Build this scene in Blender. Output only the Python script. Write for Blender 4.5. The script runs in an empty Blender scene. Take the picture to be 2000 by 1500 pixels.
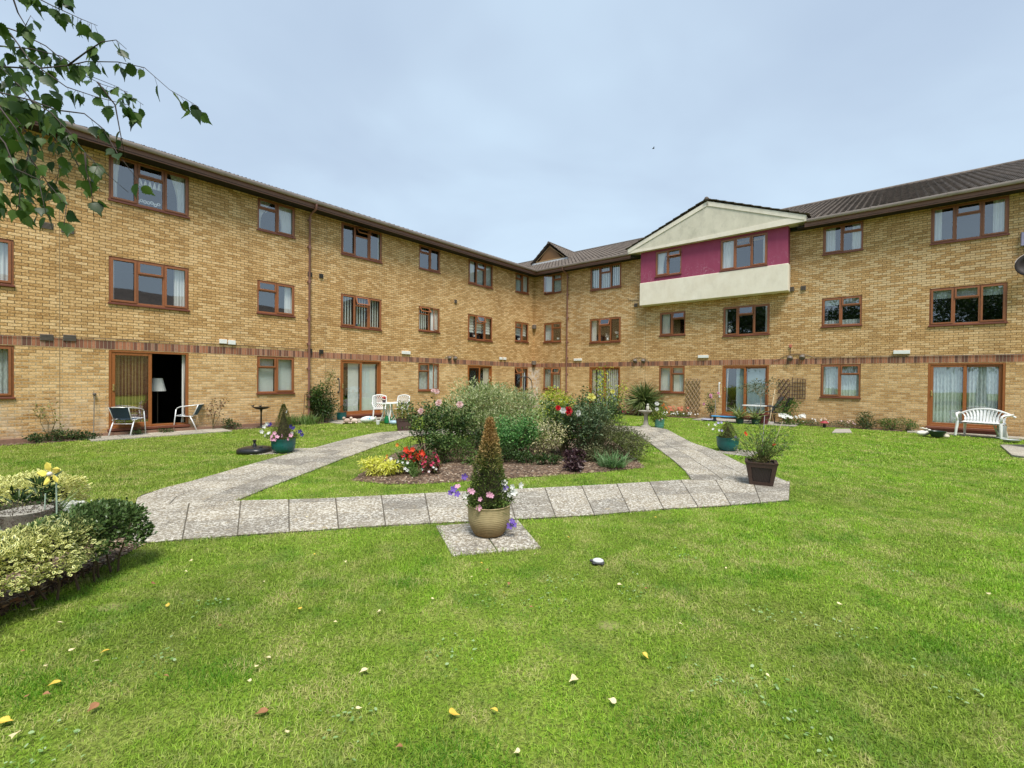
import bpy, math, random
import numpy as np
from mathutils import Vector, Matrix, Euler
rng = np.random.default_rng(7)
random.seed(7)
R = math.radians
scene = bpy.context.scene
COL = scene.collection
# ------------------------------------------------------------------ camera
FPX, PITCH, ROLL, CAMH = 878.4046, -0.0111307, -0.0101376, 1.6
_cp, _sp, _cr, _sr = math.cos(PITCH), math.sin(PITCH), math.cos(ROLL), math.sin(ROLL)
_F = Vector((0, _cp, _sp)); _U = Vector((0, -_sp, _cp)); _R = Vector((1, 0, 0))
_R2 = _R * _cr - _U * _sr; _U2 = _R * _sr + _U * _cr
CAM = Vector((0, 0, CAMH))
cd = bpy.data.cameras.new('camera'); cam = bpy.data.objects.new('camera', cd); COL.objects.link(cam)
cd.sensor_width = 36; cd.lens = FPX / 2000 * 36; cd.clip_start = 0.05; cd.clip_end = 600
m3 = Matrix((_R2, _U2, -_F)).transposed()
cam.matrix_world = Matrix.Translation(CAM) @ m3.to_4x4()
scene.camera = cam
# ------------------------------------------------------------------ light
scene.view_settings.view_transform = 'Standard'; scene.view_settings.look = 'None'
scene.view_settings.gamma = 1; scene.view_settings.exposure = EXPOSURE = 0.95
# building frame: X runs along the left wing wall, Y along the right wing wall
CORNER = Vector((1.20403225, 25.44589186, 0))
DL = Vector((-0.64814393, -0.76151786, 0)); DR = Vector((0.76151739, -0.64814448, 0))
BROT = math.atan2(DL.y, DL.x)
SUN_DIR = (DR * 0.62 + DL * 0.50 + Vector((0, 0, 1.55))).normalized()   # towards the sun
sd = bpy.data.lights.new('sun', 'SUN'); sd.energy = 2.5; sd.angle = R(20); sd.color = (1.0, 0.95, 0.87)
so = bpy.data.objects.new('sun', sd); COL.objects.link(so)
so.rotation_euler = SUN_DIR.to_track_quat('Z', 'Y').to_euler()
world = bpy.data.worlds.new('World'); scene.world = world; world.use_nodes = True

# ------------------------------------------------------------------ node helper
class NB:
    def __init__(s, nt): s.nt = nt; s.N = nt.nodes; s.L = nt.links
    def node(s, t, ins=None, **pr):
        n = s.N.new(t)
        for k, v in pr.items(): setattr(n, k, v)
        for k, v in (ins or {}).items(): s.put(n.inputs[k], v)
        return n
    def put(s, sock, v):
        if isinstance(v, bpy.types.NodeSocket): s.L.new(v, sock)
        else:
            if isinstance(v, (tuple, list)) and len(v) == 3 and sock.type == 'RGBA': v = (*v, 1)
            sock.default_value = v
    def m(s, op, a, b=None, c=None, clamp=False):
        n = s.node('ShaderNodeMath', operation=op); n.use_clamp = clamp
        s.put(n.inputs[0], a)
        if b is not None: s.put(n.inputs[1], b)
        if c is not None: s.put(n.inputs[2], c)
        return n.outputs[0]
    def mix(s, f, a, b, bt='MIX'):
        n = s.node('ShaderNodeMix', data_type='RGBA', blend_type=bt); n.clamp_factor = True
        s.put(n.inputs[0], f); s.put(n.inputs[6], a); s.put(n.inputs[7], b); return n.outputs[2]
    def ramp(s, f, stops, interp='LINEAR'):
        n = s.node('ShaderNodeValToRGB'); r = n.color_ramp; r.interpolation = interp
        while len(r.elements) > 1: r.elements.remove(r.elements[-1])
        for i, (p, c) in enumerate(stops):
            e = r.elements[0] if i == 0 else r.elements.new(p)
            e.position = p; e.color = (*c, 1) if len(c) == 3 else c
        s.put(n.inputs[0], f); return n.outputs[0]
    def noise(s, v, scale, detail=3, rough=.55, dist=0, out='Fac'):
        n = s.node('ShaderNodeTexNoise', {'Scale': scale, 'Detail': detail, 'Roughness': rough, 'Distortion': dist})
        if v is not None: s.put(n.inputs['Vector'], v)
        return n.outputs[out]
    def rng(s, v, a, b, c=0, d=1, smooth=False):
        n = s.node('ShaderNodeMapRange', {'Value': v, 'From Min': a, 'From Max': b, 'To Min': c, 'To Max': d})
        n.interpolation_type = 'SMOOTHSTEP' if smooth else 'LINEAR'; return n.outputs[0]
    def scalev(s, v, sc):
        n = s.node('ShaderNodeVectorMath', operation='MULTIPLY'); s.put(n.inputs[0], v); n.inputs[1].default_value = sc; return n.outputs[0]
    def obj(s): return s.node('ShaderNodeTexCoord').outputs['Object']
    def island(s): return s.node('ShaderNodeNewGeometry').outputs['Random Per Island']

def newmat(name):
    m = bpy.data.materials.new(name); m.use_nodes = True; nt = m.node_tree; nt.nodes.clear(); b = NB(nt)
    out = b.node('ShaderNodeOutputMaterial'); p = b.node('ShaderNodeBsdfPrincipled'); b.L.new(p.outputs[0], out.inputs[0])
    return m, b, p, out
def setp(b, p, col=None, rough=None, bump=None, bdist=.01, bstr=.5, **kw):
    if col is not None: b.put(p.inputs['Base Color'], col)
    if rough is not None: b.put(p.inputs['Roughness'], rough)
    for k, v in kw.items(): b.put(p.inputs[k.replace('_', ' ')], v)
    if bump is not None:
        n = b.node('ShaderNodeBump', {'Height': bump, 'Distance': bdist, 'Strength': bstr}); b.L.new(n.outputs[0], p.inputs['Normal'])
_mc = {}
def P(name, col, rough=.6, metallic=0, var=.18, scale=9, bump=0, spec=.5, dirt=0):
    if name in _mc: return _mc[name]
    m, b, p, o = newmat(name); v = b.obj(); f = b.noise(v, scale, 4)
    c = b.mix(f, tuple(x * (1 - var) for x in col), tuple(min(1, x * (1 + var)) for x in col))
    if dirt:
        d = b.rng(b.noise(v, scale * .35, 5, .7), .5, .72, 0, dirt); c = b.mix(d, c, (.12, .10, .07))
    setp(b, p, c, b.rng(b.noise(v, scale * 2.3, 2), .3, .7, rough - .08, min(1, rough + .08)), Metallic=metallic,
         bump=b.noise(v, scale * 6, 3) if bump else None, bdist=.004, bstr=bump or .1)
    p.inputs['Specular IOR Level'].default_value = spec
    _mc[name] = m; return m
def leafmat(name, cols, trans=.35, rough=.5, rim=None, zc=None, tint=None):
    """cols: list of leaf colours picked per leaf; rim: colour of the leaf margin (attribute rim); zc=(z0,z1,colour) other foliage colour higher up"""
    if name in _mc: return _mc[name]
    m, b, p, o = newmat(name); r = b.island(); v = b.obj()
    r2 = b.m('FRACT', b.m('ADD', r, b.m('MULTIPLY', b.noise(v, 4, 2), .5)))
    c = b.ramp(r2, [(i / max(1, len(cols) - 1), k) for i, k in enumerate(cols)])
    if zc:
        z = b.node('ShaderNodeSeparateXYZ', {0: v}).outputs[2]
        zz = b.m('ADD', z, b.m('MULTIPLY', b.m('SUBTRACT', b.noise(v, 11, 2), .5), .35))
        zz = b.m('ADD', zz, b.m('MULTIPLY', b.m('SUBTRACT', r, .5), .16))
        c = b.mix(b.rng(zz, zc[0], zc[1]), c, b.mix(r, zc[2], zc[3]))
    if rim:
        a = b.node('ShaderNodeAttribute', attribute_name='rim').outputs['Fac']
        amt = b.rng(a, .22, .55)
        if tint: # part of the plant has reverted to plain green
            xl = b.node('ShaderNodeSeparateXYZ', {0: v}).outputs[0]; zl = b.node('ShaderNodeSeparateXYZ', {0: v}).outputs[2]
            key = b.m('ADD', b.m('ADD', xl, b.m('MULTIPLY', zl, .9)), b.m('ADD', b.m('MULTIPLY', b.noise(v, tint[0], 2), .9), b.m('MULTIPLY', r, .25)))
            amt = b.m('MULTIPLY', amt, b.rng(key, tint[1], tint[2], 1, .08))
        c = b.mix(amt, c, rim)
    setp(b, p, c, rough); p.inputs['Specular IOR Level'].default_value = .35
    t = b.node('ShaderNodeBsdfTranslucent', {0: c}); mx = b.node('ShaderNodeMixShader', {0: trans})
    b.L.new(p.outputs[0], mx.inputs[1]); b.L.new(t.outputs[0], mx.inputs[2]); b.L.new(mx.outputs[0], o.inputs[0])
    _mc[name] = m; return m

# ------------------------------------------------------------------ sky
def build_world():
    b = NB(world.node_tree); world.node_tree.nodes.clear()
    out = b.node('ShaderNodeOutputWorld'); bg = b.node('ShaderNodeBackground', {1: 0.10}); b.L.new(bg.outputs[0], out.inputs[0])
    sky = b.node('ShaderNodeTexSky', sky_type='NISHITA'); sky.sun_disc = False
    sky.sun_elevation = math.asin(SUN_DIR.z); sky.sun_rotation = math.atan2(SUN_DIR.x, SUN_DIR.y)
    g = b.node('ShaderNodeTexCoord').outputs['Generated']
    sep = b.node('ShaderNodeSeparateXYZ', {0: g}); z = sep.outputs[2]
    # project the direction on a flat cloud layer so that the overcast stretches towards the horizon
    zz = b.m('ADD', b.m('MAXIMUM', z, 0), .28)
    v = b.node('ShaderNodeCombineXYZ', {0: b.m('DIVIDE', sep.outputs[0], zz), 1: b.m('DIVIDE', sep.outputs[1], zz), 2: 0}).outputs[0]
    n1 = b.noise(v, .55, 4, .45, .4); n2 = b.noise(b.scalev(v, (1, 1.2, 1)), 1.5, 4, .5, .3)
    f = b.m('ADD', b.m('MULTIPLY', n1, .65), b.m('MULTIPLY', n2, .35))
    cl = b.ramp(f, [(.32, (2.45, 3.05, 3.95)), (.46, (2.95, 3.65, 4.5)), (.57, (3.5, 4.4, 5.25)), (.70, (4.3, 5.3, 6.0))])
    hz = b.rng(z, 0.0, .42, 1, 0, True)
    cl = b.mix(b.m('MULTIPLY', hz, .62), cl, (4.4, 5.5, 6.2))
    c = b.mix(.08, cl, sky.outputs[0])
    b.L.new(c, bg.inputs[0])
build_world()

# ------------------------------------------------------------------ geometry helpers
def ray(px, py): return _F + _R2 * ((px - 1000) / FPX) + _U2 * ((750 - py) / FPX)
def G(px, py, z=0.0):           # where a sight line through the photo meets the ground (or the height z)
    d = ray(px, py); return CAM + d * ((z - CAMH) / d.z)
def AT(px, py, Y): d = ray(px, py); return CAM + d * (Y / d.y)
def B2W(x, y, z=0): return CORNER + DL * x + DR * y + Vector((0, 0, z))
def W2B(p): q = Vector(p) - CORNER; return Vector((q.dot(DL), q.dot(DR), q.z))

class MB:
    def __init__(s): s.v = []; s.f = []
    def add(s, vs, fs):
        o = len(s.v); s.v += [tuple(v) for v in vs]; s.f += [tuple(i + o for i in f) for f in fs]; return s
    def quad(s, a, b, c, d): return s.add([a, b, c, d], [(0, 1, 2, 3)])
    def box(s, a, b, M=None):
        x0, y0, z0 = a; x1, y1, z1 = b
        vs = [(x0, y0, z0), (x1, y0, z0), (x1, y1, z0), (x0, y1, z0), (x0, y0, z1), (x1, y0, z1), (x1, y1, z1), (x0, y1, z1)]
        if M is not None: vs = [M @ Vector(v) for v in vs]
        return s.add(vs, [(0, 3, 2, 1), (4, 5, 6, 7), (0, 1, 5, 4), (1, 2, 6, 5), (2, 3, 7, 6), (3, 0, 4, 7)])
    def bbox(s, a, b, r=.005):   # box with chamfered vertical+horizontal edges
        x0, y0, z0 = [min(p, q) for p, q in zip(a, b)]; x1, y1, z1 = [max(p, q) for p, q in zip(a, b)]
        def ring(i, z): return [(x0 + i + r, y0 + i, z), (x1 - i - r, y0 + i, z), (x1 - i, y0 + i + r, z), (x1 - i, y1 - i - r, z), (x1 - i - r, y1 - i, z), (x0 + i + r, y1 - i, z), (x0 + i, y1 - i - r, z), (x0 + i, y0 + i + r, z)]
        vs = ring(r, z0) + ring(0, z0 + r) + ring(0, z1 - r) + ring(r, z1); fs = [tuple(range(7, -1, -1)), tuple(range(24, 32))]
        for k in range(3):
            for i in range(8): j = (i + 1) % 8; fs.append((k * 8 + i, k * 8 + j, k * 8 + 8 + j, k * 8 + 8 + i))
        return s.add(vs, fs)
    def tube(s, pts, r, n=8, cap=True):
        pts = [Vector(p) for p in pts]; rs = r if isinstance(r, (list, tuple)) else [r] * len(pts)
        vs = []; prev = None
        for i, p in enumerate(pts):
            t = (pts[min(i + 1, len(pts) - 1)] - pts[max(i - 1, 0)]).normalized()
            if prev is None:
                a = Vector((0, 0, 1)) if abs(t.z) < .9 else Vector((1, 0, 0)); u = t.cross(a).normalized()
            else: u = (prev - t * prev.dot(t)).normalized()
            prev = u; w = t.cross(u)
            for k in range(n):
                a = 2 * math.pi * k / n; vs.append(p + (u * math.cos(a) + w * math.sin(a)) * rs[i])
        fs = []
        for i in range(len(pts) - 1):
            for k in range(n): j = (k + 1) % n; fs.append((i * n + k, i * n + j, (i + 1) * n + j, (i + 1) * n + k))
        if cap: fs += [tuple(range(n - 1, -1, -1)), tuple((len(pts) - 1) * n + k for k in range(n))]
        return s.add(vs, fs)
    def lathe(s, prof, n=28, c=(0, 0, 0), sx=1, sy=1, sq=0):
        vs = []; 
        for r, z in prof:
            for k in range(n):
                a = 2 * math.pi * k / n; ca, sa = math.cos(a), math.sin(a)
                if sq: q = (abs(ca) ** sq + abs(sa) ** sq) ** (-1 / sq)
                else: q = 1
                vs.append((c[0] + r * q * ca * sx, c[1] + r * q * sa * sy, c[2] + z))
        fs = []
        for i in range(len(prof) - 1):
            for k in range(n): j = (k + 1) % n; fs.append((i * n + k, i * n + j, (i + 1) * n + j, (i + 1) * n + k))
        return s.add(vs, fs)
    def ball(s, c, r, n=10, M=None):
        rx, ry, rz = r if isinstance(r, (tuple, list)) else (r, r, r); vs = []; fs = []
        for i in range(n + 1):
            t = math.pi * i / n
            for k in range(n * 2):
                a = math.pi * k / n; v = Vector((rx * math.sin(t) * math.cos(a), ry * math.sin(t) * math.sin(a), -rz * math.cos(t)))
                if M is not None: v = M @ v
                vs.append(Vector(c) + v)
        for i in range(n):
            for k in range(n * 2): j = (k + 1) % (n * 2); fs.append((i * 2 * n + k, i * 2 * n + j, (i + 1) * 2 * n + j, (i + 1) * 2 * n + k))
        return s.add(vs, fs)
    def prism(s, poly, t0, t1, fn):   # poly of 2-d points, fn(u, v, t) -> 3-d
        n = len(poly); vs = [fn(u, v, t0) for u, v in poly] + [fn(u, v, t1) for u, v in poly]
        fs = [tuple(range(n - 1, -1, -1)), tuple(range(n, 2 * n))] + [(i, (i + 1) % n, n + (i + 1) % n, n + i) for i in range(n)]
        return s.add(vs, fs)
    def build(s, name, mat, parent=None, smooth=False, auto=None, flip=False):
        me = bpy.data.meshes.new(name); me.from_pydata([tuple(v) for v in s.v], [], s.f); me.validate(); me.update()
        if mat: me.materials.append(mat)
        o = bpy.data.objects.new(name, me); COL.objects.link(o)
        if parent is not None: o.parent = parent
        if flip: me.flip_normals()
        if smooth or auto:
            me.polygons.foreach_set('use_smooth', [True] * len(me.polygons))
            if auto:
                try: me.set_sharp_from_angle(angle=R(auto))
                except Exception: pass
        return o
def npmesh(name, V, F, mat, parent=None, attr=None, smooth=False):
    """V (n,3) array, F (m,k) array of one polygon size"""
    me = bpy.data.meshes.new(name); me.vertices.add(len(V)); me.vertices.foreach_set('co', np.ascontiguousarray(V, dtype=np.float32).ravel())
    k = F.shape[1]; me.loops.add(F.size); me.loops.foreach_set('vertex_index', np.ascontiguousarray(F, dtype=np.int32).ravel())
    me.polygons.add(len(F)); me.polygons.foreach_set('loop_start', np.arange(0, F.size, k, dtype=np.int32))
    try: me.polygons.foreach_set('loop_total', np.full(len(F), k, dtype=np.int32))
    except Exception: pass
    if smooth: me.polygons.foreach_set('use_smooth', np.ones(len(F), dtype=bool))
    me.update(calc_edges=True)
    if attr is not None:
        a = me.attributes.new('rim', 'FLOAT', 'POINT'); a.data.foreach_set('value', np.ascontiguousarray(attr, dtype=np.float32))
    me.materials.append(mat); o = bpy.data.objects.new(name, me); COL.objects.link(o)
    if parent is not None: o.parent = parent
    return o
def tag(o, label=None, cat=None, group=None, kind=None):
    if label: o['label'] = label
    if cat: o['category'] = cat
    if group: o['group'] = group
    if kind: o['kind'] = kind
    return o
def thing(name, label, cat, loc=(0, 0, 0), rz=0.0, group=None, scale=1.0):
    o = bpy.data.objects.new(name, None); COL.objects.link(o); o.empty_display_size = .1
    o.location = loc; o.rotation_euler = (0, 0, rz); o.scale = (scale,) * 3
    return tag(o, label, cat, group)
def dup(root, label, loc=None, rz=None, group=None):
    def cp(o, par):
        c = o.copy(); COL.objects.link(c); c.parent = par
        for ch in list(o.children): cp(ch, c)
        return c
    r = cp(root, None)
    if loc is not None: r.location = loc
    if rz is not None: r.rotation_euler = (0, 0, rz)
    r['label'] = label
    if group: r['group'] = group
    return r

# leaf templates: (verts, faces, rim)
def T_leaf(w=.5, fold=.12, curl=.1):
    return np.array([(0, 0, 0), (-w / 2, .45, fold), (0, 1, -curl), (w / 2, .45, fold)], float), np.array([(0, 2, 1), (0, 3, 2)]), np.array([0, 0, 0, 0.])
def T_oval(w=.6):
    v = [(0, 0, 0), (-w * .42, .22, .05), (-w * .5, .55, .06), (-w * .25, .85, .02), (0, 1, -.04), (w * .25, .85, .02), (w * .5, .55, .06), (w * .42, .22, .05), (0, .3, -.02), (0, .7, -.02)]
    f = [(0, 8, 1), (1, 8, 2), (2, 8, 9), (2, 9, 3), (3, 9, 4), (4, 9, 5), (5, 9, 6), (6, 9, 8), (6, 8, 7), (7, 8, 0)]
    return np.array(v, float), np.array(f), np.array([.6, 1, 1, 1, 1, 1, 1, 1, 0, 0.])
def T_strap(w=.06, bend=.45):
    v = []; n = 5
    for i in range(n):
        t = i / (n - 1); ww = w * (1 - t ** 2) / 2 + .002; v += [(-ww, t * (1 - .15 * t * bend), -bend * t * t * .5), (ww, t * (1 - .15 * t * bend), -bend * t * t * .5)]
    f = []
    for i in range(n - 1): a = 2 * i; f += [(a, a + 1, a + 3), (a, a + 3, a + 2)]
    return np.array(v, float), np.array(f), np.zeros(len(v))
def T_flower(n=5, cup=.25):
    v = [(0, 0, -.12)]; f = []
    for i in range(n):
        a = 2 * math.pi * i / n; d = math.pi / n
        for da, r, z in ((-d * .95, .3, .02), (-d * .5, .5, cup * .3), (d * .5, .5, cup * .3), (d * .95, .3, .02)): v.append((r * math.cos(a + da), r * math.sin(a + da), z))
        k = 1 + 4 * i; f += [(0, k, k + 1), (0, k + 1, k + 2), (0, k + 2, k + 3)]
    return np.array(v, float), np.array(f), np.array([0.] + [1.] * (4 * n))
LEAF, OVAL, STRAP, BLOOM = T_leaf(), T_oval(), T_strap(), T_flower()
NARROW = T_leaf(.26, .05, .15)
def unit(a): return a / np.maximum(1e-9, np.linalg.norm(a, axis=1, keepdims=True))
def scatter(name, T, pos, dirs, size, mat, parent=None, spread=.6, up=.6, wid=None):
    """one small piece of geometry T per position; +y of T follows dirs, +z of T leans upwards"""
    V, F, A = T; N = len(pos); pos = np.asarray(pos, float); dirs = unit(np.asarray(dirs, float))
    t = unit(dirs + rng.normal(size=(N, 3)) * spread)
    n = np.array([0, 0, up]) + rng.normal(size=(N, 3)) * .5; n = unit(n - t * (n * t).sum(1, keepdims=True)); s = np.cross(t, n)
    size = np.broadcast_to(np.asarray(size, float), (N,))[:, None, None]
    vv = V[None] * size; 
    if wid is not None: vv[:, :, 0] *= wid
    W = vv[:, :, 0:1] * s[:, None] + vv[:, :, 1:2] * t[:, None] + vv[:, :, 2:3] * n[:, None] + pos[:, None]
    FF = F[None] + (np.arange(N) * len(V))[:, None, None]
    return npmesh(name, W.reshape(-1, 3), FF.reshape(-1, F.shape[1]), mat, parent, np.tile(A, N))
def facing(name, T, pos, nrm, size, mat, parent=None, tilt=.25):
    """flat flowers: +z of T follows nrm"""
    V, F, A = T; N = len(pos); nrm = unit(np.asarray(nrm, float) + rng.normal(size=(N, 3)) * tilt)
    s = unit(np.cross(nrm, unit(rng.normal(size=(N, 3))))); t = np.cross(nrm, s)
    size = np.broadcast_to(np.asarray(size, float), (N,))[:, None, None]; vv = V[None] * size
    W = vv[:, :, 0:1] * s[:, None] + vv[:, :, 1:2] * t[:, None] + vv[:, :, 2:3] * nrm[:, None] + np.asarray(pos, float)[:, None]
    FF = F[None] + (np.arange(N) * len(V))[:, None, None]
    return npmesh(name, W.reshape(-1, 3), FF.reshape(-1, F.shape[1]), mat, parent, np.tile(A, N))
def blob(n, r, lumps=14, sig=.26, c=(0, 0, 0), shell=.72, flat=0):
    """points of an uneven crown: clumps spread over an ellipsoid"""
    r = np.array(r, float); d = unit(rng.normal(size=(lumps, 3)))
    if flat: d[:, 2] = np.abs(d[:, 2]) * (1 - flat) + flat * .3
    L = d * (shell + rng.normal(size=(lumps, 1)) * .12); w = rng.random(lumps) + .4; w /= w.sum()
    k = rng.choice(lumps, n, p=w); g = rng.normal(size=(n, 3)); g = g / np.maximum(1, np.linalg.norm(g, axis=1, keepdims=True) / 1.9)
    p = L[k] + g * sig; dirs = unit(p * .6 + g * .5)
    return p * r + np.array(c), dirs, L * r + np.array(c)
def stems(base, tips, r0=.008, r1=.003, bend=.12, mb=None, n=5):
    mb = mb or MB(); b = Vector(base)
    for t in tips:
        t = Vector(t); m = b.lerp(t, .5) + Vector((random.uniform(-1, 1), random.uniform(-1, 1), random.uniform(0, 1))) * (t - b).length * bend
        b0 = b + Vector((random.uniform(-1, 1), random.uniform(-1, 1), 0)) * r0 * 3
        mb.tube([b0, b0.lerp(m, .5), m, t.lerp(m, .45), t], [r0, r0 * .9, (r0 + r1) / 2, r1 * 1.2, r1], n)
    return mb
# ------------------------------------------------------------------ building materials
def brick_mat(name='yellow_stock_brick', band=True):
    m, b, p, o = newmat(name); v = b.obj(); sp = b.node('ShaderNodeSeparateXYZ', {0: v}); x, y, z = sp.outputs
    u = b.m('ADD', x, y)
    wob = b.m('MULTIPLY', b.m('SUBTRACT', b.noise(v, 9, 3), .5), .007)
    zz = b.m('ADD', z, wob); uw = b.m('ADD', u, wob)
    rowf = b.m('DIVIDE', zz, .075); row = b.m('FLOOR', rowf); fv = b.m('FRACT', rowf)
    off = b.m('MULTIPLY', b.m('MODULO', b.m('ABSOLUTE', row), 2), .5)
    uu = b.m('ADD', b.m('DIVIDE', uw, .225), off); col = b.m('FLOOR', uu); fu = b.m('FRACT', uu)
    du = b.m('MULTIPLY', b.m('MINIMUM', fu, b.m('SUBTRACT', 1, fu)), .225)
    dv = b.m('MULTIPLY', b.m('MINIMUM', fv, b.m('SUBTRACT', 1, fv)), .075)
    face = b.rng(b.m('MINIMUM', du, dv), .0035, .0095, 0, 1, True)
    # the soldier course over the ground floor
    ub = b.m('DIVIDE', uw, .075); cb = b.m('FLOOR', ub); fb = b.m('FRACT', ub)
    db = b.m('MULTIPLY', b.m('MINIMUM', fb, b.m('SUBTRACT', 1, fb)), .075)
    de = b.m('MINIMUM', b.m('ABSOLUTE', b.m('SUBTRACT', z, 2.27)), b.m('ABSOLUTE', b.m('SUBTRACT', z, 2.49)))
    faceb = b.rng(b.m('MINIMUM', db, de), .0022, .0065, 0, 1, True)
    inb = b.m('MULTIPLY', b.m('GREATER_THAN', z, 2.27), b.m('LESS_THAN', z, 2.49))
    wn = b.node('ShaderNodeTexWhiteNoise', {'Vector': b.node('ShaderNodeCombineXYZ', {0: col, 1: row, 2: 3}).outputs[0]}, noise_dimensions='3D')
    r1 = wn.outputs['Value']; big = b.noise(v, .55, 4, .6)
    t = b.m('ADD', b.m('MULTIPLY', r1, .72), b.m('MULTIPLY', b.rng(big, .3, .7), .28))
    t = b.m('ADD', b.m('MULTIPLY_ADD', t, .46, .26), b.m('MULTIPLY', b.m('SUBTRACT', b.noise(b.scalev(v, (.8, .8, 1.8)), 30, 4, .78), .5), 1.65), clamp=True)
    bc = b.ramp(t, [(0, (0.130, 0.056, 0.019)), (.14, (0.273, 0.127, 0.037)), (.32, (0.481, 0.270, 0.098)), (.52, (0.677, 0.423, 0.187)), (.70, (0.831, 0.571, 0.296)), (.86, (0.908, 0.704, 0.446)), (1, (0.908, 0.825, 0.642))])
    # pale, weathered stretch about the upper floors of the right wing, yellower left wing
    pale = b.m('MULTIPLY', b.rng(y, .3, 1.2), b.m('MULTIPLY', b.rng(z, 2.6, 4.4, 0, 1, True), b.rng(z, 5.4, 6.9, 1, 0, True)))
    pale = b.m('MULTIPLY', pale, b.m('GREATER_THAN', r1, .58))
    bc = b.mix(b.m('MULTIPLY', pale, .42), bc, (.74, .58, .36))
    bc = b.mix(b.m('MULTIPLY', b.rng(y, .05, .4), .30), bc, b.mix(.4, bc, (.32, .22, .12)))
    spk = b.rng(b.noise(b.scalev(v, (.8, .8, 1.5)), 42, 4, .75), .57, .64, 0, .88)
    bc = b.mix(spk, bc, (.10, .058, .024))
    lite = b.rng(b.noise(b.scalev(v, (1, 1, 3)), 17, 3, .7), .60, .72, 0, .45); bc = b.mix(lite, bc, (.74, .54, .28))
    wb = b.node('ShaderNodeTexWhiteNoise', {'Vector': b.node('ShaderNodeCombineXYZ', {0: cb, 1: 7, 2: 1}).outputs[0]}, noise_dimensions='3D').outputs['Value']
    bandc = b.ramp(wb, [(0, (.14, .070, .055)), (.3, (.24, .10, .065)), (.6, (.38, .155, .085)), (.85, (.48, .21, .12)), (1, (.36, .20, .14))])
    bandc = b.mix(b.rng(b.noise(v, 30, 3), .5, .75, 0, .5), bandc, (.10, .05, .04))
    lowm = b.rng(z, 1.9, 2.3, 0, 1); mort = b.mix(b.noise(v, 7, 3, .7), b.mix(lowm, (.28, .19, .10), (.10, .060, .026)), b.mix(lowm, (.64, .53, .36), (.30, .205, .10)))  # upper mortar darkened, its colour carries the shadow in the bed joints
    c = b.mix(face, mort, bc)
    if band:
        c = b.mix(inb, c, b.mix(faceb, (.42, .33, .24), bandc)); ff = b.m('ADD', b.m('MULTIPLY', face, b.m('SUBTRACT', 1, inb)), b.m('MULTIPLY', faceb, inb))
    else: ff = face
    # lime bloom on the low brickwork in the corner and near the ground of the left wing
    ne = b.noise(b.scalev(v, (1, 1, .8)), 6, 5, .7)
    eff = b.m('MULTIPLY', b.rng(b.m('ADD', b.m('MAXIMUM', x, y), b.m('MULTIPLY', b.noise(v, 2.5, 2), .4)), .45, .85, 1, 0, True), b.rng(z, 2.1, 2.35, 1, 0, True))
    eff = b.m('MULTIPLY', eff, b.rng(ne, .40, .56))
    low = b.m('MULTIPLY', b.m('MULTIPLY', b.rng(z, .3, 1.5, 1, 0, True), b.rng(x, 13, 17.5, 0, 1, True)), b.rng(b.noise(v, 2.4, 4, .7), .46, .62))
    c = b.mix(b.m('MULTIPLY', eff, .8), c, (.66, .61, .56)); c = b.mix(b.m('MULTIPLY', low, .5), c, (.68, .58, .45))
    weath = b.rng(b.noise(b.scalev(v, (1, 1, .3)), 1.1, 5, .65), .48, .70, 0, .38); c = b.mix(weath, c, b.mix(.6, c, (.16, .10, .045)))
    footz = b.rng(b.m('ADD', z, b.m('MULTIPLY', b.noise(v, 3, 3), .25)), .16, .42, .45, 0); c = b.mix(footz, c, (.13, .085, .05))  # uneven darker tone towards the foot of the wall
    h = b.m('ADD', b.m('MULTIPLY', ff, 1), b.m('MULTIPLY', b.noise(v, 55, 3), .5))
    setp(b, p, c, .88, bump=h, bdist=.007, bstr=.8); p.inputs['Specular IOR Level'].default_value = .25
    return m
BRICK = brick_mat()
def render_mat(name, a, c2, streak):
    m, b, p, o = newmat(name); v = b.obj()
    n = b.noise(b.scalev(v, (1.3, 1.3, .9)), 1.6, 5, .65); c = b.mix(b.rng(n, .35, .7), a, c2)
    s = b.rng(b.noise(b.scalev(v, (1.6, 1.6, 1.1)), 1.8, 6, .72), .50, .76, 0, streak); c = b.mix(s, c, tuple(x * .55 for x in a))
    setp(b, p, c, .85, bump=b.noise(v, 90, 3), bdist=.003, bstr=.4); return m
CREAM = render_mat('cream_render', (.74, .67, .55), (.83, .77, .66), .25)
CREAMD = render_mat('stained_cream_render', (.58, .54, .43), (.70, .65, .53), .55)
def maroon():
    m, b, p, o = newmat('maroon_render'); v = b.obj()
    c = b.mix(b.noise(v, 2, 4), (.25, .034, .085), (.33, .055, .120))
    cr = b.noise(v, 1.6, 5, .6, 1.2); line = b.rng(b.m('ABSOLUTE', b.m('SUBTRACT', cr, .5)), .0, .006, .5, 0)
    zc = b.node('ShaderNodeSeparateXYZ', {0: v}).outputs[2]
    c = b.mix(b.rng(b.noise(b.scalev(v, (2, 2, .6)), 2.5, 4, .6), .5, .75, 0, .35), c, (.36, .09, .16)); c = b.mix(b.m('MULTIPLY', line, b.rng(zc, 6.35, 6.8, 1, 0)), c, (.55, .35, .42))
    setp(b, p, c, .8, bump=b.noise(v, 90, 2), bdist=.003, bstr=.3); return m
MAROON = maroon()
def wood(name, a, c2, rough=.38):
    if name in _mc: return _mc[name]
    m, b, p, o = newmat(name); v = b.obj()
    g = b.noise(b.scalev(v, (14, 14, 14)), 2, 4, .6, 1.5); c = b.mix(b.rng(g, .3, .7), a, c2)
    setp(b, p, c, rough, bump=g, bdist=.002, bstr=.2); _mc[name] = m; return m
FRAME = wood('brown_window_frame', (.23, .080, .030), (.36, .135, .052))
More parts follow.
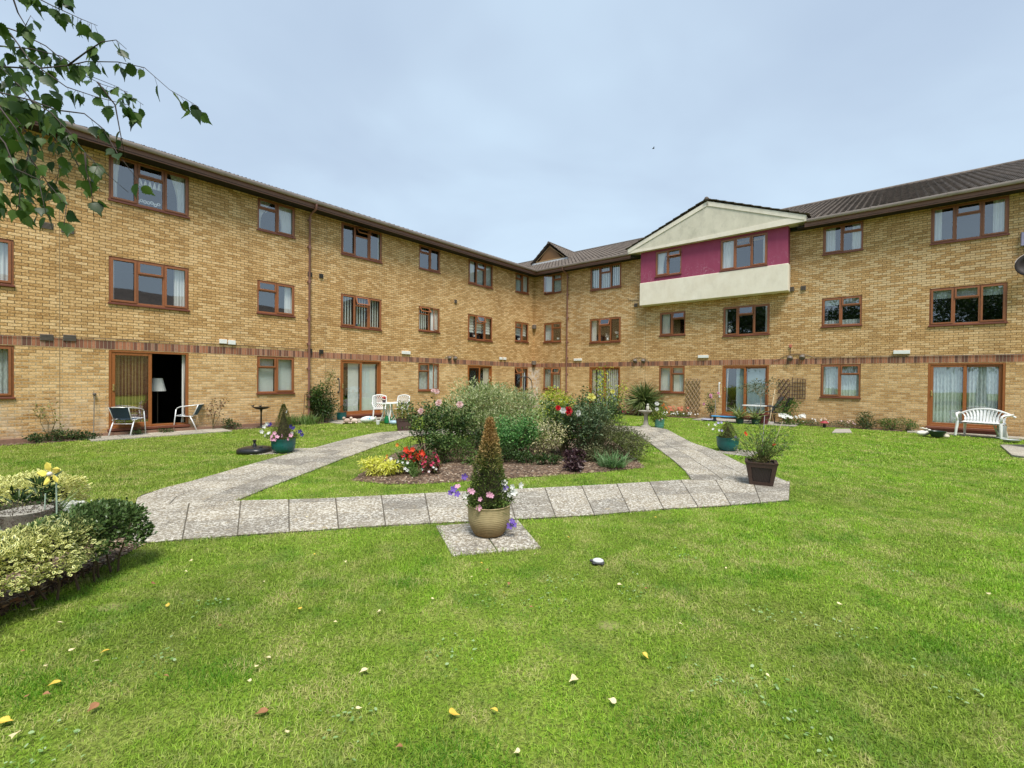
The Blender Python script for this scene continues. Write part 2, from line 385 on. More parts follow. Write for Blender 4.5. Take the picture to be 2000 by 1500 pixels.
DFRAME = wood('orange_brown_door_frame', (.24, .078, .020), (.38, .135, .038))
SILLM = wood('red_brown_sill', (.15, .045, .026), (.20, .065, .036))
FASCIA = wood('brown_fascia', (.165, .075, .048), (.22, .105, .068), .5)
GUTTER = P('grey_brown_gutter', (.36, .29, .275), .45, var=.2, scale=3, dirt=.3)
PIPE = P('mauve_brown_downpipe', (.24, .115, .095), .45, var=.15, scale=3)
SOFFIT = P('dark_soffit', (.014, .009, .007), .8)  # dark boards made near-black, the eave shadow is put into their colour
def tile_mat():
    m, b, p, o = newmat('weathered_concrete_roof_tiles'); v = b.obj()
    c = b.mix(b.rng(b.noise(v, 3.5, 5, .7), .35, .65), (.080, .062, .052), (.165, .13, .105))
    c = b.mix(b.rng(b.noise(v, 22, 4, .75), .56, .68, 0, .75), c, (.24, .22, .17)); c = b.mix(b.rng(b.noise(v, .8, 3), .55, .7, 0, .5), c, (.045, .037, .03))
    setp(b, p, c, .9, bump=b.noise(v, 60, 3), bdist=.004, bstr=.5); return m
TILE = tile_mat()
def glass_mat():
    m, b, p, o = newmat('window_glass'); v = b.obj(); b.N.remove(p)
    bump = b.node('ShaderNodeBump', {'Height': b.noise(v, 1.1, 1), 'Distance': .006, 'Strength': .25})
    ge = b.node('ShaderNodeNewGeometry'); dt = b.node('ShaderNodeVectorMath', operation='DOT_PRODUCT'); b.L.new(ge.outputs['Incoming'], dt.inputs[0]); b.L.new(ge.outputs['Normal'], dt.inputs[1])
    k = b.m('POWER', b.m('SUBTRACT', 1, b.m('ABSOLUTE', dt.outputs['Value']), clamp=True), 4); f = b.m('MULTIPLY_ADD', k, .8, .20, clamp=True)
    t = b.node('ShaderNodeBsdfTransparent', {0: (.96, .98, .98)}); g = b.node('ShaderNodeBsdfGlossy', {'Color': (.95, .97, 1), 'Roughness': .015})
    b.L.new(bump.outputs[0], g.inputs['Normal'])
    mx = b.node('ShaderNodeMixShader', {0: f}); b.L.new(t.outputs[0], mx.inputs[1]); b.L.new(g.outputs[0], mx.inputs[2]); b.L.new(mx.outputs[0], o.inputs[0])
    return m
GLASS = glass_mat()
def cloth(name, col, trans=.4, stripes=0, alpha=1.0):
    if name in _mc: return _mc[name]
    m, b, p, o = newmat(name); v = b.obj(); c = b.mix(b.noise(v, 6, 3), tuple(k * .88 for k in col), col)
    setp(b, p, c, .9); t = b.node('ShaderNodeBsdfTranslucent', {0: c}); mx = b.node('ShaderNodeMixShader', {0: trans})
    b.L.new(p.outputs[0], mx.inputs[1]); b.L.new(t.outputs[0], mx.inputs[2])
    if alpha < 1:
        tr = b.node('ShaderNodeBsdfTransparent'); m2 = b.node('ShaderNodeMixShader', {0: b.rng(b.noise(b.scalev(v, (1, 1, .25)), 40, 2), .35, .65, alpha - .15, alpha + .15)})
        b.L.new(tr.outputs[0], m2.inputs[1]); b.L.new(mx.outputs[0], m2.inputs[2]); mx = m2
    b.L.new(mx.outputs[0], o.inputs[0]); _mc[name] = m; return m
NET = cloth('net_curtain_fabric', (.82, .92, .90), .2, alpha=.78)
DRAPE = cloth('white_drape_fabric', (.92, .92, .89), .2)
BLIND = cloth('pale_blind_fabric', (.88, .95, .90), .15)
BLUEB = cloth('blue_grey_blind_fabric', (.42, .56, .58), .2)
CREAMC = cloth('cream_drape_fabric', (.80, .76, .62), .25)
STRIPE = cloth('orange_striped_fabric', (.62, .36, .14), .25)
REDC = cloth('deep_red_fabric', (.22, .05, .03), .2)
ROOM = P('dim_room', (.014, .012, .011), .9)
BRASS = P('brass', (.75, .60, .28), .3, .9)
WHITEP = P('white_plastic', (.80, .81, .80), .4, var=.04)
DARKP = P('dark_grey_plastic', (.06, .055, .05), .5)
GREYV = P('grey_brown_vent_plastic', (.16, .13, .11), .6)

# ------------------------------------------------------------------ windows and doors (local: x right, y into the room, z up)
def curtain(mb, x0, x1, z0, z1, y=.135, fold=.06, amp=.018, taper=0, side=0):
    n = max(6, int((x1 - x0) / .012)); 
    rows = 9 if taper else 2; ph = random.uniform(0, 6); vs = []
    for r in range(rows):
        t = r / (rows - 1); z = z1 + (z0 - z1) * t
        k = 1 - taper * math.sin(min(1, t / .75) * math.pi / 2) if taper else 1
        for i in range(n + 1):
            s = i / n
            xx = x0 + (x1 - x0) * (s * k if side <= 0 else 1 - (1 - s) * k)
            a = s * (x1 - x0) / fold * 2 * math.pi + ph; d = amp * (math.sin(a) + .5 * math.sin(a * .43 + 1))
            vs.append((xx, y + d, z + (.008 * math.sin(s * (x1 - x0) / .05 * 6.28) if r == rows - 1 else 0)))
    fs = [(r * (n + 1) + i, r * (n + 1) + i + 1, (r + 1) * (n + 1) + i + 1, (r + 1) * (n + 1) + i) for r in range(rows - 1) for i in range(n)]
    mb.add(vs, fs)
def slats(mb, x0, x1, z0, z1, w=.085, pitch=.1, ang=25, y=.15):
    x = x0 + w / 2
    while x < x1:
        a = R(ang + random.uniform(-4, 4)); c, s = math.cos(a) * w / 2, math.sin(a) * w / 2
        mb.quad((x - c, y - s, z0), (x + c, y + s, z0), (x + c, y + s, z1), (x - c, y - s, z1)); x += pitch
def bar(mb, x0, x1, z0, z1, y0, y1): mb.bbox((x0, y0, z0), (x1, y1, z1), .006)
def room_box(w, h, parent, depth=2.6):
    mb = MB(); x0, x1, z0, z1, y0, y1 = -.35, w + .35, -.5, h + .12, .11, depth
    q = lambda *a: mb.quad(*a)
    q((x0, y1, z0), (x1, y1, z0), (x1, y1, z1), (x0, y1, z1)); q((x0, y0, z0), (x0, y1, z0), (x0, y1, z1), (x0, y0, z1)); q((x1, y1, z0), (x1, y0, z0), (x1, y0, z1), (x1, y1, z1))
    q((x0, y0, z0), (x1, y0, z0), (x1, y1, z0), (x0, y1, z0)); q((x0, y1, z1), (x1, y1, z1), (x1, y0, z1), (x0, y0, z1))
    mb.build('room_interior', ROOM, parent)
def window(parent, loc, rz, w, h, lights, fan, openf=0, cur=(), shut=None, ajar=None):
    """lights: 2 or 3; fan: index of the light that has a small top-hung sash; cur: list of (kind, x0, x1[, extra]) in fractions of the width"""
    O = .055; mb = MB(); y0, y1 = .018, .085
    bar(mb, 0, O, 0, h, y0, y1); bar(mb, w - O, w, 0, h, y0, y1); bar(mb, O, w - O, 0, O, y0, y1); bar(mb, O, w - O, h - O, h, y0, y1)
    xs = [w * i / lights for i in range(lights + 1)]; gl = MB()
    if lights == 2: xs = [0, w * .5, w]
    for x in xs[1:-1]: bar(mb, x - .03, x + .03, O, h - O, y0, y1)
    sash = MB(); S = .042
    for i in range(lights):
        a = xs[i] + (O if i == 0 else .03); c = xs[i + 1] - (O if i == lights - 1 else .03)
        if i == fan:
            zt = h * .69; bar(mb, a, c, zt - .025, zt + .025, y0, y1)
            gl.quad((a, .05, O), (c, .05, O), (c, .05, zt - .02), (a, .05, zt - .02))
            # the top-hung sash: pivots at its head
            pv = Vector((0, .01, h - O + .01)); M = Matrix.Translation(pv) @ Matrix.Rotation(R(-openf), 4, 'X') @ Matrix.Translation(-pv)
            A, Cc, Z0, Z1 = a - .014, c + .014, zt + .012, h - O + .014
            for q in (((A, -.012, Z0), (A + S, .016, Z1)), ((Cc - S, -.012, Z0), (Cc, .016, Z1)), ((A + S, -.012, Z0), (Cc - S, .016, Z0 + S)), ((A + S, -.012, Z1 - S), (Cc - S, .016, Z1))): sash.box(*q, M=M)
            gl.add([M @ Vector(v) for v in ((A + S, .004, Z0 + S), (Cc - S, .004, Z0 + S), (Cc - S, .004, Z1 - S), (A + S, .004, Z1 - S))], [(0, 1, 2, 3)])
        else:
            if ajar == i:   # side-hung casement standing open
                pv = Vector((c if i == 0 else c, .01, 0)); M = Matrix.Translation(pv) @ Matrix.Rotation(R(28), 4, 'Z') @ Matrix.Translation(-pv)
                M = Matrix.Translation(Vector((c, .01, 0))) @ Matrix.Rotation(R(24), 4, 'Z') @ Matrix.Translation(Vector((-c, -.01, 0)))
            else: M = Matrix.Identity(4)
            if ajar == i or i != 1 or lights == 2:
                for q in (((a - .012, -.008, O - .012), (a + .034, .017, h - O + .012)), ((c - .034, -.008, O - .012), (c + .012, .017, h - O + .012)), ((a + .034, -.008, O - .012), (c - .034, .017, O + .034)), ((a + .034, -.008, h - O - .034), (c - .034, .017, h - O + .012))): sash.box(*q, M=M)
            gl.add([M @ Vector(v) for v in ((a + .01, .05 if ajar != i else .004, O), (c - .01, .05 if ajar != i else .004, O), (c - .01, .05 if ajar != i else .004, h - O), (a + .01, .05 if ajar != i else .004, h - O))], [(0, 1, 2, 3)])
    o = mb.build('window', FRAME, parent); o.location = loc; o.rotation_euler = (0, 0, rz)
    sash.build('sash', FRAME, o); gl.build('pane', GLASS, o)
    MB().bbox((-.02, -.045, -.045), (w + .02, .02, .004), .006).build('sill', SILLM, o)
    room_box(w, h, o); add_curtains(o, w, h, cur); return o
CK = {'net': NET, 'drape': DRAPE, 'blind': BLIND, 'bluecurtain': BLUEB, 'cream': CREAMC, 'vert': BLIND, 'stripe': STRIPE, 'red': REDC, 'roman': BLIND, 'lace': NET, 'lacetop': NET}
def add_curtains(o, w, h, cur):
    for c in cur:
        kind, a, e = c[:3]; ex = c[3] if len(c) > 3 else None; mb = MB(); x0, x1 = a * w + .03, e * w - .03; nm = 'curtain'
        if kind == 'vert': slats(mb, x0, x1, .05, h - .04, w=.058, pitch=.105, ang=12); nm = 'blind'
        elif kind == 'bluecurtain': slats(mb, x0, x1, .05, h - .04, w=.1, pitch=.088, ang=6); nm = 'blind'
        elif kind == 'blind': slats(mb, x0, x1, .05, h - .04, w=.1, pitch=.086, ang=8); nm = 'blind'
        elif kind == 'roman':
            z = h - .04; nm = 'blind'
            while z > (ex or .35) * h: mb.add([(x0, .19, z), (x1, .19, z), (x1, .16, z - .13), (x0, .16, z - .13)], [(0, 1, 2, 3)]); z -= .135
        elif kind == 'lace': curtain(mb, x0, x1, .05, (ex or .35) * h, fold=.1, amp=.01)
        elif kind == 'lacetop': curtain(mb, x0, x1, (ex or .65) * h, h - .04, fold=.3, amp=.006)
        elif ex: curtain(mb, x0, x1, .05, h - .04, fold=.07, taper=abs(ex), side=1 if ex < 0 else -1)
        else: curtain(mb, x0, x1, .05 + (.12 if kind == 'net' and h > 1.8 else 0), h - .04, fold=.085 if kind == 'net' else .07, amp=.022)
        mb.build(nm, CK[kind], o, smooth=True)
def patio_door(parent, loc, rz, w, h, cur=(), opened=0, handle_left=True, lamp=False):
    mb = MB(); O = .06; y0, y1 = .005, .12
    bar(mb, 0, O, 0, h, y0, y1); bar(mb, w - O, w, 0, h, y0, y1); bar(mb, O, w - O, h - O, h, y0, y1); bar(mb, O, w - O, 0, .05, y0, y1)
    o = mb.build('patio_door', DFRAME, parent); o.location = loc; o.rotation_euler = (0, 0, rz)
    gl = MB(); leaf = MB()
    for k in (0, 1):
        a = O if k == 0 else w / 2 - .03; c = w / 2 + .03 if k == 0 else w - O
        if k == 1: a -= opened; c -= opened
        yy = .02 if k == 0 else .068; S = .075; z0, z1 = .05, h - O
        bar(leaf, a, a + S, z0, z1, yy, yy + .04); bar(leaf, c - S, c, z0, z1, yy, yy + .04); bar(leaf, a + S, c - S, z0, z0 + S, yy, yy + .04); bar(leaf, a + S, c - S, z1 - S, z1, yy, yy + .04)
        gl.quad((a + S, yy + .02, z0 + S), (c - S, yy + .02, z0 + S), (c - S, yy + .02, z1 - S), (a + S, yy + .02, z1 - S))
    leaf.build('door_leaf', DFRAME, o); gl.build('pane', GLASS, o)
    hb = MB(); hb.bbox((O + .018, -.0, .98), (O + .058, .02, 1.16), .005); hb.tube([(O + .038, 0, 1.0), (O + .038, -.035, 1.02), (O + .038, -.035, 1.12), (O + .038, 0, 1.14)], .007, 6); hb.build('handle', BRASS, o)
    MB().bbox((-.03, -.07, -.07), (w + .03, .03, -.002), .008).build('sill', SILLM, o)
    MB().box((-.01, -.012, -.16), (w + .01, .03, -.072)).build('threshold', P('dark_red_brick_step', (.14, .05, .035), .85), o)
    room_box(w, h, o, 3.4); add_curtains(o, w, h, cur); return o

# ------------------------------------------------------------------ the L-shaped block
BLD = thing('apartment_building', 'three storey yellow brick apartment block in an L shape with cream and maroon bay', 'building', CORNER, BROT)
ZT, ZT3, ZT2, ZF, ZF3, ZF2, ZG, ZG2, ZD = 7.33, 6.16, 6.31, 4.70, 3.49, 3.65, 2.26, 1.06, .20
LEFT = {'A': (19.70, 20.87, 2), 'B': (16.31, 18.05, 3), 'C': (13.30, 14.48, 2), 'D': (9.90, 11.63, 3), 'E': (6.90, 8.07, 2), 'F': (3.43, 5.15, 3), 'G': (.49, 1.65, 2), 'Z': (22.6, 24.34, 3)}
RIGHT = {'H': (.70, 1.86, 2), 'I': (3.62, 5.35, 3), 'J': (7.30, 8.47, 2), 'K': (10.04, 11.77, 3), 'L': (13.47, 14.65, 2), 'M': (16.40, 18.14, 3), 'N': (21.0, 22.2, 2)}
CUR = {  # curtains in the windows, by column and storey
 'BT': [('drape', .74, 1, -.45), ('drape', 0, .16, .3)], 'BF': [('drape', .80, 1), ('drape', 0, .09)], 'BG': [('stripe', .06, .46), ('red', .1, .5), ('drape', .91, .985, .3)],
 'AF': [('drape', .62, 1)], 'AG': [('net', .0, 1), ], 'AT': [('drape', .7, 1)],
 'CT': [('drape', .5, 1, -.3), ('drape', 0, .42, .75)], 'CF': [('drape', .74, 1)], 'CG': [('blind', 0, .48), ('blind', .5, 1)],
 'DT': [('drape', .93, 1)], 'DF': [('vert', 0, .33, 62), ('vert', .34, .66, 62), ('vert', .67, 1, 62)], 'DG': [('drape', .06, .12), ('blind', .2, .47), ('blind', .53, .93)],
 'ET': [], 'EF': [('vert', 0, .5, 60), ('drape', .62, 1)], 'EG': [('net', 0, 1)],
 'FT': [('drape', 0, .3), ('net', .34, .66), ('net', .7, 1)], 'FF': [('roman', 0, .33, .3), ('roman', .34, .66, .3), ('roman', .67, 1, .3)], 'FG': [('cream', .68, .93)],
 'GT': [('net', 0, .5), ('drape', .6, 1)], 'GF': [('roman', 0, 1, .4)], 'GG': [('cream', .5, .8)],
 'HT': [('drape', 0, .45), ('net', .5, 1)], 'HF': [('drape', 0, .38)], 'HG': [('cream', 0, .45), ('vert', .5, 1, 50)],
 'IT': [('vert', 0, .33, 30), ('vert', .34, .66, 30), ('vert', .67, 1, 30)], 'IF': [('drape', 0, .2)], 'IG': [('cream', .05, .2), ('vert', .22, .95, 66)],
 'JT': [('drape', 0, .4, .3)], 'JF': [('drape', .05, .4)], 'JG': [('blind', 0, .48), ('blind', .52, 1)],
 'KT': [('drape', 0, .3), ('drape', .88, 1)], 'KF': [('drape', 0, .1), ('drape', .88, 1)], 'KG': [('drape', .06, .16, .6), ('bluecurtain', .28, .47), ('bluecurtain', .52, .94)],
 'LT': [('drape', 0, .34), ('drape', .7, 1)], 'LF': [('lacetop', 0, 1, .74), ('lace', 0, 1, .22)], 'LG': [('net', 0, 1), ('lace', 0, 1, .34)],
 'MT': [('drape', 0, .17), ('drape', .80, 1)], 'MF': [('lacetop', 0, 1, .72)], 'MG': [('net', .05, .48), ('net', .52, .95), ('lace', .05, .95, .24)]}
OPEN = {'DT': 38, 'DF': 22, 'EF': 40, 'FF': 26, 'GG': 30, 'HG': 24, 'IF': 18, 'KF': 8, 'JF': 10, 'JT': 16}
AJAR = {'EG': 1, 'EF': 1, 'HT': 0}
def put_windows(table, side):
    for k, (a, e, n) in table.items():
        for st, zt, zb in (('T', ZT, ZT3 if n == 3 else ZT2), ('F', ZF, ZF3 if n == 3 else ZF2), ('G', ZG, ZD if n == 3 else ZG2)):
            off = .40 if (side == 'R' and k in 'JK' and st == 'T') else 0
            if off: a_, e_ = (7.23, 8.40) if k == 'J' else (10.0, 11.73); zt, zb = (7.42, 6.30) if k == 'J' else (7.42, 6.15)
            else: a_, e_ = a, e
            w, h = e_ - a_, zt - zb
            loc, rz = ((e_, off, zb), math.pi) if side == 'L' else ((off, a_, zb), math.pi / 2)
            cur = CUR.get(k + st, [('drape', .8, 1)])
            if st == 'G' and n == 3: patio_door(BLD, loc, rz, w, h, cur, opened=.0 if k != 'B' else .77)
            else: window(BLD, loc, rz, w, h, n, 1 if n == 3 else (0 if side == 'L' else 1), OPEN.get(k + st, 0), cur, ajar=AJAR.get(k + st))
put_windows(LEFT, 'L'); put_windows(RIGHT, 'R')
def holes(table, side):
    out = []
    for k, (a, e, n) in table.items():
        out += [(a, e, ZF3 if n == 3 else ZF2, ZF), (a, e, ZD if n == 3 else ZG2, ZG)]
        if side == 'R' and k == 'J': out.append((6.7, 12.3, 6.12, 7.3))
        if not (side == 'R' and k in 'JK'): out.append((a, e, ZT3 if n == 3 else ZT2, ZT))
    return out
def wall_grid(name, u0, u1, z0, z1, hs, pt, depth, mat, parent):
    """pt(u, d, z): u along the wall, d into it"""
    us = sorted({u0, u1, *[h[0] for h in hs], *[h[1] for h in hs]}); zs = sorted({z0, z1, *[h[2] for h in hs], *[h[3] for h in hs]}); mb = MB()
    for i in range(len(us) - 1):
        for j in range(len(zs) - 1):
            cu, cz = (us[i] + us[i + 1]) / 2, (zs[j] + zs[j + 1]) / 2
            if any(h[0] < cu < h[1] and h[2] < cz < h[3] for h in hs): continue
            mb.quad(pt(us[i], 0, zs[j]), pt(us[i + 1], 0, zs[j]), pt(us[i + 1], 0, zs[j + 1]), pt(us[i], 0, zs[j + 1]))
    for a, e, c, d in hs:
        mb.quad(pt(a, 0, c), pt(a, depth, c), pt(a, depth, d), pt(a, 0, d)); mb.quad(pt(e, depth, c), pt(e, 0, c), pt(e, 0, d), pt(e, depth, d))
        mb.quad(pt(a, 0, d), pt(a, depth, d), pt(e, depth, d), pt(e, 0, d)); mb.quad(pt(a, depth, c), pt(a, 0, c), pt(e, 0, c), pt(e, depth, c))
    return mb.build(name, mat, parent)
wall_grid('wall', 0, 27, -.3, 7.36, holes(LEFT, 'L'), lambda u, d, z: (u, -d, z), .115, BRICK, BLD)
wall_grid('wall', 0, 30, -.3, 7.36, holes(RIGHT, 'R'), lambda u, d, z: (-d, u, z), .115, BRICK, BLD)
# plinth line and movement joints
mb = MB()
for x in (18.95, 12.2): mb.box((x - .006, .0, .2), (x + .006, .003, 7.3))
for y in (6.62,): mb.box((0, y - .006, .2), (.003, y + .006, 5.05))
mb.build('movement_joint', P('dark_mastic', (.25, .18, .10), .9), BLD)
mb = MB(); mb.box((12.3, .003, -.1), (27, .11, .10)); mb.build('plinth', P('reddish_brick_plinth', (.26, .15, .10), .9, var=.4, scale=9, bump=.5), BLD)
# soffit, fascia, gutter
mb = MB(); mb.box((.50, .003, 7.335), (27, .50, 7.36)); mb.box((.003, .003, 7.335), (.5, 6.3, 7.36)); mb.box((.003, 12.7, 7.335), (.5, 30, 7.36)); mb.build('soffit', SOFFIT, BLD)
mb = MB(); mb.box((.47, .47, 7.31), (27, .50, 7.54)); mb.box((.47, .503, 7.312), (.50, 6.05, 7.542)); mb.box((.47, 12.95, 7.31), (.50, 30, 7.54)); mb.build('fascia', FASCIA, BLD)
def gutter(mb, p0, p1, out):
    p0, p1, out = Vector(p0), Vector(p1), Vector(out); up = Vector((0, 0, 1)); pr = [(0, .0), (0, -.075), (.02, -.095), (.085, -.095), (.105, -.07), (.115, -.03), (.115, .004), (.104, .004), (.1, -.06), (.01, -.07)]
    mb.add([p + out * a + up * z for p in (p0, p1) for a, z in pr], [(i, (i + 1) % 10, 10 + (i + 1) % 10, 10 + i) for i in range(10)] + [tuple(range(10)), tuple(range(19, 9, -1))])
    n = int((p1 - p0).length / 2.0); d = (p1 - p0).normalized()
    for k in range(1, n + 1):
        q = p0 + d * (k * (p1 - p0).length / (n + 1))
        mb.add([p + out * (a * 1.12 + (.002 if a == 0 else 0)) + up * (z * 1.12 + .004) for p in (q - d * .05, q + d * .05) for a, z in pr], [(i, (i + 1) % 10, 10 + (i + 1) % 10, 10 + i) for i in range(10)] + [tuple(range(10)), tuple(range(19, 9, -1))])
mb = MB(); gutter(mb, (.502, .503, 7.565), (27, .503, 7.565), (0, 1, 0)); mb.build('gutter', GUTTER, BLD, auto=30)
mb = MB(); gutter(mb, (.503, .62, 7.563), (.503, 6.0, 7.563), (1, 0, 0)); mb.build('gutter', GUTTER, BLD, auto=30); mb = MB(); gutter(mb, (.503, 13.03, 7.563), (.503, 30, 7.563), (1, 0, 0)); mb.build('gutter', GUTTER, BLD, auto=30)
def downpipe(u, side):
    f = (lambda a, d, z: (a, d, z)) if side == 'L' else (lambda a, d, z: (d, a, z))
    mb = MB(); pts = [f(u, .56, 7.49), f(u, .56, 7.40), f(u, .52, 7.30), f(u, .16, 7.22), f(u, .085, 7.12), f(u, .085, .05)]
    mb.tube(pts, .036, 12)
    for z in (7.02, 6.1, 4.9, 3.6, 2.75, 1.9, .95): mb.tube([f(u, .085, z - .06), f(u, .085, z + .06)], .045, 12); mb.box(*([f(u - .055, .0, z - .02), f(u + .055, .07, z + .02)] if side == 'L' else [(0, u - .055, z - .02), (.07, u + .055, z + .02)]))
    mb.build('downpipe', PIPE, BLD, auto=40)
downpipe(12.83, 'L'); downpipe(2.28, 'R')
# roofs
def roof_sheet(mb, org, ud, vd, nd, u0f, u1f, vlen, upitch=.22, course=.345):
    org, ud, vd, nd = map(Vector, (org, ud, vd, nd)); vs = []; fs = []; rows = []
    k = int(vlen / course) + 1; vv = []
    for i in range(k): vv += [(i * course, .028), (min(vlen, (i + 1) * course) - .002, 0.0)]
    umax = max(u1f(0), u1f(vlen)); umin = min(u0f(0), u0f(vlen)); n = int((umax - umin) / (upitch / 6)) + 1
    for v, lift in vv:
        a, e = u0f(v), u1f(v)
        for i in range(n + 1):
            u = min(max(umin + i * upitch / 6, a), e); ph = (u / upitch) % 1
            prof = .060 * (max(0, math.sin(ph * 2 * math.pi)) ** .8) - .006
            vs.append(org + ud * u + vd * v + nd * (prof + lift + .03))
    m = n + 1
    for r in range(len(vv) - 1):
        for i in range(n):
            if (vs[r * m + i] - vs[r * m + i + 1]).length < 1e-5 and (vs[(r + 1) * m + i] - vs[(r + 1) * m + i + 1]).length < 1e-5: continue
            fs.append((r * m + i, r * m + i + 1, (r + 1) * m + i + 1, (r + 1) * m + i))
    mb.add(vs, fs)
PT = math.atan(.389); c_, s_ = math.cos(PT), math.sin(PT); RG = 8.5; VL = (RG + .55) / c_
mb = MB(); roof_sheet(mb, (0, .55, 7.50), (1, 0, 0), (0, -c_, s_), (0, s_, c_), lambda v: .55 - v * c_, lambda v: 27, VL)
mb.build('roof', TILE, BLD)
mb = MB(); roof_sheet(mb, (.55, 0, 7.50), (0, 1, 0), (-c_, 0, s_), (s_, 0, c_), lambda v: .55 - v * c_, lambda v: 30, VL)
zt_ = 7.5 + VL * s_; mb.quad((-RG, -RG, zt_), (-RG, 30, zt_), (-17, 30, 7.3), (-17, -RG, 7.3)); mb.quad((-RG, -RG, zt_), (27, -RG, zt_), (27, -17, 7.3), (-RG, -17, 7.3))
mb.build('roof', TILE, BLD, flip=True)
mb = MB(); zr = 7.50 + VL * s_ + .05; mb.tube([(-RG, y, zr) for y in (-RG, 30)], .10, 10); mb.tube([(x, -RG, zr) for x in (-RG, 27)], .10, 10); mb.build('ridge_tiles', TILE, BLD, smooth=True)
# projecting bay with gable
bh = [(7.23, 8.40, 6.30, 7.42), (10.0, 11.73, 6.15, 7.42)]
bay = wall_grid('bay_wall', 6.53, 12.42, 6.08, 7.5, bh, lambda u, d, z: (.4 - d, u, z), .115, MAROON, BLD)
mb = MB(); mb.quad((0, 6.53, 6.08), (.4, 6.53, 6.08), (.4, 6.53, 7.5), (0, 6.53, 7.5)); mb.quad((.4, 12.42, 6.08), (0, 12.42, 6.08), (0, 12.42, 7.5), (.4, 12.42, 7.5)); mb.build('bay_side', MAROON, BLD)
MB().bbox((0.002, 6.50, 5.06), (.43, 12.45, 6.09), .012).build('bay_apron', CREAM, BLD)
poly = [(5.96, 7.5), (13.02, 7.5), (13.02, 7.71), (9.52, 9.08), (5.96, 7.71)]
mb = MB().prism(poly, .1, .6, lambda u, v, t: (t, u, v)); g = mb.build('gable', CREAMD, BLD)
def tri_frame(mb, pts, x0, x1, w):
    for i in range(3):
        a, e = Vector(pts[i]), Vector(pts[(i + 1) % 3]); d = (e - a).normalized(); n = Vector((-d.y, d.x)) * w / 2
        mb.prism([a - n, e - n, e + n, a + n], x0, x1, lambda u, v, t: (t, u, v))
mb = MB(); mb.prism([(5.96, 7.5), (13.02, 7.5), (13.02, 7.71), (12.95, 7.735), (6.9, 7.60), (5.96, 7.71)], .602, .612, lambda u, v, t: (t, u, v))
for a, e in (((5.96, 7.71), (9.52, 9.08)), ((9.52, 9.08), (13.02, 7.71))):
    a, e = Vector(a), Vector(e); d = (e - a).normalized(); n = Vector((-d.y, d.x)); n = n if n.y < 0 else -n
    mb.prism([a, e, e + n * .17, a + n * .17], .603, .625, lambda u, v, t: (t, u, v))
mb.build('bargeboard', CREAM, g)
for sgn, y0_, in ((1, 13.10), (-1, 5.88)):
    tg = math.atan2(9.13 - 7.70, 3.52); L_ = 3.62 / math.cos(tg); cg, sg = math.cos(tg), math.sin(tg); mb = MB()
    roof_sheet(mb, (0, y0_, 7.675), (1, 0, 0), (0, -sgn * cg, sg), (0, sgn * sg, cg), lambda v: -4.6, lambda v: .67, L_); mb.build('gable_roof', TILE, BLD)
MB().tube([(.70, 9.5, 9.17), (-3.9, 9.5, 9.17)], .085, 8).build('gable_ridge', TILE, BLD, smooth=True)
# little gable over the corner
DY, DX, DZ = -1.39 - .5, -2.4, .87
mb = MB().prism([(-.80 + DY, 7.95 + DZ), (1.80 + DY, 7.95 + DZ), (.5 + DY, 9.33 + DZ)], -1.2 + DX, -1.0 + DX, lambda u, v, t: (t, u, v)); dg = mb.build('dormer_gable', P('brown_boarding', (.20, .10, .035), .7), BLD)
mb = MB(); tri_frame(mb, [(-.62 + DY, 8.40 + DZ), (1.62 + DY, 8.40 + DZ), (.5 + DY, 9.24 + DZ)], -.998 + DX, -.97 + DX, .035); mb.build('trim', P('tan_trim', (.42, .27, .12), .7), dg)
MB().box((-1.0 + DX, -.9 + DY, 8.20 + DZ), (-.92 + DX, 1.9 + DY, 8.33 + DZ)).build('flashing', P('pale_lead', (.55, .55, .55), .5), dg)
mb = MB()
for sgn, y0_ in ((1, 1.92 + DY), (-1, -.92 + DY)):
    tg = math.atan2(1.0, 1.22); L_ = 1.42 / math.cos(tg); cg, sg = math.cos(tg), math.sin(tg)
    roof_sheet(mb, (0, y0_, 8.24 + DZ), (1, 0, 0), (0, -sgn * cg, sg), (0, sgn * sg, cg), lambda v: -6.8, lambda v: -.82 + DX, L_)
mb.tube([(-.80 + DX, .5 + DY, 9.46 + DZ), (-6.8, .5 + DY, 9.46 + DZ)], .08, 8); mb.build('dormer_roof', TILE, BLD)
# vents, covers, cables and small fittings on the walls
def onwall(side, px, py):
    d = ray(px, py); dl = DL if side == 'R' else DR; t = (CORNER - CAM).dot(dl) / d.dot(dl); q = W2B(CAM + d * t); return q
def fit(side, px, py, w, h, dep, name, mat, kind='box'):
    q = onwall(side, px, py); u = q.x if side == 'L' else q.y; z = q.z
    f = (lambda a, d, zz: (a, d, zz)) if side == 'L' else (lambda a, d, zz: (d, a, zz)); mb = MB()
    if kind == 'louvre':
        mb.bbox(f(u - w / 2, .0, z - h / 2), f(u + w / 2, dep * .5, z + h / 2), .004)
        for k in range(5): zz = z - h / 2 + h * (k + .5) / 5; mb.box(f(u - w / 2 + .01, dep * .5, zz - .006), f(u + w / 2 - .01, dep, zz + .006)) if side == 'L' else mb.box((dep * .5, u - w / 2 + .01, zz - .006), (dep, u + w / 2 - .01, zz + .006))
    elif kind == 'round': mb.tube([f(u, 0, z), f(u, dep, z + .01), f(u, dep * 1.3, z - .02)], [w / 2, w / 2 * .95, w / 3], 14)
    else: mb.bbox(f(u - w / 2, 0, z - h / 2), f(u + w / 2, dep, z + h / 2), .006)
    return mb.build(name, mat, BLD)
for px, py in ((91, 441), (132, 450), (91, 659), (136, 660)): fit('L', px, py, .23, .15, .03, 'air_vent', GREYV, 'louvre')
for px, py in ((605, 536), (627, 539), (605, 685), (627, 687)): fit('L', px, py, .15, .15, .05, 'air_vent', DARKP, 'louvre')
